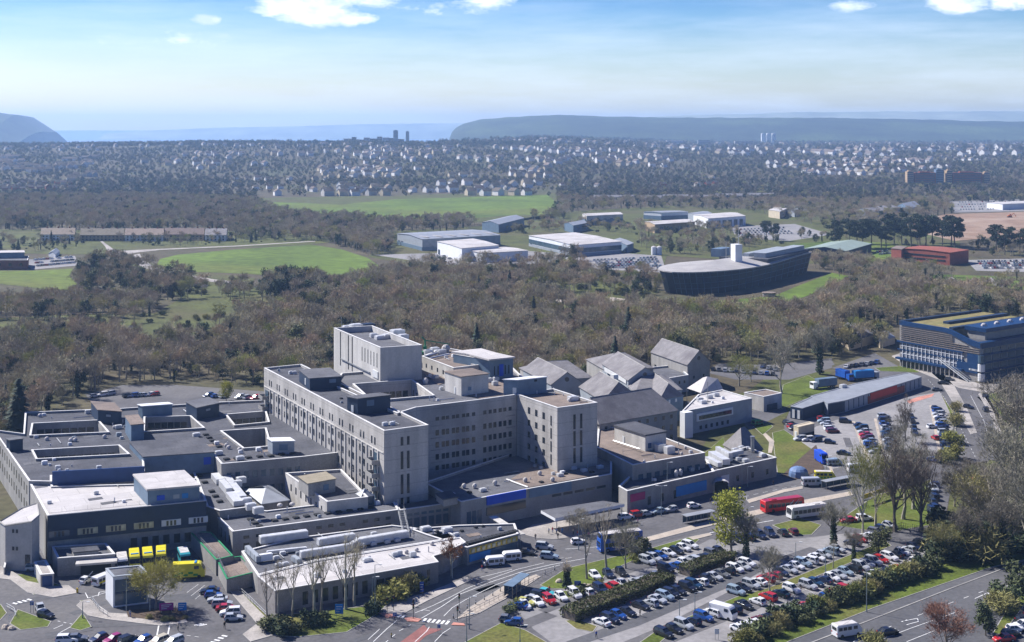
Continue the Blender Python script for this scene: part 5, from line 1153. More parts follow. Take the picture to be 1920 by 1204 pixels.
for i, x in enumerate((1226, 1236)): s_ = thing('storage_silo', ('left one of two white silos beside the oval office', 'right one of two white silos beside the oval office')[i], 'silo', (*P(x, 478, 0).xy, 0), group='white silos'); c = P(x, 478, 0); b = MB(); b.bar((c.x, c.y, .1), (c.x, c.y, 7), 2.4, n=12); b.build('tank', 'clad_white', s_); b = MB(); b.bar((c.x, c.y, 7), (c.x, c.y, 8), 2.4, .4, n=12); b.build('lid', 'roof_white', s_)
# terraces on the left, flats on the right, towers on the skyline
for i, (x0, x1, y, w, r, lab) in enumerate(((76, 140, 440, 'render_white', 'roof_tile', 'white rendered terrace at the left of the brown roofed row'), (150, 232, 441, 'brick_buff', 'roof_tile', 'left brown roofed terrace with a buff end gable'), (234, 306, 441, 'render_white', 'roof_tile', 'middle brown roofed terrace behind garden trees'), (308, 382, 440, 'brick_buff', 'roof_tile', 'right brown roofed terrace beside cream houses'), (384, 424, 441, 'render_white', 'roof_slate', 'cream houses with pointed gables at the end of the terrace'))):
    bl = gable('terrace_houses', lab, 'terrace', [(x0 + 4, y - 6), (x0, y), (x1, y)], 6, 11, 0, w, r, over=.3, group='terraced rows beyond the wood'); bl.win((x0, y), (x1, y), [(3.6, 5), (.8, 2.6)], max(3, int((x1 - x0) / 7)), 1.6)
    for k in range(3): p = bl.rd[0].lerp(bl.rd[1], (k + .5) / 3); m = MB(); m.box((p.x, p.y, 11.6), (1.2, .8, 1.8)); m.build('chimney', 'brick_red', bl.root)
def flats(name, label, x, y, w, h, d, D, wall, floors, cols, z0=None, group=None, cap=True):
    X = (x - CX) / F * D; z = terr(X, D) if z0 is None else z0; r_ = thing(name, label, 'block of flats', (X, D, z), group=group)
    b = MB(); b.box((X, D, z + h / 2 - 4), (w, d, h + 8)); b.build('wall', wall, r_)
    b = MB()
    for f in range(floors): b.box((X, D - d / 2 - .05, z + h * (f + .55) / floors), (w * .92, .3, h / floors * .42))
    o = b.build('window_bands', 'glass_blue', r_)
    if cap: b = MB(); b.box((X, D, z + h + 1), (w * .5, d * .6, 2.4)); b.build('roof', wall, r_)
    return r_
for i, (x, w) in enumerate(((1705, 12), (1733, 40), (1760, 14), (1778, 10), (1812, 56), (1848, 12))):
    flats('apartment_block', ('narrow buff stair end at the left of the long brown flats', 'long brown flats left of the blue stair towers', 'blue-capped stair tower between the long brown flats', 'yellow brick stair tower between the long brown flats', 'long brown flats right of the blue stair towers', 'narrow buff end at the right of the long brown flats')[i], x, 347, w * 1.02, (26, 24, 30, 28, 24, 24)[i], 14, 2500, ('brick_buff', 'brick_red', 'clad_blue', 'brick_buff', 'brick_red', 'brick_buff')[i], 7, 5, z0=1, group='brown flats on the right')
flats('tower_block', 'darker slab tower standing on the city skyline', 742, 0, 17, 62, 20, 5000, 'clad_blue', 14, 4, z0=40); flats('tower_block', 'slim grey tower right of the dark one on the skyline', 764, 0, 12, 58, 14, 5000, 'clad_grey', 14, 4, z0=40)
for i, x in enumerate((1431, 1441, 1451)): flats('tower_block', ('left', 'middle', 'right')[i] + ' one of three white tower blocks below the hills', x, 0, 21, 42, 20, 7000, 'clad_white', 12, 4, z0=40, group='white tower blocks')
for i, (x, w, h) in enumerate(((652, 30, 22), (664, 16, 28), (676, 34, 18), (688, 22, 26), (701, 30, 22), (712, 18, 30), (724, 26, 26), (734, 20, 24), (752, 24, 20), (778, 30, 14), (640, 30, 14), (626, 26, 12), (1265, 60, 12), (1320, 46, 14), (1395, 70, 10))):
    flats('city_block', 'pale low block in the cluster on the city skyline' if x < 1000 else 'pale low block below the wooded headland', x, 0, w * (.9 if x < 1000 else 1.2), h * .85 if x < 1000 else h + 12, 16, 4400 if x < 1000 else 5600, ('clad_white', 'clad_grey', 'conc_pale')[i % 3], 4, 4, z0=57 if x < 1000 else 33, group='blocks on the city skyline' if x < 1000 else 'blocks below the headland', cap=False)
for i, (x0, x1, y) in enumerate(((1112, 1190, 377), (1196, 1240, 378), (1242, 1290, 376), (1295, 1335, 377), (1340, 1392, 374), (1400, 1450, 373))):
    A = P(x0 + 2, y - 3); bl = gable('school_block', ('leftmost', 'second', 'third', 'fourth', 'fifth', 'rightmost')[i] + ' of six long low blue-grey blocks above the trading estate', 'school', [A, P(x0, y), P(x1, y)], 6, 8, 0, 'conc_pale', 'roof_slate', over=.3, group='long low blocks above the estate')
    bl.win(bl.ends[1], bl.ends[2], [(1, 5)], 6, 3)
shed('wide pale roofed hall among trees below the brown flats', [(1600, 393), (1640, 397), (1690, 390)], 7, 'clad_grey', 'roof_slate', 3, name='hall', cat='hall', group=None); shed('blue-roofed hall among trees near the building site', [(1680, 387), (1704, 391), (1726, 386)], 8, 'clad_blue', 'roof_metal', 5, name='hall', cat='hall', group=None)
shed('long white store beside the far right car park', [(1850, 380), (1880, 383), (1990, 378)], 8, 'clad_white', 'roof_white', .6, name='store', cat='store', group=None)
# ------------------------------------------------------------------ vehicles
NUM = 'first second third fourth fifth sixth seventh eighth ninth tenth eleventh twelfth thirteenth fourteenth fifteenth sixteenth seventeenth eighteenth nineteenth twentieth twenty-first twenty-second twenty-third twenty-fourth twenty-fifth twenty-sixth twenty-seventh twenty-eighth twenty-ninth thirtieth thirty-first'.split()
def car_protos(L, Wd, H_, hood, tail, boxy):
    """hull + roof in one mesh, glazing, wheel, lamps"""
    h = L / 2; w = Wd / 2; bl = .93 if H_ < 1.6 else 1.05
    st = [(-h, .72 * bl, .80), (-h + .12, .98 * bl, .92), (-h + .8, bl, .98), (-.1, bl, 1.0), (hood, bl * .98, 1.0), (hood + .55, bl * .92, .98), (h - .2, bl * .76, .88), (h, bl * .58, .74)]
    b = MB(); secs = []
    for x, z, k in st:
        n = len(b.v)
        for y, zz in ((-w * k * .94, .24), (-w * k, .55), (-w * k * .95, z), (w * k * .95, z), (w * k, .55), (w * k * .94, .24)): b.v.append((x, y, zz))
        secs.append(n)
    for p, q in zip(secs, secs[1:]):
        for i in range(6): j = (i + 1) % 6; b.f.append((p + i, q + i, q + j, p + j)); b.m.append(0)
    b.f.append(tuple(secs[0] + i for i in range(6))); b.m.append(0); b.f.append(tuple(secs[-1] + i for i in (5, 4, 3, 2, 1, 0))); b.m.append(0)
    x0, x1 = tail, hood + .05; tx0, tx1 = tail + boxy, hood - .75; wt = w * .74; wb_ = w * .92
    bot = [(x0, -wb_), (x1, -wb_), (x1, wb_), (x0, wb_)]; top = [(tx0, -wt), (tx1, -wt), (tx1, wt), (tx0, wt)]
    b.prism([(tx0 - .05, -wt - .02), (tx1 + .05, -wt - .02), (tx1 + .05, wt + .02), (tx0 - .05, wt + .02)], H_ - .07, H_)
    for i in range(4):
        b.bar((*bot[i], bl - .02), (*top[i], H_ - .04), .06, n=4)
    for s in (0, 1): xm = (x0 + x1) * .47; b.bar((xm, (-wb_, wb_)[s], bl), ((tx0 + tx1) / 2, (-wt, wt)[s], H_ - .04), .055, n=4)
    body = b
    g = MB()
    for i in range(4): j = (i + 1) % 4; g.face([(*bot[i], bl - .03), (*bot[j], bl - .03), (*top[j], H_ - .06), (*top[i], H_ - .06)])
    wh = MB(); wh.bar((0, -.11, 0), (0, .11, 0), .33, n=10); wh.bar((0, -.13, 0), (0, .13, 0), .19, n=8, mi=1); wh.f.append(tuple(range(0, 10))); wh.m.append(0)
    return dict(body=body.mesh('body', 'car_white'), glass=g.mesh('window', 'glass'), wheel=wh.mesh('wheel', ['rubber', 'hub']), L=L, W=Wd, H=H_, bl=bl)
PR = dict(hatch=car_protos(3.95, 1.72, 1.48, .62, -1.78, .35), saloon=car_protos(4.5, 1.78, 1.44, .85, -1.62, .62), estate=car_protos(4.55, 1.8, 1.62, .95, -2.12, .28), suv=car_protos(4.5, 1.85, 1.74, .95, -2.1, .2))
lm = MB(); lm.box((0, 0, 0), (.08, .34, .15)); LF = lm.mesh('headlight', 'lamp_white'); lm = MB(); lm.box((0, 0, 0), (.08, .24, .22)); LR = lm.mesh('tail_light', 'lamp_red')
CNT = [0]; FARCARS = []
CODE = dict(w='white', s='silver', g='grey', k='black', n='navy', b='blue', r='red', l='lightblue', t='teal', q='turquoise', y='yellow', m='maroon', d='green', p='magenta', z='bronze', c='cream')
NICE = dict(w='white', s='silver', g='grey', k='black', n='navy', b='blue', r='red', l='pale blue', t='dark teal', q='turquoise', y='yellow-green', m='maroon', d='dark green', p='magenta', z='bronze', c='cream')
def car(pos, ang, code, label, group, lod=2, kind=None, z=.09):
    kind = kind or R.choice(('hatch', 'hatch', 'saloon', 'estate', 'suv')); pr = PR[kind]
    o = link('car', pr['body'], None, (pos[0], pos[1], z), ang); o.scale = (1.08, 1.08, 1.08); ORG[o.name] = Vector((0, 0, 0))
    tag(o, label, 'car', group); o.material_slots[0].link = 'OBJECT'; o.material_slots[0].material = M('car_' + CODE[code])
    link('window', pr['glass'], o)
    if lod >= 1:
        for sx in (-1, 1):
            for sy in (-1, 1): link('wheel', pr['wheel'], o, (sx * pr['L'] * .315, sy * (pr['W'] / 2 - .09), .33))
    if lod >= 2:
        for sy in (-1, 1): link('headlight', LF, o, (pr['L'] / 2 - .12, sy * pr['W'] * .30, pr['bl'] * .68)); link('tail_light', LR, o, (-pr['L'] / 2 + .03, sy * pr['W'] * .36, pr['bl'] * .80))
    CNT[0] += 1; return o
def row(a, b_, codes, where, group, ang=None, lod=2, flip=False, jit=.25, side='from the left', turn=0):
    A, B = P(*a).xy, P(*b_).xy; d = (B - A).normalized(); base = math.atan2(d.y, d.x) - math.pi / 2 if ang is None else ang
    n = len(codes); k = 0
    for i, c in enumerate(codes):
        if c == '_': continue
        p = A.lerp(B, i / max(1, n - 1)); fl = (R.random() < .35) ^ flip
        car((p.x + R.uniform(-jit, jit), p.y + R.uniform(-jit, jit)), base + turn + (math.pi if fl else 0) + R.uniform(-.04, .04), c, f'{NICE[c]} car, {NUM[k]} {side} in the {where}', group, lod); k += 1
row((1213, 1057), (1293, 1027), 'ssbwkww', 'grass row near the blue bus', 'cars beside the grass')
row((1116, 1084), (1166, 1077), 'wnk', 'pair-row below the blue bus', 'cars under the tree')
row((982, 1139), (1234, 1086), 'wwrwwwnrwsws', 'row above the long clipped hedge', 'cars above the long hedge')
row((1249, 1071), (1350, 1038), 'kbwskgk', 'row above the short clipped hedge', 'cars above the short hedge')
row((1128, 1171), (1402, 1061), 'wnbk_ksslkkktwksgkwsw', 'long row below the hedges', 'cars below the hedges')
row((1380, 1114), (1568, 1034), 'lkswrrnswlwwsls', 'row above the tree strip', 'cars above the tree strip')
row((1600, 1022), (1668, 990), 'nrwgnw', 'row by the big bush', 'cars by the big bush')
row((1243, 1193), (1338, 1155), 'kksnbw', 'row left of the white box van', 'cars left of the box van')
row((1374, 1147), (1484, 1110), 'kkwrdw', 'row right of the box van', 'cars right of the box van')
row((1515, 1103), (1728, 1026), 'stnwslksssrwkwsnk', 'long front row', 'cars in the long front row')
row((1388, 1185), (1480, 1152), 'wwwmntkg', 'row behind the roadside bushes', 'cars behind the bushes')
row((1492, 1148), (1736, 1056), 'srmbrrsgwktrrwg', 'farther row behind the bushes', 'cars behind the bushes')
row((972, 1141), (1026, 1117), 'byskq', 'row beside the path', 'cars beside the path hedge', turn=.25, jit=.1)
row((953, 1167), (963, 1172), 'gb', 'pair beside the bottom lawn', 'cars on the lawn corner', ang=rad(-12), jit=0)
row((1445, 1004), (1487, 1001), 'nkm', 'little row by the small lawn', 'cars by the small lawn')
row((1362, 1018), (1424, 1008), 'gkkn', 'row behind the yellow-green tree', 'cars behind the yellow-green tree')
row((1590, 979), (1622, 976), 'rw', 'pair behind the brown round tree', 'cars behind the round tree', ang=rad(10))
row((394, 1113), (439, 1163), 'nbssrws', 'row beside the terrace', 'cars beside the ramp', ang=rad(8), side='from the back')
row((184, 1203), (325, 1210), 'npkbcs', 'bottom left row', 'cars at the bottom left edge', ang=rad(52), jit=.1)
row((126, 1206), (146, 1202), 'wg', 'bottom left corner pair', 'cars at the bottom left corner', ang=rad(5))
row((1172, 974), (1300, 952), 'wrsls_w', 'kerb row below the pink panel', 'cars along the kerb', ang=rad(25), jit=.4)
row((1752, 912), (1746, 982), 'bsknknnkn', 'right-hand road queue', 'cars queueing on the right', ang=rad(95), side='from the top', lod=1)
row((1612, 800), (1640, 850), 'ntsrmlbns', 'first right-hand column', 'cars in the first column', ang=rad(8), side='from the top', lod=1)
row((1656, 783), (1672, 846), 'snbstnsgn', 'second right-hand column', 'cars in the second column', ang=rad(8), side='from the top', lod=1)
row((1757, 768), (1780, 846), 'nbswnsbkstnknb', 'curved outer column', 'cars in the outer column', ang=rad(5), side='from the top', lod=1)
row((1709, 783), (1715, 815), 'kkkn', 'dark column behind the tree', 'cars behind the bare tree', ang=rad(85), side='from the top', lod=1)
row((1541, 788), (1562, 812), 'rlsswm', 'column beside the tan kiosk', 'cars beside the kiosk', ang=rad(8), side='from the top', lod=1)
row((1752, 866), (1782, 856), 'bbn', 'row ending the outer column', 'cars in the bottom corner', lod=1)
row((1338, 695), (1450, 704), 'kgssnwgnsbk', 'car park by the wood', 'cars by the wood', ang=rad(75), lod=1)
row((1430, 690), (1455, 695), 'nsg', 'row under the tall tree', 'cars under the tall bare tree', ang=rad(60), lod=1)
row((1588, 690), (1645, 682), 'wkngsnb', 'lane by the blue building', 'cars on the lane', ang=rad(60), lod=1)
row((178, 745), (205, 741), 'sws', 'left group behind low roofs', 'cars behind the low roofs', ang=rad(40), lod=1)
row((240, 745), (290, 742), 'ksblswr', 'middle group behind low roofs', 'cars behind the low roofs', ang=rad(40), lod=1)
row((390, 745), (480, 749), 'nbs_ssr', 'right group behind low roofs', 'cars behind the low roofs', ang=rad(50), lod=1)
row((1478, 795), (1490, 806), 'kgrk', 'cluster left of the tan kiosk', 'cars left of the kiosk', ang=rad(30), lod=1)
row((1500, 826), (1530, 828), 'swn', 'cluster below the tan kiosk', 'cars below the kiosk', ang=rad(20), lod=1)
row((1884, 1203), (1935, 1160), 'rkwwkr', 'bottom right corner', 'cars in the bottom right corner', ang=rad(10), lod=2)
for (x, y, a, c, k, lab) in ((1748, 803, 15, 'w', 'hatch', 'white car driving between the columns of the right-hand car park'), (1753, 824, 95, 'r', 'hatch', 'red car alone in the aisle beside the outer column'), (1585, 793, -10, 'k', 'suv', 'black car turning in front of the first car park column'),
        (1582, 853, -25, 'k', 'saloon', 'black car driving out of the right-hand car park'), (1556, 832, -20, 'k', 'hatch', 'dark car beside the lane arrow near the kiosk'), (1757, 733, 0, 'g', 'saloon', 'grey car turning at the head of the right-hand road'), (1769, 721, -25, 'k', 'saloon', 'black car waiting below the blue building'),
        (1781, 714, -30, 'g', 'hatch', 'dark grey car behind the waiting black car'), (1816, 766, -50, 'k', 'hatch', 'lone black car going down the right-hand road'), (1085, 1020, 15, 'w', 'hatch', 'white car with a pale blue roof glint near the bus queue'), (1021, 1030, -15, 's', 'suv', 'silver people carrier crossing the entrance road'),
        (1030, 1048, -15, 'l', 'estate', 'pale blue estate car on the road below the silver carrier'), (66, 1070, 5, 'l', 'suv', 'pale blue car parked inside the white walled yard'), (163, 1092, 70, 'w', 'hatch', 'white car facing the barrier by the gatehouse'), (86, 1158, -25, 'k', 'hatch', 'black car beside the left grass triangle'),
        (76, 1147, -60, 's', 'hatch', 'silver car behind the black car on the left'), (1665, 1190, 20, 'k', 'saloon', 'black car on the dual carriageway behind the bare bush'), (987, 1040, -12, 'k', 'saloon', 'black car with an orange sign behind the white taxis'),
        (1436, 759 + 4, 10, 'w', 'estate', 'white car parked by the concrete cube'), (1450, 763, 15, 'g', 'saloon', 'grey car parked by the concrete cube'), (1848, 771, 80, 'n', 'suv', 'navy car beside the sign at the wood edge'), (1834, 900, 20, 'r', 'hatch', 'orange-red car among the bare trees on the right')):
    car(P(x, y).xy, rad(a), c, lab, None, 2 if y > 1000 else 1, k)
# far car parks: cars beyond the three hundred nearest, one mass of small cars
far = MB(); fm = ['car_white', 'car_silver', 'car_grey', 'car_navy', 'car_lightblue', 'car_red', 'glass']
def farlot(poly, nx, ny, ang):
    (ax, ay), (bx, by), (cx_, cy_), (dx, dy) = poly
    for j in range(ny):
        for i in range(nx):
            if R.random() < .12: continue
            u, v = (i + .5) / nx, (j + .5) / ny
            x = (ax * (1 - u) + bx * u) * (1 - v) + (dx * (1 - u) + cx_ * u) * v; y = (ay * (1 - u) + by * u) * (1 - v) + (dy * (1 - u) + cy_ * u) * v
            p = P(x, y); a = ang + R.uniform(-.05, .05); m = R.choice((0, 0, 0, 1, 1, 2, 3, 4, 4, 5)); k = .25
            far.box((p.x, p.y, k + .55), (4.3, 1.75, .8), a, m); far.box((p.x - .2 * math.cos(a), p.y - .2 * math.sin(a), k + 1.15), (2.3, 1.5, .5), a, 6); far.box((p.x - .2 * math.cos(a), p.y - .2 * math.sin(a), k + 1.43), (1.9, 1.4, .08), a, m)
farlot(((1110, 488), (1230, 482), (1245, 506), (1130, 504)), 18, 6, rad(70)); farlot(((1378, 430), (1470, 426), (1490, 440), (1390, 444)), 14, 4, rad(70)); farlot(((1790, 378), (1930, 376), (1930, 394), (1800, 396)), 26, 4, rad(80))
farlot(((1830, 490), (1930, 488), (1930, 506), (1845, 506)), 18, 4, rad(80)); farlot(((62, 486), (135, 481), (142, 496), (70, 503)), 10, 3, rad(60)); farlot(((800, 478), (880, 484), (990, 482), (830, 490)), 10, 2, rad(60)); farlot(((1090, 462), (1130, 468), (1140, 474), (1095, 470)), 8, 2, rad(60)); farlot(((1640, 472), (1665, 470), (1672, 478), (1650, 480)), 5, 2, rad(60))
o = far.build('parked_cars', fm); o['kind'] = 'stuff'; tag(o, 'hundreds of small parked cars in the far car parks beyond the wood', 'cars')

def vehicle(name, label, cat, pos, ang, L, Wd, Ht, parts, group=None, z=.09, wheels=((-.3), (.33)), wr=.42):
    o = thing(name, label, cat, (pos[0], pos[1], z), ang, group); w = Wd / 2; k_ = 1.28 if 'ambulance' in label else 1.12; o.scale = (k_, k_, k_)
    wh = MB(); wh.bar((0, -.13, 0), (0, .13, 0), wr, n=12); wh.f.append(tuple(range(12))); wh.m.append(0); wh.bar((0, -.15, 0), (0, .15, 0), wr * .5, n=8, mi=1); wm = wh.mesh('wheel', ['rubber', 'hub'])
    for x in wheels:
        for s in (-1, 1): link('wheel', wm, o, (x * L, s * (w - .1), wr))
    for (nm, m, boxes) in parts:
        b = MB()
        for c, sz in boxes: b.box(c, sz)
        link(nm, b.mesh(nm, m), o)
    return o
def hullmesh(L, Wd, z0, z1, nose=.0, bev=.12):
    """bevelled box with a raked nose"""
    b = MB(); h, w = L / 2, Wd / 2; prof = [(-h, z0), (-h, z1 - bev), (-h + bev, z1), (h - bev - nose, z1), (h - nose * .75, z1 - bev * 2), (h, z0 + (z1 - z0) * .42), (h, z0)]
    k = len(prof); n = len(b.v)
    for s, kk in ((-1, 1), (1, 1)):
        for x, z in prof: b.v.append((x, s * w * (1 if z < z1 - bev * .5 else 1 - bev / w), z))
    for i in range(k): j = (i + 1) % k; b.f.append((n + i, n + j, n + k + j, n + k + i)); b.m.append(0)
    b.f.append(tuple(n + i for i in range(k))); b.m.append(0); b.f.append(tuple(n + k + i for i in range(k - 1, -1, -1))); b.m.append(0)
    return b
def bus(label, pos, ang, L, Ht, paint, roof, decks, group='buses'):
    o = vehicle('bus', label, 'bus', pos, ang, L, 2.5, Ht, [], group, wr=.48); hb_ = hullmesh(L, 2.5, .35, Ht, .25); link('body', hb_.mesh('body', paint), o)
    b = MB(); b.box((-.1, 0, Ht + .02), (L - .7, 2.2, .06)); b.box((-L * .25, 0, Ht + .12), (1.6, 1.4, .2)); link('roof', b.mesh('roof', roof), o)
    for k in range(decks):
        z = 1.75 + k * 1.95
        for s in (-1, 1):
            n = int(L / 1.5)
            for i in range(n):
                b = MB(); b.box((-L / 2 + .9 + (L - 1.6) * (i + .5) / n, s * 1.24, z), ((L - 1.6) / n - .14, .06, .95)); link('window', b.mesh('window', 'glass'), o)
        b = MB(); b.box((L / 2 - .06 - (.12 if k else 0), 0, z + .05), (.12, 2.1, 1.25)); link('windscreen', b.mesh('windscreen', 'glass'), o)
        b = MB(); b.box((-L / 2 + .0, 0, z), (.06, 1.9, .8)); link('rear_window', b.mesh('rear_window', 'glass'), o)
    for s in (-1, 1): link('headlight', LF, o, (L / 2, s * .95, .8)); link('tail_light', LR, o, (-L / 2, s * .95, .9))
    b = MB(); b.box((L / 2 + .02, 0, Ht - .35), (.08, 1.5, .3)); link('destination_blind', b.mesh('destination_blind', 'dark'), o)
    return o
bus('blue double-decker bus with a white roof at the hospital stop', P(1162, 1031).xy, rad(199), 10.8, 4.3, 'bus_blue', 'roof_white', 2)
o = bus('bright red single-deck bus pulling away on the main road', P(1467, 957).xy, rad(22), 12, 3.1, 'bus_red', 'car_red', 1)
b = MB()
for s in (-1, 1): b.bar((.5, s * 1.29, .6), (2.6, s * 1.29, 2.6), .09, n=4); b.bar((2.0, s * 1.29, .6), (4.1, s * 1.29, 2.6), .07, n=4)
link('side_stripes', b.mesh('side_stripes', 'frame_white'), o)
bus('white bus with a dark front behind the red bus', P(1513, 969).xy, rad(202), 11, 3.0, 'car_white', 'roof_white', 1)
def van(name, label, cat, pos, ang, paint, L=5.4, Ht=2.5, wins=True, roof=None, extra=(), group=None):
    o = vehicle(name, label, cat, pos, ang, L, 2.0, Ht, [], group, wr=.36); link('body', hullmesh(L, 2.0, .3, Ht, 1.0, .1).mesh('body', paint), o)
    b = MB(); h = L / 2
    z0, z1 = .3 + (Ht - .3) * .46, Ht - .3
    for s in (-1, 1): b.face([(h - .80, s * .98, z1), (h - .80 - .0, s * -.98, z1), (h - .12, s * -.98, z0), (h - .12, s * .98, z0)])
    link('windscreen', MBshift(b, .06).mesh('windscreen', 'glass'), o)
    wb3 = [((h - 1.55, s * 1.0, Ht - .75), (.9, .06, .6)) for s in (-1, 1)] + [((-h, 0, Ht - .75), (.06, 1.5, .6))]
    if wins: wb3 += [((-h + .8 + i * 1.05, s * 1.0, Ht - .75), (.85, .06, .65)) for i in range(3) for s in (-1, 1)]
    for c, sz in wb3: b = MB(); b.box(c, sz); link('window', b.mesh('window', 'glass'), o)
    for s in (-1, 1): link('headlight', LF, o, (h, s * .75, .85)); link('tail_light', LR, o, (-h, s * .85, .95))
    if roof: b = MB(); b.box((-.5, 0, Ht + .02), (L - 1.6, 1.7, .05)); link('roof', b.mesh('roof', roof), o)
    for (nm, m, c, sz) in extra: b = MB(); b.box(c, sz); link(nm, b.mesh(nm, m), o)
    return o
def MBshift(b, d): b.v = [(x + d, y, z + d) for x, y, z in b.v]; return b
amb = lambda lab, p, a: van('ambulance', lab, 'ambulance', p, rad(a), 'amb_yellow', 6.2, 2.9, False, None, tuple(('side_panel', 'amb_green', (-2.4 + i * .95, s * 1.0, .75 + (i % 2) * .4), (.9, .05, .4)) for i in range(5) for s in (-1, 1)) + (('light_bar', 'sign_azure', (1.3, 0, 2.98), (.4, 1.5, .14)),), 'yellow ambulances')
amb('yellow ambulance nearest the gatehouse roof in the parked trio', P(252, 1063).xy, -72); amb('middle yellow ambulance of the parked trio', P(277, 1061).xy, -72); amb('right-hand yellow ambulance of the parked trio', P(302, 1058).xy, -75); amb('yellow and green ambulance standing sideways in the yard', P(354, 1083).xy, 8)
van('van', 'white van left of the yellow ambulances', 'van', P(229, 1066).xy, rad(-70), 'car_white', roof='roof_white', extra=(('side_panel', 'amb_green', (-.6, 1.0, 1.0), (3, .05, .4)),)); van('van', 'turquoise van with a white roof in the ambulance yard', 'van', P(345, 1056).xy, rad(-68), 'car_turquoise', roof='roof_white')
van('van', 'white and yellow van tucked behind the gatehouse', 'van', P(193, 1095).xy, rad(60), 'car_white', 4.8, 2.1, extra=(('side_panel', 'amb_yellow', (-.4, 1.0, .9), (3, .05, .5)), ('side_panel', 'amb_yellow', (-.4, -1.0, .9), (3, .05, .5))))
van('ambulance', 'yellow and green emergency van behind the grey minibus', 'ambulance', P(1547, 901).xy, rad(-5), 'amb_yellow', 5.8, 2.6, extra=tuple(('side_panel', 'amb_green', (-2 + i * .9, s * 1.0, 1), (.6, .05, .5)) for i in range(5) for s in (-1, 1)), roof='roof_white')
van('minibus', 'silver grey minibus at the bus lane island', 'minibus', P(1523, 911).xy, rad(5), 'car_silver', 5.8, 2.3); van('minibus', 'white minibus on the dual carriageway', 'minibus', P(1588, 1192).xy, rad(20), 'car_white', 5.8, 2.5, roof='roof_white')
van('van', 'white taxi van nearest the shop row', 'van', P(925, 1060).xy, rad(196), 'car_white', 4.8, 1.95); van('van', 'second white taxi van beside the shop row', 'van', P(957, 1051).xy, rad(196), 'car_white', 4.8, 2.0)
van('box_van', 'white box van among the cars of the front row', 'van', P(1356, 1158).xy, rad(-42), 'car_white', 5.6, 2.7, False); van('van', 'white van behind the bare branches by the bus lane', 'van', P(1606, 885).xy, rad(5), 'car_white', 5.2, 2.4)
def lorry(label, p, a, cab, box, L=11, Ht=3.8, frame='sign_red'):
    o = vehicle('lorry', label, 'lorry', p, rad(a), L, 2.5, Ht, [('trailer', box, [((-1, 0, 2.4), (L - 2.2, 2.5, 2.8))]), ('chassis', 'dark', [((-.5, 0, .8), (L - 1.5, 1.6, .4))]), ('cab', cab, [((L / 2 - .6, 0, 1.6), (1.9, 2.4, 2.4))]), ('windscreen', 'glass', [((L / 2 + .33, 0, 2.1), (.06, 2.1, .9))])], 'lorries behind the modular unit', wheels=(-.34, -.24, .38), wr=.5); return o
lorry('pale blue-grey trailer parked on the grass behind the modular unit', P(1545, 728).xy, 205, 'clad_white', 'clad_blue'); lorry('blue lorry with a white striped end between the trailers', P(1583, 712).xy, -65, 'bus_blue', 'bus_blue', 8, 3.8); lorry('grey and blue lorry farthest right behind the modular unit', P(1622, 712).xy, 20, 'clad_grey', 'sign_azure')
o = van('truck', 'bright blue tarpaulin truck at the edge of the lawn', 'truck', P(1540, 867).xy, rad(-80), 'banner_blue', 6, 3.2, False)
van('van', 'pale blue van beside the bright blue truck', 'van', P(1563, 872).xy, rad(10), 'car_lightblue', 4.6, 1.9)
van('tractor', 'small green utility vehicle beside the white flat-roofed block', 'utility vehicle', P(1420, 797).xy, rad(30), 'sign_green', 3.6, 1.9)
o = vehicle('excavator', 'orange excavator working on the bare building site', 'excavator', P(1893, 408).xy, 0, 6, 2.8, 3, [('body', 'car_orange', [((0, 0, 2.0), (4, 2.6, 1.4))]), ('cab', 'car_orange', [((.8, .6, 3.2), (1.6, 1.3, 1.4))]), ('track', 'dark', [((0, 1.2, .6), (5, .7, 1.0)), ((0, -1.2, .6), (5, .7, 1.0))])], wheels=()); b = MB(); b.bar((1.5, -.4, 2.4), (4.5, -.4, 5), .3); b.bar((4.5, -.4, 5), (6.5, -.4, 2), .25); b.box((6.5, -.4, 1.6), (1, 1, .9)); link('boom', b.mesh('boom', 'car_orange'), o)
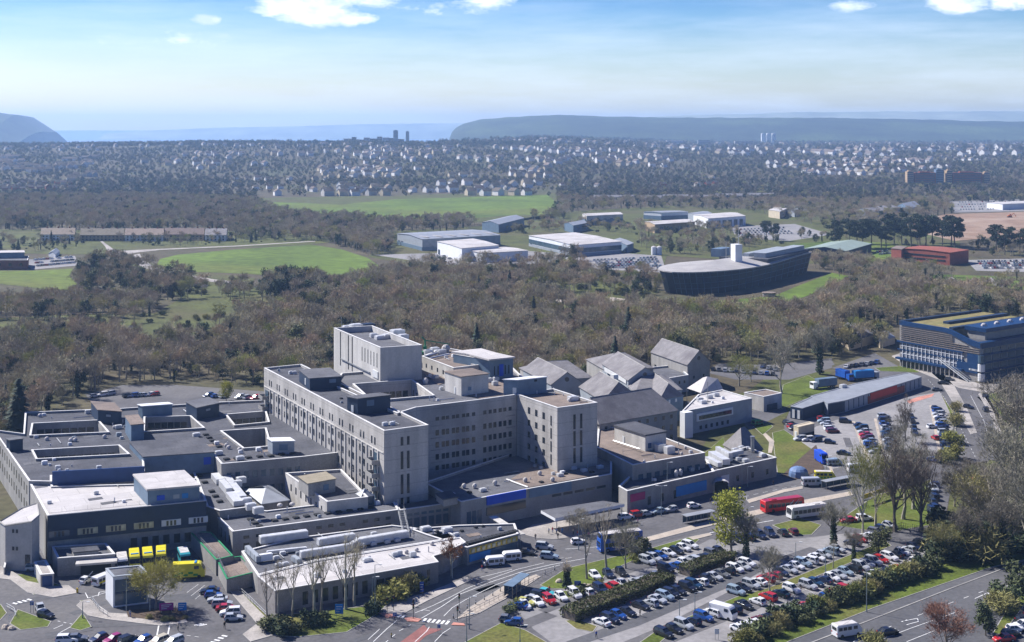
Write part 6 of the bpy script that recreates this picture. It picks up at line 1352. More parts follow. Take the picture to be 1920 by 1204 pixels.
# ------------------------------------------------------------------ trees
def rdir(up=0.0):
    while True:
        v = Vector((R.gauss(0, 1), R.gauss(0, 1), R.gauss(up, 1)))
        if v.length > .1: return v.normalized()
def sliver(b, p, d, ln, w, mi=0):
    s = d.cross(rdir()).normalized() * w; b.face([p - s, p + s, p + d * ln + s * .3, p + d * ln - s * .3], mi)
def leafq(b, p, s, mi=0):
    n = rdir(.6); u = n.cross(rdir()).normalized(); v = n.cross(u)
    b.face([p + u * s, p + v * s * .7, p - u * s, p - v * s * .7], mi)
def limbs(b, h, r, spread, n1=6, n2=3, z0=.28, dense=1.0, lean=0.0):
    """trunk, limbs and branches; returns branch tips"""
    tips = []; base = Vector((0, 0, -.4)); fork = Vector((lean * h * z0, R.uniform(-.02, .02) * h, h * z0)); r0 = h * .019
    b.bar(base, (0, 0, .8), r0 * 1.5, r0 * 1.1, 7); b.bar((0, 0, .8), fork, r0 * 1.1, r0 * .85, 7)
    top = Vector((fork.x + lean * h * .55, R.uniform(-.04, .04) * h, h * .93)); b.bar(fork, fork.lerp(top, .5), r0 * .8, r0 * .5, 5); b.bar(fork.lerp(top, .5), top, r0 * .5, .03, 4); tips.append(top)
    for i in range(n1):
        a = 2 * math.pi * (i + R.uniform(-.25, .25)) / n1; k = R.uniform(0, .62); s = fork.lerp(top, k)
        lo_ = .30 if z0 < .15 else .55
        e = Vector((top.x * .6 + math.cos(a) * spread * R.uniform(.55, .95) * (1 - .45 * k), math.sin(a) * spread * R.uniform(.55, .95) * (1 - .45 * k), h * (R.uniform(lo_, .80) + .16 * k)))
        m = s.lerp(e, .5) + Vector((0, 0, -h * .02)); b.bar(s, m, r0 * .46, r0 * .30, 5); b.bar(m, e, r0 * .30, .03, 4); tips.append(e)
        for j in range(n2):
            q = s.lerp(e, R.uniform(.35, .85)); t = q + Vector((R.uniform(-1, 1) * spread * .4, R.uniform(-1, 1) * spread * .4, R.uniform(.05, .2) * h)); b.bar(q, t, r0 * .2, .02, 3); tips.append(t)
    return tips
def tree_bare(h, spread, ntw, wd, n1=7, lean=0.0, ln=1.0, ivy=0, z0=None):
    t, c = MB(), MB(); tips = limbs(t, h, 0, spread, n1, 4, z0 or R.uniform(.2, .32), lean=lean); per = max(1, ntw // len(tips))
    for e in tips:
        for k in range(per):
            p = e + rdir() * (abs(R.gauss(0, .5)) * spread * .34); p.z = max(p.z, h * .2)
            d = ((p - Vector((0, 0, h * .4))).normalized() + rdir(.5) * .9).normalized(); sliver(c, p, d, R.uniform(.5, 1.25) * ln, wd * R.uniform(.6, 1.3))
    for k in range(ivy): z = R.uniform(.4, h * .72); a = R.uniform(0, 6.3); rr = R.uniform(.2, .9) * (1.2 - z / h); leafq(c, Vector((math.cos(a) * rr + lean * z, math.sin(a) * rr, z)), .3, 1)
    return t, c
def tree_leafy(h, spread, n, ls, clumps=10, z0=.3, twigs=200, flat=1.0):
    t, c = MB(), MB(); tips = limbs(t, h, 0, spread, 6, 2, .25)
    cl = []
    for i in range(clumps):
        a = R.uniform(0, 6.3); z = R.uniform(z0 + .08, .92); k = math.sqrt(max(.05, 1 - ((z - .55) / .48) ** 2)); rr = spread * k * R.uniform(.25, .85)
        cl.append((Vector((math.cos(a) * rr, math.sin(a) * rr, z * h)), R.uniform(.26, .46) * spread))
    for i in range(n):
        q, r_ = R.choice(cl); p = q + rdir() * (r_ * R.random() ** .4); p.z = q.z + (p.z - q.z) * flat
        if p.z > .3: leafq(c, p, ls * R.uniform(.6, 1.4))
    for i in range(twigs): q, r_ = R.choice(cl); sliver(c, q + rdir() * r_, rdir(.8), .9, .05)
    return t, c
def tree_conifer(h, spread, n):
    t, c = MB(), MB(); t.bar((0, 0, -.4), (0, 0, h), h * .02, .04, 6)
    for i in range(n):
        z = h * (1 - R.random() ** .55) * .92 + h * .08; a = R.uniform(0, 6.3); rr = spread * (1 - z / h) * (.55 + .45 * R.random()) * (.75 + .25 * math.sin(z * 5)); p = Vector((math.cos(a) * rr, math.sin(a) * rr, z))
        d = Vector((math.cos(a), math.sin(a), -.35)).normalized(); s = Vector((-d.y, d.x, 0)) * .35; c.face([p - s, p + d * .9, p + s, p - d * .5])
    return t, c
def tree_pine(h, spread, n):
    t, c = MB(), MB(); top = Vector((R.uniform(-1, 1), R.uniform(-1, 1), h * .9)); t.bar((0, 0, -.4), top, h * .022, h * .01, 6); cl = []
    for i in range(15):
        z = h * R.uniform(.38, .95); a = R.uniform(0, 6.3); e = Vector((math.cos(a) * spread * R.uniform(.3, .9), math.sin(a) * spread * R.uniform(.3, .9), z)); t.bar(Vector((top.x * z / h, top.y * z / h, z - h * .08)), e, .14, .06, 4); cl.append((e, R.uniform(.3, .5) * spread))
    for i in range(n):
        q, r_ = R.choice(cl); v = rdir(); p = q + Vector((v.x, v.y, v.z * .5)) * r_ * R.random() ** .4; leafq(c, p, R.uniform(.3, .7))
    return t, c
def bush(h, spread, n, ls, twig=0, core=True):
    t, c = MB(), MB()
    for k in range(5): a = k * 1.26; t.bar((0, 0, -.2), (math.cos(a) * spread * .5, math.sin(a) * spread * .5, h * .7), .07, .02, 4)
    cl = [(Vector((R.uniform(-.6, .6) * spread, R.uniform(-.6, .6) * spread, h * R.uniform(.25, .62))), R.uniform(.35, .6)) for i in range(7)]
    for i in range(n):
        q, k = R.choice(cl); v = rdir(.2); p = q + Vector((v.x * spread * k, v.y * spread * k, v.z * h * .42)) * R.random() ** .35
        if p.z > 0:
            if R.random() < twig: sliver(c, p, rdir(.6), .7, .05)
            else: leafq(c, p, ls * R.uniform(.6, 1.4))
    return t, c
KIND = {}
def kind(name, tc, bark, leaf):
    t, c = tc; leaf = [leaf] if isinstance(leaf, str) else leaf
    tm = t.mesh('trunk', bark); cm = c.mesh('crown', leaf); n = len(t.v)
    j = MB(); j.v = t.v + c.v; j.f = t.f + [tuple(i + n for i in f) for f in c.f]; j.m = [0] * len(t.f) + [m + 1 for m in c.m]
    KIND[name] = (tm, cm, j.mesh('tree', [bark] + leaf))
kind('bare_a', tree_bare(13, 4.8, 1500, .05, 8), 'bark', 'twig'); kind('bare_b', tree_bare(12, 5.2, 1600, .05, 9), 'bark', 'twig_warm'); kind('bare_c', tree_bare(14, 4.4, 1500, .05, 7), 'bark', 'twig')
kind('bare_ivy', tree_bare(13, 4.2, 1100, .05, 7, ivy=700), 'bark_dark', ['twig', 'leaf_dark']); kind('olive', tree_bare(11, 4.8, 1900, .055, 8, ln=.8), 'bark', 'twig_olive')
kind('slim_a', tree_bare(16, 3.6, 620, .028, 6, ln=1.1), 'bark', 'twig'); kind('slim_b', tree_bare(16, 3.2, 560, .028, 6, lean=.07, ln=1.1), 'bark', 'twig'); kind('slim_c', tree_bare(17, 4.2, 700, .028, 8, ln=1.0), 'bark', 'twig')
kind('tall_bare', tree_bare(22, 5.4, 7500, .026, 18, ln=.75, z0=.13), 'bark_dark', 'twig_brown'); kind('tall_bare_b', tree_bare(22, 6.6, 7000, .024, 20, ln=.75, z0=.13), 'bark', 'twig_grey')
kind('spring', tree_bare(12, 4.6, 1900, .055, 10, ln=.7), 'bark', 'leaf_spring'); kind('near_spring', tree_bare(12, 4.6, 5200, .026, 15, ln=.45, z0=.13), 'bark', 'leaf_spring'); kind('fresh', tree_leafy(12, 4.9, 3600, .24, 26, .12), 'bark', 'leaf_fresh'); kind('gold', tree_leafy(9, 4.2, 1500, .28, 12), 'bark', 'leaf_gold'); kind('rust', tree_bare(8, 3.2, 1500, .05, 8, ln=.6), 'bark', 'leaf_rust')
kind('dark', tree_leafy(12, 4.4, 1700, .34, 16, .12), 'bark_dark', 'leaf_dark'); kind('mid', tree_leafy(11, 4.8, 1700, .34, 16, .12), 'bark_dark', 'leaf_mid'); kind('conifer', tree_conifer(15, 4.0, 1500), 'bark_dark', 'leaf_pine'); kind('pine', tree_pine(24, 8.2, 3600), 'bark_dark', 'leaf_pine')
kind('bush_mid', bush(3.2, 2.6, 900, .24, .15), 'bark_dark', 'leaf_mid'); kind('bush_dark', bush(3.4, 2.6, 900, .26, .1), 'bark_dark', 'leaf_dark'); kind('bush_twig', bush(3.4, 2.8, 1300, .1, .9), 'bark', 'twig_fineolive'); kind('bush_olive', bush(3, 2.6, 1000, .22, .3), 'bark', 'leaf_spring'); kind('bush_blossom', bush(3.2, 2.5, 900, .16, .3), 'bark', 'blossom'); kind('stump', tree_bare(6, 1.2, 300, .05, 5, ivy=900), 'bark_dark', ['twig', 'leaf_dark'])
kind('near_a', tree_bare(13, 5.0, 8500, .024, 15, ln=.55, z0=.13), 'bark', 'twig_grey'); kind('near_b', tree_bare(12, 5.4, 9000, .024, 17, ln=.5, z0=.13), 'bark', 'twig_grey'); kind('near_olive', tree_bare(11, 5.0, 9000, .03, 17, ln=.42, z0=.13), 'bark', 'twig_fineolive'); kind('gate', tree_bare(11, 5.6, 13000, .034, 22, ln=.42, z0=.12), 'bark', 'twig_gate'); kind('near_red', tree_bare(11, 4.6, 9000, .03, 16, ln=.5, z0=.12), 'bark_dark', 'twig_red'); kind('near_ivy', tree_bare(12, 4.4, 7500, .024, 15, ln=.5, ivy=700), 'bark_dark', ['twig_grey', 'leaf_dark'])
for nm, lf, ls in (('far_a', 'far_twig', .55), ('far_b', 'far_twig_warm', .55), ('far_c', 'far_leaf', .6), ('far_d', 'far_dark', .6), ('far_e', 'twig_olive', .55)):
    t, c = tree_leafy(11, 5.2, 330, ls, 12, .15, 0); kind(nm, (t, c), 'bark_dark', lf)
HT = dict(bare_a=13, bare_b=12, bare_c=14, bare_ivy=13, olive=11, slim_a=16, slim_b=16, slim_c=17, tall_bare=22, tall_bare_b=22, spring=12, fresh=12, near_spring=12, gold=9, rust=8, dark=12, mid=11, conifer=15, pine=24, gate=11, near_a=13, near_b=12, near_olive=11, near_red=11, near_ivy=12, bush_mid=3.2, bush_dark=3.4, bush_twig=3.4, bush_olive=3, bush_blossom=3.2, stump=6)
NT = [0]
def plant(k, x, y, z, s, rz, label, cat='tree', name='tree', group=None, wide=1.0):
    o = thing(name, label, cat, (x, y, z), rz, group); o.scale = (s * wide, s * wide, s)
    link('trunk' if cat != 'shrub' else 'stems', KIND[k][0], o); link('crown' if cat != 'shrub' else 'foliage', KIND[k][1], o); NT[0] += 1
    return o
def ptree(k, x, y, hpx, label, wide=1.0, cat='tree', group=None, rz=None, name='tree'):
    k = {'bare_a': 'near_a', 'bare_b': 'near_b', 'bare_c': 'near_a', 'olive': 'near_olive', 'bare_ivy': 'near_ivy', 'spring': 'near_spring'}.get(k, k)
    p = P(x, y); h = hpx * H / (y - HZ) * (.88 if x > 1740 and y > 700 else 1); return plant(k, p.x, p.y, .1, h / HT[k], R.uniform(0, 6.3) if rz is None else rz, label, cat, name, group, wide)
ptree('gate', 292, 1143, 96, 'twiggy yellow-green tree in front of the gatehouse', 1.15)
for (x, y, h, k, l) in ((501, 1168, 100, 'slim_a', 'bare tree nearest the left corner of the white-roofed pavilion'), (521, 1165, 112, 'slim_b', 'thin bare tree just right of the pavilion corner'), (548, 1156, 104, 'slim_a', 'small bare tree before the pavilion window strip'), (589, 1152, 138, 'slim_c', 'tallest left one of the bare trees before the pavilion'),
                        (602, 1149, 112, 'slim_b', 'bare tree close behind the tallest left one'), (648, 1143, 145, 'slim_c', 'forked bare tree before the middle of the pavilion'), (664, 1135, 128, 'slim_a', 'bare tree at the right end of the pavilion lawn')): ptree(k, x, y, h, l)
ptree('rust', 846, 1080, 66, 'rusty brown young tree at the corner of the pavilion'); ptree('slim_a', 1100, 1086, 128, 'slim upright bare tree on the lawn by the stump', .8); ptree('slim_b', 1137, 1070, 118, 'leaning bare tree left of the blue bus', 1, rz=math.pi)
ptree('bare_a', 1173, 1066, 88, 'spreading bare tree in front of the blue bus'); ptree('bare_b', 1085, 1002, 50, 'low bare tree under the entrance canopy edge', 1.3); ptree('stump', 1063, 1104, 52, 'dark ivy-covered trunk on the lawn'); ptree('bush_mid', 1198, 1040, 34, 'dark bush at the end of the lawn by the bus', cat='shrub', name='shrub')
ptree('fresh', 1371, 1037, 112, 'yellow-green leafy tree beside the bus lane'); ptree('bare_ivy', 1399, 1046, 82, 'dark bare tree right behind the leafy tree'); ptree('bare_c', 1443, 1112, 88, 'pale bare tree in the gap between the car rows'); ptree('bare_ivy', 1563, 1026, 82, 'round dense brown tree beside the small lawn', 1.15)
ptree('slim_a', 1562, 1066, 55, 'small bare tree on the grass strip, left one'); ptree('bare_ivy', 1601, 1056, 60, 'small ivy-stemmed tree on the grass strip, right one'); ptree('mid', 1648, 1036, 46, 'big green bush between the two car rows', 1.5, cat='shrub', name='shrub')
ptree('spring', 1618, 1006, 178, 'tall pale yellow-green tree left of the three tall bare trees', .62); ptree('spring', 1642, 985, 150, 'second pale yellow-green tree behind the bus stop', .75)
for (x, y, h, k, l) in ((1678, 997, 182, 'tall_bare', 'leftmost of the tall dark bare trees on the lawn'), (1694, 974, 180, 'tall_bare_b', 'middle one of the tall dark bare trees'), (1728, 998, 176, 'tall_bare', 'rightmost of the tall dark bare trees by the queue'), (1712, 955, 150, 'tall_bare_b', 'tall bare tree standing behind the dark trio'),
                        (1465, 738, 120, 'tall_bare_b', 'big spreading bare tree behind the concrete cube'), (1537, 702, 92, 'bare_ivy', 'bare tree with a dark trunk behind the trailer'), (1698, 828, 92, 'tall_bare', 'bare tree standing among the right-hand car columns'), (1684, 850, 70, 'bare_b', 'smaller bare tree below the one among the car columns')): ptree(k, x, y, h, l, .8 if 'car columns' in l else 1.0)
ptree('spring', 1386, 724, 62, 'pale green tree behind the white tent roof', 1.1); ptree('spring', 1408, 716, 40, 'lower pale green tree beside the staff car park', 1.2)
for i, (x, y, h, k, l) in enumerate(((1806, 975, 130, 'bare_a', 'big grey bare tree right of the car queue'), (1872, 915, 150, 'tall_bare_b', 'tall bare tree in the middle of the right-hand thicket'), (1905, 865, 190, 'bare_b', 'wide bare tree at the right edge beside the road'), (1790, 950, 80, 'bare_c', 'narrow bare tree beside the end of the queue'),
        (1908, 985, 200, 'bare_a', 'large bare tree at the right edge above the dual carriageway'), (1862, 1010, 165, 'bare_b', 'broad bare tree over the bushy bank'), (1812, 1045, 105, 'bare_ivy', 'ivy-clad tree on the bank above the verge'), (1768, 1052, 84, 'olive', 'olive twiggy tree on the bank nearest the front row'), (1880, 1052, 130, 'bare_ivy', 'dark ivy-clad tree overhanging the verge'), (1930, 1040, 190, 'bare_c', 'bare tree cut by the right edge above the verge'), (1900, 780, 90, 'bare_b', 'rounded bare tree below the blue building'), (1915, 830, 130, 'bare_a', 'bare tree at the right edge below the blue building'), (1835, 1000, 130, 'olive', 'olive tree in the thicket above the bank'), (1846, 975, 120, 'bare_c', 'grey tree behind the olive one in the thicket'))): ptree(k, x, y, h, l, 1.15)
ptree('near_red', 1774, 1236, 122, 'red-brown bare tree on the central reserve at the bottom edge', 1.1); ptree('mid', 1848, 1192, 72, 'small grey-green tree beside the corner car park'); ptree('bush_twig', 1642, 1228, 48, 'bare bush at the bottom edge of the carriageway', cat='shrub', name='shrub')
ptree('conifer', 35, 838, 130, 'dark conifer at the left edge of the wood', 1.2); ptree('conifer', 1178, 650, 76, 'dark conifer in the wood above the slate roofs'); ptree('gold', 1190, 668, 48, 'golden yellow tree at the wood edge above the slate roofs', 1.1); ptree('fresh', 424, 752, 36, 'bright green young tree beside the parked cars'); ptree('fresh', 1160, 655, 40, 'bright green tree beside the conifer')
for i in range(17):
    x = 1562 + i * 14.5 + R.uniform(-4, 4); ptree('pine', x, 463 + R.uniform(-8, 6), R.uniform(46, 64), 'tall dark pine in the row before the building site', group='pines before the building site')
for x, y in ((1868, 470), (1884, 478), (1912, 476), (1450, 452), (1437, 448)): ptree('pine', x, y, 52 if x > 1500 else 36, 'dark pine standing apart near the building site' if x > 1500 else 'dark pine near the cream estate unit', group='pines standing apart' if x > 1500 else 'pines near the estate')
def bushes(pts, ks, hpx, label, group, wide=1.0):
    for x, y in pts: ptree(R.choice(ks), x + R.uniform(-3, 3), y + R.uniform(-2, 2), hpx * R.uniform(.8, 1.3), label, wide * R.uniform(.9, 1.25), 'shrub', group, name='shrub')
def along(pts, step):
    out = []; q = [Vector(p) for p in pts]
    for a, b_ in zip(q, q[1:]):
        n = max(1, int((b_ - a).length / step)); out += [tuple(a.lerp(b_, i / n)) for i in range(n)]
    return out
bushes(along([(1392, 1206), (1480, 1166), (1560, 1134), (1640, 1106), (1760, 1064)], 12), ('bush_mid', 'bush_olive', 'bush_twig', 'bush_dark'), 26, 'rough roadside bush between the front car rows and the carriageway', 'roadside bushes')
bushes(along([(1420, 1204), (1560, 1144), (1700, 1092), (1770, 1066)], 26), ('bush_twig', 'bush_mid'), 20, 'low bush on the verge of the dual carriageway', 'verge bushes')
bushes([(1776, 1040), (1800, 1052), (1830, 1050), (1855, 1046), (1885, 1036), (1910, 1030), (1790, 1000), (1825, 1022), (1850, 1018), (1880, 1000), (1905, 1008), (1925, 1010), (1760, 1045), (1842, 1034), (1870, 1030)], ('bush_mid', 'bush_dark', 'bush_twig'), 56, 'large dark bush on the bank above the verge', 'bank bushes', 1.3)
bushes([(508, 1180), (522, 1186), (538, 1188), (552, 1186), (515, 1176), (575, 1176), (600, 1170), (690, 1152), (705, 1146)], ('bush_mid', 'bush_dark'), 22, 'low green shrub on the lawn before the pavilion', 'pavilion shrubs', 1.2)
bushes([(716, 1128), (732, 1122), (748, 1118), (762, 1112), (778, 1104)], ('bush_olive', 'bush_twig'), 28, 'brownish shrub against the pavilion wall', 'pavilion wall shrubs', 1.2)
bushes([(345, 1162), (326, 1164), (306, 1165), (284, 1162)], ('bush_twig',), 9, 'low heather-like shrub in the bed by the gatehouse', 'gatehouse bed shrubs', 1.3)
bushes([(965, 1140), (950, 1150), (1078, 1118), (1093, 1110), (1120, 1098), (1190, 1052)], ('bush_olive', 'bush_mid'), 14, 'small scrubby plant at the edge of the parking lawn', 'lawn edge shrubs', 1.2)
bushes([(1872, 1150), (1890, 1130), (1908, 1108), (1925, 1090)], ('bush_twig', 'bush_mid'), 40, 'scrubby bush between the carriageway and the corner car park', 'corner bushes', 1.2)
bushes([(1790, 770), (1795, 800), (1792, 830), (1784, 856), (1770, 870)], ('bush_olive', 'bush_twig'), 26, 'yellowish scrub along the curved edge of the car park', 'car park scrub', 1.1)
def hedge(label, a, b_, w, h):
    A, B = P(*a), P(*b_); d = (B - A); ln = d.length; d.normalize(); n = Vector((-d.y, d.x, 0)); o = thing('hedge', label, 'hedge', (A.x, A.y, .1))
    c = MB(); m = A + d * ln / 2; c.box((m.x, m.y, h * .44), (ln - .6, w - .8, h * .82), math.atan2(d.y, d.x)); c.build('stems', 'bark_dark', o)
    f = MB()
    for i in range(int(ln * w * 38)):
        t = R.random(); s = R.uniform(-.5, .5); z = R.random() ** .5; k = R.random()
        if k < .5: z = 1.0
        elif k < .85: s = math.copysign(.5, s)
        p = A + d * ln * t + n * w * s + Vector((0, 0, h * (z - .08) + noise.noise((t * ln * .35, s * 3, 1)) * .35)); p += rdir() * .18; leafq(f, p, R.uniform(.14, .30))
    f.build('foliage', 'leaf_hedge', o)
mat('leaf_hedge', (.075, .088, .028), .8, .4, .4, stain=(.11, .10, .04), trans=.15)
hedge('long clipped hedge between two rows of parked cars', (1064, 1163), (1252, 1090), 5.0, 2.3); hedge('short clipped hedge at the upper end of the long one', (1282, 1080), (1370, 1049), 4.2, 2.3)

# ------------------------------------------------------------------ woods (regions are outlined on the ground)
def inside(p, poly):
    x, y = p; c = False
    for (x0, y0), (x1, y1) in zip(poly, poly[1:] + poly[:1]):
        if (y0 > y) != (y1 > y) and x < (x1 - x0) * (y - y0) / (y1 - y0) + x0: c = not c
    return c
def fill(poly, step, kinds, smin, smax, lim=None):
    g = [P(*p) for p in poly]; x0, x1, y0, y1 = min(p.x for p in g), max(p.x for p in g), min(p.y for p in g), max(p.y for p in g); out = []
    ks, ws = zip(*kinds); y = y0
    while y < y1:
        x = x0
        while x < x1:
            X, Y = x + R.uniform(-.48, .48) * step, y + R.uniform(-.48, .48) * step
            if inside((X / Y * F + CX, HZ + F * H / Y), poly):
                cl = noise.noise((X * .02, Y * .02, 5.0)); k = R.choices(ks, ws)[0]
                if cl > .28 and R.random() < .4: k = R.choice(('bare_b', 'olive'))
                if lim is None or R.random() < lim: out.append((X, Y, 0.0, R.uniform(0, 6.3), R.uniform(smin, smax) * (1 + .25 * cl), k))
            x += step
        y += step
    return out
WOOD = (('bare_a', 5), ('bare_b', 6.5), ('bare_c', 4.5), ('bare_ivy', 2.6), ('olive', 4), ('spring', 1.8), ('dark', 1.2), ('mid', 1.2), ('conifer', .25))
SCRUB = (('bush_twig', 4), ('bush_mid', 3), ('bush_dark', 1.5), ('bush_olive', 2), ('bare_b', .8), ('mid', .5), ('bush_blossom', .25))
pts = fill([(-120, 852), (30, 838), (50, 812), (110, 770), (168, 735), (215, 718), (330, 716), (480, 722), (560, 735), (800, 745), (960, 735), (1000, 725), (1100, 712), (1240, 698), (1340, 684), (1450, 678), (1560, 668), (1640, 656), (1668, 655), (1660, 622), (1760, 590), (1950, 605), (1950, 566), (1760, 562), (1690, 535), (1600, 548), (1560, 566), (1450, 606), (1250, 596), (1170, 588), (1040, 582), (960, 530), (830, 535), (720, 540), (640, 555), (560, 574), (470, 604), (400, 655), (300, 655), (150, 642), (-120, 645)], 7.0, WOOD, .58, 1.26)
pts += fill([(-120, 850), (60, 800), (165, 733), (215, 716), (480, 720), (700, 740), (1000, 722), (1340, 682), (1560, 664), (1640, 640), (1450, 640), (900, 690), (400, 690), (100, 700), (-120, 720)], 14, SCRUB, .7, 1.2, .5)
pts += fill([(-60, 585), (120, 575), (280, 566), (300, 580), (290, 594), (120, 600), (-60, 604)], 7.5, WOOD, .8, 1.05); pts += fill([(140, 548), (150, 530), (146, 512), (210, 490), (250, 500), (300, 520), (400, 535), (380, 560), (290, 566), (180, 560)], 9, SCRUB + (('mid', 2), ('bare_b', 2)), .9, 1.4)
pts += fill([(400, 545), (470, 535), (480, 562), (420, 566)], 8, WOOD, .6, .9); pts += fill([(488, 545), (560, 540), (605, 545), (600, 566), (490, 568)], 7.5, (('dark', 4), ('bare_ivy', 3), ('mid', 1), ('bare_a', 1)), 1.0, 1.4); pts += fill([(605, 548), (720, 520), (790, 515), (800, 535), (700, 545), (620, 566)], 8, WOOD, .7, 1.0)
pts += fill([(-120, 620), (150, 600), (300, 590), (430, 590), (600, 556), (560, 580), (420, 640), (300, 648), (150, 634), (-120, 640)], 10, SCRUB, .6, 1.1, .62)
pts += fill([(700, 520), (800, 500), (830, 508), (990, 500), (1080, 485), (1110, 512), (1240, 520), (1262, 560), (1160, 556), (1000, 548), (960, 545), (830, 545)], 9, SCRUB + (('bare_a', 3), ('bare_b', 3), ('dark', .8), ('spring', .5)), .8, 1.2); pts += fill([(990, 552), (1000, 572), (1180, 580), (1250, 575), (1240, 556), (1100, 545)], 16, SCRUB, .7, 1.1, .6)
pts += fill([(1510, 490), (1590, 494), (1660, 505), (1780, 512), (1800, 520), (1700, 524), (1600, 530), (1530, 506)], 9, WOOD + (('bush_mid', 3),), .6, 1.0); pts += fill([(1600, 545), (1690, 532), (1790, 552), (1950, 556), (1950, 548), (1790, 545), (1690, 524), (1620, 530)], 9, WOOD, .7, 1.0)
MIDW = (('bare_a', 4), ('bare_b', 4), ('bare_c', 3), ('olive', 3), ('mid', 1.8), ('dark', 1.2), ('bare_ivy', 2), ('spring', .4))
pts += fill([(-120, 378), (100, 372), (250, 372), (380, 376), (480, 382), (520, 398), (585, 412), (640, 418), (720, 420), (850, 416), (900, 422), (895, 432), (740, 436), (735, 470), (690, 480), (640, 464), (600, 452), (440, 448), (430, 436), (-120, 432)], 10.5, MIDW, .75, 1.15)
pts += fill([(-120, 472), (-20, 450), (60, 456), (170, 445), (430, 446), (590, 449), (440, 458), (300, 464), (190, 452), (120, 470), (60, 474)], 11, MIDW + (('bush_mid', 5), ('conifer', 1)), .4, .8, .8)
pts += fill([(1046, 372), (1110, 380), (1400, 378), (1500, 380), (1580, 384), (1780, 376), (1790, 400), (1690, 422), (1560, 436), (1500, 416), (1440, 404), (1400, 398), (1300, 392), (1200, 392), (1090, 398), (1050, 414), (985, 420), (1000, 410), (1042, 404)], 12.5, MIDW, .7, 1.1, .8)
pts += fill([(940, 424), (1060, 424), (1110, 420), (1200, 424), (1380, 430), (1390, 448), (1480, 456), (1400, 470), (1260, 480), (1190, 462), (1080, 436), (950, 440)], 11, MIDW + (('bush_mid', 4),), .5, .95, .72); pts += fill([(1500, 440), (1560, 440), (1800, 458), (1950, 452), (1950, 482), (1830, 486), (1700, 474), (1640, 452), (1500, 456)], 14, MIDW + (('dark', 3),), .5, .9, .65); pts += fill([(480, 452), (740, 440), (740, 470), (700, 482), (690, 474), (640, 462), (590, 452)], 9, MIDW, .7, 1.0)
pts += fill([(560, 405), (640, 408), (680, 412), (660, 418), (570, 414)], 11, MIDW, .7, 1.0); pts += fill([(1830, 530), (1950, 520), (1950, 545), (1860, 548)], 16, MIDW, .6, .9, .6)
# keep roofs clear
def clear_of(X, Y):
    px, py = X / Y * F + CX, HZ + F * H / Y
    return not ((735 < px < 1192 and 436 < py < 478 and not (935 < px < 990 and py < 460)) or (1238 < px < 1505 and 470 < py < 566 and py > 480) or (1665 < px < 1822 and 462 < py < 488) or (1500 < px < 1640 and 460 < py < 478) or (1585 < px < 1680 and 612 < py < 645) or (1670 < px and 640 < py < 720))
pts = [p for p in pts if clear_of(p[0], p[1])]
pts.sort(key=lambda p: p[1])
LAB = dict(bare_a='bare grey tree in the wood behind the hospital', bare_b='bare warm brown tree in the wood behind the hospital', bare_c='tall bare grey tree in the wood behind the hospital', bare_ivy='ivy-clad bare tree in the wood behind the hospital', olive='olive twiggy tree in the wood behind the hospital', spring='pale yellow-green tree in the wood behind the hospital', dark='dark evergreen tree in the wood behind the hospital', mid='green bushy tree in the wood behind the hospital', conifer='dark pointed conifer in the wood behind the hospital')
near, rest = [], []
for p in pts: (near if len(near) < 300 - NT[0] + 70 and not p[5].startswith('bush') else rest).append(p)
for pg, st_ in (([(1952, 560), (2250, 545), (2250, 720), (2060, 760), (1955, 640)], 9), ([(1960, 770), (2250, 740), (2250, 960), (2120, 985), (1965, 1010)], 9), ([(1955, 470), (2250, 460), (2250, 545), (1955, 560)], 14), ([(-330, 640), (-122, 645), (-122, 850), (-330, 900)], 9), ([(-330, 430), (-122, 380), (-122, 640), (-330, 640)], 16), ([(1955, 372), (2250, 370), (2250, 460), (1955, 395)], 17)):
    rest += [p for p in fill(pg, st_, WOOD, .7, 1.1)]
for X, Y, z, rz, s, k in near: plant(k, X, Y, 0, s, rz, LAB[k], group='trees of the wood ' + {'bare_a': 'grey', 'bare_b': 'brown', 'bare_c': 'tall grey', 'bare_ivy': 'ivy-clad'}.get(k, k))

# ------------------------------------------------------------------ suburbs
HOUSES = []
def suburb(x0, x1, D0, D1, dstep, wstep, dens, walls, label, group, ang=0.0, big=1.0):
    D = D0
    while D < D1:
        a, b_ = (x0 - CX) / F * D, (x1 - CX) / F * D; X = a + R.uniform(0, wstep)
        while X < b_:
            if R.random() < dens and noise.noise((X * .0045, D * .0035, 9)) + .5 * noise.noise((X * .013, D * .011, 4)) > .02:
                Y = D + R.uniform(-.12, .12) * dstep + math.sin(X * .006 + D) * 14 + (X - a) * math.tan(ang)
                HOUSES.append((X, Y, ang + R.choice((0, 0, math.pi / 2)) + .5 + R.uniform(-.22, .22), big * R.uniform(.85, 1.2), R.choice(walls), label, group))
            X += wstep * R.uniform(.85, 1.25)
        D += dstep * R.uniform(.85, 1.15)
WH = ('render_white', 'render_white', 'clad_cream', 'render_white', 'conc_pale')
suburb(490, 1010, 2130, 2430, 70, 22, .9, WH, 'in the row above the big green field', 'houses above the big field', big=1.45)
suburb(1040, 1120, 2150, 2420, 60, 20, .8, WH, 'among trees right of the big green field', 'houses right of the big field'); suburb(600, 1030, 2660, 3000, 80, 21, .8, WH, 'in the second band of suburbs', 'houses in the second band', big=1.35); suburb(540, 1260, 3150, 3950, 95, 24, .75, WH, 'on the suburban hill slope', 'houses on the hill slope', big=1.5)
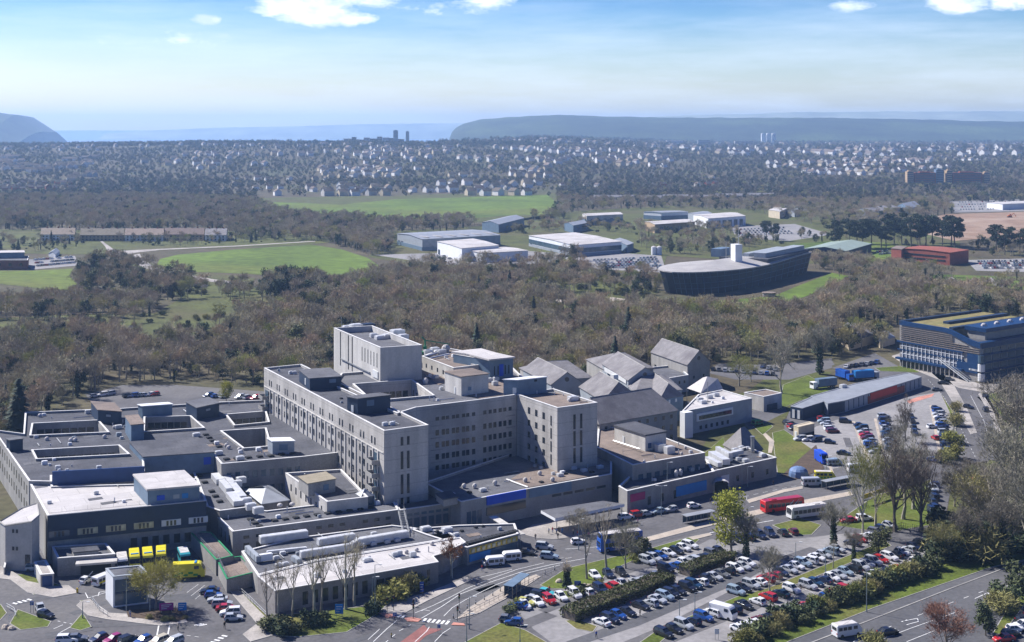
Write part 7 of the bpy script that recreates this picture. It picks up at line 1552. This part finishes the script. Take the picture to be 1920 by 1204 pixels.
suburb(160, 560, 2950, 3600, 100, 22, .55, WH, 'among the trees on the left slope', 'houses on the left slope', big=1.4); suburb(-40, 200, 2650, 3500, 52, 13, .85, ('conc_pale', 'render_white', 'clad_grey', 'brick_grey'), 'in the slanting rows on the left', 'slanting rows on the left', ang=-.22, big=1.2); suburb(-40, 150, 2280, 2480, 60, 13, .7, ('brick_red', 'clad_cream', 'brick_buff'), 'at the left edge of the suburb', 'brick houses on the left')
suburb(420, 620, 2250, 2600, 80, 22, .55, WH, 'among trees left of the white rows', 'houses left of the white rows'); suburb(1440, 1820, 2800, 3500, 75, 20, .8, WH, 'in the dense suburb on the right', 'houses on the right', big=1.4); suburb(1190, 1350, 2400, 2700, 80, 20, .6, ('render_white', 'brick_red', 'brick_red'), 'among trees above the trading estate', 'houses above the estate')
suburb(1250, 2000, 3900, 6500, 150, 34, .55, WH, 'in the hazy town on the right', 'distant houses', big=2.0); suburb(840, 1260, 4400, 6600, 150, 34, .6, WH, 'below the headland', 'distant houses', big=1.6); suburb(1600, 2000, 3500, 3950, 90, 22, .5, WH, 'in the hazy town on the right', 'distant houses'); suburb(0, 860, 3900, 4350, 90, 24, .45, WH, 'on the hill ridge', 'ridge houses', big=1.2)
def house_mb(b, X, Y, z, rz, s, mw=0, mr=1):
    ca, sa = math.cos(rz), math.sin(rz); w, d, e, r = 5.4 * s, 4.2 * s, 5.2 * s, 8.4 * s
    q = lambda x, y, zz: (X + x * ca - y * sa, Y + x * sa + y * ca, z + zz)
    c = [(-w, -d), (w, -d), (w, d), (-w, d)]
    for i in range(4): a, e2 = c[i], c[(i + 1) % 4]; b.face([q(*a, -4), q(*e2, -4), q(*e2, e), q(*a, e)], mw)
    b.face([q(w, -d, e), q(w, d, e), q(w, 0, r)], mw); b.face([q(-w, d, e), q(-w, -d, e), q(-w, 0, r)], mw)
    o = .4
    b.face([q(-w - o, -d - o, e - o * .7), q(w + o, -d - o, e - o * .7), q(w + o, 0, r + .1), q(-w - o, 0, r + .1)], mr); b.face([q(w + o, d + o, e - o * .7), q(-w - o, d + o, e - o * .7), q(-w - o, 0, r + .1), q(w + o, 0, r + .1)], mr)
b = MB(); house_mb(b, 0, 0, 0, 0, 1); wv = MB(); rv = MB()
for f, m in zip(b.f, b.m): (rv if m else wv).face([b.v[i] for i in f])
rv.box((2.6, 0, 8.6), (.9, .7, 1.6)); HR = rv.mesh('roof', 'roof_tile'); HW = wv.mesh('house', 'render_white')
HOUSES.sort(key=lambda h: h[1]); hb2 = MB(); hm_ = ['render_white', 'clad_cream', 'brick_red', 'conc_pale', 'clad_grey', 'brick_grey', 'brick_buff']; CELL = set()
for i, (X, Y, rz, s, wl, lab, grp) in enumerate(HOUSES):
    z = terr(X, Y); CELL.add((int(X // 16), int(Y // 22))); CELL.add((int(X // 16), int(Y // 22) - 1)); CELL.add((int((X + 8) // 16), int(Y // 22))); CELL.add((int((X - 8) // 16), int(Y // 22))); CELL.add((int((X + 8) // 16), int(Y // 22) - 1)); CELL.add((int(X // 16), int(Y // 22) - 2))
    lab = {'render_white': 'white', 'clad_cream': 'cream', 'brick_red': 'red brick', 'brick_buff': 'buff brick', 'conc_pale': 'pale grey', 'clad_grey': 'grey', 'brick_grey': 'dark grey'}[wl] + ' gabled house ' + lab; grp = lab
    if i < 298:
        o = link('house', HW, None, (X, Y, z), rz); o.scale = (s, s, s); tag(o, lab, 'house', grp); o.material_slots[0].link = 'OBJECT'; o.material_slots[0].material = M(wl); link('roof', HR, o)
    else: house_mb(hb2, X, Y, z, rz, s, hm_.index(wl), 7)
o = hb2.build('houses', hm_ + ['roof_tile_far']); tag(o, 'hundreds of small houses spread over the far suburbs and town', 'houses'); o['kind'] = 'stuff'
# far trees between the houses, thinning with distance
fw = []
def fartrees(D0, D1, step, x0, x1, smin, smax, dens):
    D = D0
    while D < D1:
        X = (x0 - CX) / F * D
        while X < (x1 - CX) / F * D:
            x, y = X + R.uniform(-.5, .5) * step, D + R.uniform(-.5, .5) * step
            n = noise.noise((x * .0035, y * .0035, 3)); keep = R.random() < dens * (.95 + .9 * n)
            px, py = x / y * F + CX, HZ + F * (H - terr(x, y)) / y
            if keep and not ((int(x // 16), int(y // 22)) in CELL and R.random() < .93) and not (480 < px < 1046 and y < 2090) and not (480 < px < 1046 and y < 2440 and R.random() < .78) and not (px > 1690 and px < 1856 and 2440 < y < 2530):
                fw.append((x, y, terr(x, y) - .5, R.uniform(0, 6.3), R.uniform(smin, smax), R.choices(('far_a', 'far_b', 'far_c', 'far_d', 'far_e'), (5, 4, 2.5, 2.0, 1.5))[0]))
            X += step
        D += step
fartrees(1940, 2600, 13, -60, 1990, .5, 1.05, .8); fartrees(2600, 3500, 15, -60, 1990, .45, 1.0, .66); fartrees(3500, 4500, 18, -60, 1990, .5, 1.05, .62); fartrees(4500, 7600, 50, 840, 1990, 1.3, 2.2, .75)
fartrees(4250, 4420, 14, -60, 1000, 1.0, 1.6, .8)

def scatter(name, pp, kinds, label, cat):
    """one object whose points carry tree shapes"""
    co = bpy.data.collections.new(name + '_shapes')
    for i, k in enumerate(kinds):
        co.objects.link(bpy.data.objects.new('%02d_%s' % (i, k), KIND[k][2]))
    me = bpy.data.meshes.new(name); me.from_pydata([(p[0], p[1], p[2]) for p in pp], [], [])
    for an, ty, vals in (('rot', 'FLOAT', [p[3] for p in pp]), ('scl', 'FLOAT', [p[4] for p in pp]), ('idx', 'INT', [kinds.index(p[5]) for p in pp])):
        at = me.attributes.new(an, ty, 'POINT'); at.data.foreach_set('value', vals)
    o = link(name, me); tag(o, label, cat); o['kind'] = 'stuff'
    ng = bpy.data.node_groups.new(name, 'GeometryNodeTree'); ng.interface.new_socket('Geometry', in_out='INPUT', socket_type='NodeSocketGeometry'); ng.interface.new_socket('Geometry', in_out='OUTPUT', socket_type='NodeSocketGeometry')
    N_, L_ = ng.nodes, ng.links; gi, go = N_.new('NodeGroupInput'), N_.new('NodeGroupOutput')
    ci = N_.new('GeometryNodeCollectionInfo'); ci.inputs['Collection'].default_value = co; ci.inputs['Separate Children'].default_value = True; ci.inputs['Reset Children'].default_value = True
    ip = N_.new('GeometryNodeInstanceOnPoints'); ip.inputs['Pick Instance'].default_value = True
    def attr(n, t): a = N_.new('GeometryNodeInputNamedAttribute'); a.data_type = t; a.inputs['Name'].default_value = n; return a.outputs['Attribute']
    cx = N_.new('ShaderNodeCombineXYZ'); L_.new(attr('rot', 'FLOAT'), cx.inputs[2])
    L_.new(gi.outputs[0], ip.inputs['Points']); L_.new(ci.outputs[0], ip.inputs['Instance']); L_.new(attr('idx', 'INT'), ip.inputs['Instance Index']); L_.new(cx.outputs[0], ip.inputs['Rotation']); L_.new(attr('scl', 'FLOAT'), ip.inputs['Scale'])
    L_.new(ip.outputs[0], go.inputs[0]); md = o.modifiers.new('scatter', 'NODES'); md.node_group = ng
ks = sorted({p[5] for p in rest}); scatter('woodland', rest, ks, 'bare brown woodland and scrub beyond the hospital', 'woodland')
ks = sorted({p[5] for p in fw}); scatter('far_woodland', fw, ks, 'hazy trees between the far suburbs', 'woodland')
print('trees', NT, len(near), len(rest), len(fw), 'houses', len(HOUSES), 'cars', CNT)
# ------------------------------------------------------------------ people
def person_mesh(name, J, Rr):
    me = bpy.data.meshes.new(name); import bmesh
    bm = bmesh.new(); lay = bm.verts.layers.skin.verify(); vs = []
    for p, r in zip(J, Rr): v = bm.verts.new(p); v[lay].radius = (r, r); vs.append(v)
    vs[0][lay].use_root = True
    for a, b_ in EDG: bm.edges.new((vs[a], vs[b_]))
    bm.to_mesh(me); bm.free(); o = bpy.data.objects.new(name, me); COL.objects.link(o)
    md = o.modifiers.new('skin', 'SKIN'); md.use_smooth_shade = True; o.modifiers.new('sub', 'SUBSURF').levels = 1
    dg = bpy.context.evaluated_depsgraph_get(); dg.update(); m2 = bpy.data.meshes.new_from_object(o.evaluated_get(dg)); bpy.data.objects.remove(o); bpy.data.meshes.remove(me)
    m2.name = name; return m2
# joints: pelvis, waist, chest, neck, head low, head top, [shoulder, elbow, wrist, hand] x2, [hip, knee, ankle, toe] x2
EDG = [(0, 1), (1, 2), (2, 3), (3, 4), (4, 5), (2, 6), (6, 7), (7, 8), (8, 9), (2, 10), (10, 11), (11, 12), (12, 13), (0, 14), (14, 15), (15, 16), (16, 17), (0, 18), (18, 19), (19, 20), (20, 21)]
RAD = [.13, .13, .15, .06, .085, .09, .065, .05, .035, .035, .065, .05, .035, .035, .09, .065, .05, .045, .09, .065, .05, .045]
def pose(st, sw):
    return [(0, 0, .93), (0, 0, 1.1), (0, .02, 1.33), (0, .02, 1.47), (0, .04, 1.56), (0, .03, 1.68), (-.19, 0, 1.38), (-.24, -.04 - sw, 1.1), (-.23, .08 - sw, .88), (-.22, .12 - sw, .80), (.19, 0, 1.38), (.24, -.04 + sw, 1.1), (.23, .08 + sw, .88), (.22, .12 + sw, .80),
            (-.1, 0, .88), (-.11, .06 + st * .6, .5), (-.11, st, .09), (-.12, st + .14, .06), (.1, 0, .88), (.11, .06 - st * .5, .5), (.11, -st, .09), (.12, -st + .14, .06)]
CLO = {}
for i, (s, p) in enumerate((('sign_blue', 'dark'), ('car_white', 'dark'), ('sign_red', 'sign_blue'), ('dark', 'dark'), ('clad_grey', 'sign_blue'), ('sign_magenta', 'dark'), ('sign_azure', 'sign_azure'), ('clad_cream', 'dark'))): CLO[i] = (s, p)
SAY = ['blue top and dark trousers', 'white top and dark trousers', 'red top and blue trousers', 'dark coat and trousers', 'grey top and blue trousers', 'purple top and dark trousers', 'pale blue scrubs', 'beige coat and dark trousers']
BASE = [person_mesh('person', pose(0, 0), RAD), person_mesh('person', pose(.26, .16), RAD)]
PM = {}
def person(x, y, rz, c, where, walk, z=.14):
    k = (walk, c)
    if k not in PM:
        m = BASE[walk].copy(); m.materials.clear()
        for n_ in ('skin', CLO[c][0], CLO[c][1], 'hair', 'dark'): m.materials.append(M(n_))
        for f in m.polygons:
            q = f.center; f.material_index = 0 if q.z > 1.46 else (1 if q.z > .96 and not (abs(q.x) > .17 and q.z < .92) else (4 if q.z < .12 else (0 if abs(q.x) > .19 else 2)))
            if q.z > 1.64 or (q.z > 1.52 and q.y < .0): f.material_index = 3
        PM[k] = m
    p = P(x, y); o = link('person', PM[k], None, (p.x, p.y, z), rz)
    tag(o, 'person in ' + SAY[c] + (', walking ' if walk else ', standing ') + where, 'person'); return o
for (x, y, a, c, w, wk) in ((1029, 1002, 20, 1, 'at the left of the entrance group', 0), (1036, 1000, 200, 2, 'in the entrance group', 0), (1043, 1003, 90, 0, 'in the middle of the entrance group', 0), (1048, 999, 300, 3, 'at the back of the entrance group', 0), (1054, 1001, 140, 6, 'at the right of the entrance group', 0), (1046, 1011, 180, 3, 'in front of the entrance group', 1),
                            (1075, 1004, 60, 7, 'left in the bus queue', 0), (1083, 1007, 240, 2, 'second in the bus queue', 0), (1094, 1009, 30, 1, 'under the bare canopy tree', 0), (1104, 1010, 200, 5, 'near the front of the blue bus', 0), (1004, 1013, 170, 3, 'alone beside the covered walkway', 1), (904, 1072, 30, 2, 'by the nearest white taxi', 1), (913, 1066, 210, 3, 'beside the shop row kerb', 0),
                            (775, 1138, 20, 3, 'at the crossing', 1), (728, 1130, 100, 5, 'on the pavement by the pavilion', 0), (793, 1118, 40, 0, 'by the blue pillar sign', 0), (244, 1158, 10, 4, 'on the path by the gatehouse', 1), (334, 1184, 190, 7, 'on the road by the flower bed', 1), (421, 1180, 200, 3, 'behind the angled cars', 1),
                            (1030, 1112, 150, 2, 'on the path behind the turquoise car', 1), (1484, 893, 40, 3, 'by the dome tent', 0), (1490, 896, 200, 1, 'below the dome tent', 1), (1450, 912, 10, 3, 'on the pavement above the red bus', 1), (1332, 946, 190, 3, 'above the leafy tree', 1), (1196, 984, 60, 5, 'crossing behind the blue bus', 1), (1200, 1156, 200, 7, 'between the hedge-side cars', 0), (1118, 1168 + 30, 20, 0, 'on the dark lane', 1)):
    person(x, y, rad(a), c, w, wk)

# ------------------------------------------------------------------ lamps, signs, shelters, signals, railings
def lamp(x, y, hpx, label, arms=1):
    p = P(x, y); h = hpx * H / (y - HZ); o = thing('street_lamp', label, 'street lamp', (p.x, p.y, .1)); b = MB(); b.bar((0, 0, 0), (0, 0, h), .11, .07, 6); b.bar((0, 0, 0), (0, 0, 1.2), .16, .16, 6)
    link('post', b.mesh('post', 'pole'), o)
    for s in ((1,) if arms == 1 else (1, -1)): b = MB(); b.bar((0, 0, h), (s * 1.0, 0, h + .12), .05); b.box((s * 1.25, 0, h + .1), (.8, .3, .14)); link('lantern', b.mesh('lantern', 'frame_white'), o)
for a in ((1240, 968, 56, 'double lamp in front of the shaded front block', 2), (1251, 942, 74, 'tall lamp behind the double one'), (1391, 909, 46, 'lamp beside the boiler house ducts'), (1402, 913, 37, 'lamp right of the boiler house lamp'), (1625, 1148, 78, 'tall lamp among the roadside bushes'), (703, 1152, 92, 'lamp at the right end of the pavilion lawn'), (698, 1135, 52, 'short lamp behind the pavilion lawn lamp'),
          (237, 1146, 66, 'lamp in front of the gatehouse'), (281, 1146, 46, 'lamp behind the twiggy tree'), (880, 1180, 60, 'lamp beside the crossing island'), (848, 1085, 40, 'lamp behind the rusty tree'), (1402, 1022, 70, 'lamp beside the dark bare tree'), (1548, 1078, 52, 'lamp on the grass strip'), (1492, 1060, 42, 'lamp between the middle rows'), (1274, 1166, 40, 'lamp on the strip below the dark lane'), (1303, 1150, 38, 'second lamp on the strip below the dark lane'),
          (875, 1206, 54, 'lamp at the lower left of the bottom lawn'), (1550, 896, 40, 'lamp by the bus lane shelter'), (1085, 1032, 58, 'lamp near the white car'), (975, 1210, 36, 'short lamp on the bottom lawn'), (155, 1160, 30, 'short lamp on the bottom left lawn'), (1592, 456, 22, 'lamp at the pine trees'), (1716, 905, 60, 'lamp behind the tall bare trees')): lamp(a[0], a[1], a[2], a[3], a[4] if len(a) > 4 else 1)
def sign(x, y, w, h, z, m, label, rz=0, name='sign', back='steel'):
    p = P(x, y); o = thing(name, label, 'sign', (p.x, p.y, .1), rad(rz))
    for s in (-.35, .35): b = MB(); b.bar((s * w, 0, 0), (s * w, 0, z + h), .06); link('post', b.mesh('post', back), o)
    b = MB(); b.box((0, -.1, z + h / 2), (w, .08, h)); q = link('board', b.mesh('board', m), o)
    b = MB()
    for i in range(3): b.box((0 - w * .08 * i, -.15, z + h * (.75 - .25 * i)), (w * (.72 - .16 * i), .03, h * .08))
    link('lettering', b.mesh('lettering', 'frame_white'), q)
sign(312, 1150, 3.2, 1.7, .6, 'sign_magenta', 'magenta welcome sign in the flower bed', 10); sign(342, 1150, 1.9, 1.8, .6, 'sign_azure', 'blue direction sign by the flower bed', 5); sign(636, 1158, 1.9, 2.2, .8, 'sign_azure', 'tall blue sign on the pavilion lawn', 0); sign(1083, 1104, 1.6, 1.1, .7, 'sign_blue', 'navy sign beside the ivy-covered trunk', 0)
sign(60, 1150, .9, .9, 1.8, 'sign_blue', 'small navy sign on the left grass triangle', 0); sign(791, 1112, 1.0, 2.4, .2, 'sign_blue', 'blue pillar sign near the pavilion', 0); sign(823, 1188, .7, .7, 1.2, 'sign_blue', 'round blue sign below the crossing', 0); sign(740, 1172, .9, .8, 1.9, 'sign_blue', 'blue sign at the island end of the crossing', 10); sign(1848, 752, 2.6, 1.6, 1.4, 'clad_navy', 'dark sign board beside the right-hand road', -20)
sign(1102, 1155, .5, .9, 1.3, 'frame_white', 'small white notice post at the end of the long hedge', 0); sign(1344, 1200, 1.0, 1.2, 1.2, 'frame_white', 'white post sign at the bottom of the front row', 0)
def signal(x, y, label):
    p = P(x, y); o = thing('traffic_light', label, 'traffic light', (p.x, p.y, .12)); b = MB(); b.bar((0, 0, 0), (0, 0, 3.2), .07); link('post', b.mesh('post', 'dark'), o); b = MB(); b.box((0, 0, 2.9), (.42, .36, 1.1)); link('head', b.mesh('head', 'dark'), o)
    for i, m in enumerate(('lamp_red', 'sign_yellow', 'sign_green')): b = MB(); b.bar((0, -.18, 3.2 - i * .32), (0, -.24, 3.2 - i * .32), .11, n=8); link('lens', b.mesh('lens', m), o)
signal(726, 1150, 'traffic light at the left end of the crossing'); signal(775, 1161, 'traffic light on the island of the crossing'); signal(858, 1166, 'traffic light at the right end of the crossing'); signal(738, 1146, 'traffic light behind the left end of the crossing'); signal(861, 1142, 'traffic light standing on the bus lane edge')
def bollard(x, y, m, label, grp): p = P(x, y); o = thing('bollard', label, 'bollard', (p.x, p.y, .1), 0, grp); b = MB(); b.bar((0, 0, 0), (0, 0, 1.0), .12, .1, 8); link('post', b.mesh('post', 'dark'), o); b = MB(); b.bar((0, 0, .55), (0, 0, .85), .135, .125, 8); link('band', b.mesh('band', m), o)
bollard(734, 1196, 'sign_yellow', 'yellow keep-clear bollard below the crossing', None)
for x, y in ((850, 1160), (862, 1150), (876, 1142), (892, 1134), (908, 1126), (924, 1118), (938, 1110), (1060, 1062), (1040, 1070), (1022, 1078)): bollard(x, y, 'frame_white', 'short dark bollard along the edge of the bus lane', 'bus lane bollards')
def shelter(a, b_, d, hh, label, roof):
    A, B = P(*a), P(*b_); u = (B - A); ln = u.length; u.normalize(); n = Vector((u.y, -u.x, 0)); o = thing('bus_shelter', label, 'bus shelter', (A.x, A.y, .15))
    c = (A + B) / 2; an = math.atan2(u.y, u.x); b = MB(); b.box((c.x, c.y, hh), (ln + .5, d + .4, .14), an); b.build('roof', roof, o); b = MB(); q = c - n * (-d / 2) if False else c - n * d / 2; b.box((q.x, q.y, hh / 2 + .1), (ln, .06, hh - .5), an); b.build('glass_back', 'glass_blue', o)
    for k in range(5):
        for s in (-.5, .5): q = A.lerp(B, k / 4) + n * d * s; b = MB(); b.bar((q.x, q.y, .15), (q.x, q.y, hh), .06); b.build('post', 'clad_cream' if roof == 'clad_blue' else 'steel', o)
    q = c - n * d * .25; b = MB(); b.box((q.x, q.y, .6), (ln * .8, .35, .08), an); b.build('bench', 'steel', o)
shelter((953, 1122), (984, 1099), 2.2, 3.0, 'blue-roofed bus shelter on the pale bus lane island', 'clad_blue'); shelter((1284, 984), (1336, 974), 2.0, 2.6, 'white-edged bus shelter left of the leafy tree', 'roof_metal'); shelter((1545, 918), (1598, 908), 2.0, 2.6, 'glass bus shelter behind the white bus', 'roof_metal')
ww = thing('porch', 'curved white porch roof over a dark doorway on the shaded block', 'porch', (*P(1352, 926).xy, 0)); b = MB(); c = P(1352, 924, 0)
for i in range(6): a0, a1 = math.pi * i / 6, math.pi * (i + 1) / 6; b.face([(c.x - 2.6 * math.cos(a0), c.y - 1.2 + 0, 2.6 + 1.5 * math.sin(a0)), (c.x - 2.6 * math.cos(a1), c.y - 1.2, 2.6 + 1.5 * math.sin(a1)), (c.x - 2.6 * math.cos(a1), c.y + 2.4, 2.6 + 1.5 * math.sin(a1)), (c.x - 2.6 * math.cos(a0), c.y + 2.4, 2.6 + 1.5 * math.sin(a0))])
b.build('roof', 'roof_white', ww); b = MB(); b.box((c.x, c.y + 1.6, 1.4), (4.6, 1.2, 2.6)); b.build('doorway', 'dark', ww)
for s in (-2.5, 2.5): b = MB(); b.bar((c.x + s, c.y - 1.1, .1), (c.x + s, c.y - 1.1, 2.7), .08); b.build('post', 'steel', ww)
def railing(pts, hgt, label, m='steel', name='railing', step=1.8):
    g = [P(*p, .1) for p in pts]; o = thing(name, label, 'railing' if name == 'railing' else 'fence', g[0]); po, ra = MB(), MB()
    for a, b_ in zip(g, g[1:]):
        n = max(1, int((b_ - a).length / step))
        for k in range(n + 1): c = a.lerp(b_, k / n); po.bar(c, c + Vector((0, 0, hgt)), .05, n=4)
        for f in (.5, 1): ra.bar(a + Vector((0, 0, hgt * f)), b_ + Vector((0, 0, hgt * f)), .04, n=4)
    po.build('posts', m, o); ra.build('rails', m, o)
railing([(862, 1164), (900, 1142), (960, 1112), (1000, 1092), (1050, 1070)], 1.1, 'post and rail barrier between the bus lane and the path', 'beige'); railing([(172, 1126), (186, 1146), (202, 1156)], 1.1, 'grey pedestrian railing on the gatehouse path'); railing([(437, 1098), (470, 1128), (502, 1160)], 1.1, 'railing along the narrow grass strip by the angled cars'); railing([(1489, 1112), (1498, 1109), (1512, 1104)], 1.2, 'short wooden ticket machine fence in the front row', 'brick_buff', 'fence', .8)
railing([(12, 1140), (26, 1148), (30, 1158), (16, 1164)], 1.1, 'white railing round the path at the left edge', 'frame_white'); railing([(1640, 1012), (1690, 990), (1740, 1000)], 1.6, 'dark timber fence below the tall bare trees', 'bark_dark', 'fence', .6)
br = thing('barrier', 'red and white barrier arm raised at the gatehouse entry', 'barrier', (*P(145, 1112).xy, .1)); b = MB(); b.box((0, 0, .55), (.4, .4, 1.1)); link('cabinet', b.mesh('cabinet', 'sign_yellow'), br); b = MB(); b.bar((0, 0, 1.0), (3.2, 1.6, 4.6), .09); link('arm', b.mesh('arm', 'frame_white'), br)
cr_ = thing('tower_crane', 'small green crane jib above the rear wing roof', 'crane', P(797, 664, 30.2)); b = MB(); b.bar((0, 0, 0), (0, 0, 5), .3); b.bar((0, 0, 5), (9, 2, 3.2), .18); b.bar((0, 0, 5), (-1.2, 0, 6.2), .3); link('jib', b.mesh('jib', 'sign_green'), cr_); b = MB(); b.box((0, 0, .5), (2.2, 2.2, 1.0)); b.box((0, 0, 2.2), (1.2, 1.2, 1.4)); link('cab', b.mesh('cab', 'sign_green'), cr_)
for i, (x, y) in enumerate(((1058, 965), (1075, 962), (1094, 958), (1112, 955))): pass
yb = thing('banner', 'long yellow banner strung between the tall trees', 'banner', (*P(1640, 935).xy, 0)); a, b_ = P(1620, 948, 0), P(1672, 930, 0); b = MB(); c = (a + b_) / 2; d = b_ - a; b.box((c.x, c.y, 2.6), (d.length, .15, 1.3), math.atan2(d.y, d.x)); b.build('cloth', 'sign_yellow', yb)
for q in (a, b_): b = MB(); b.bar((q.x, q.y, .1), (q.x, q.y, 3.4), .06); b.build('post', 'steel', yb)
for i, (x, y, s) in enumerate(((1066, 1094, .8), (1075, 1102, .7), (1096, 1098, .6), (1103, 1100, .7), (1048, 1092, .9), (10, 1178, .9), (22, 1180, .8))):
    p = P(x, y); b = MB(); b.dome((0, 0, -.1), s * 1.2, s, s, 7, 3)
    for k, v in enumerate(b.v): b.v[k] = (v[0] + .25 * s * noise.noise((v[0] * 3, v[1] * 3, v[2] * 3 + i)), v[1] + .25 * s * noise.noise((v[1] * 3, v[0] * 3, i)), v[2])
    o = link('boulder', b.mesh('boulder', 'beige'), None, (p.x, p.y, .1), i); tag(o, 'pale boulder on the lawn by the ivy-covered trunk' if i < 5 else 'pale boulder at the left edge of the road', 'boulder', 'lawn boulders' if i < 5 else 'left edge boulders')
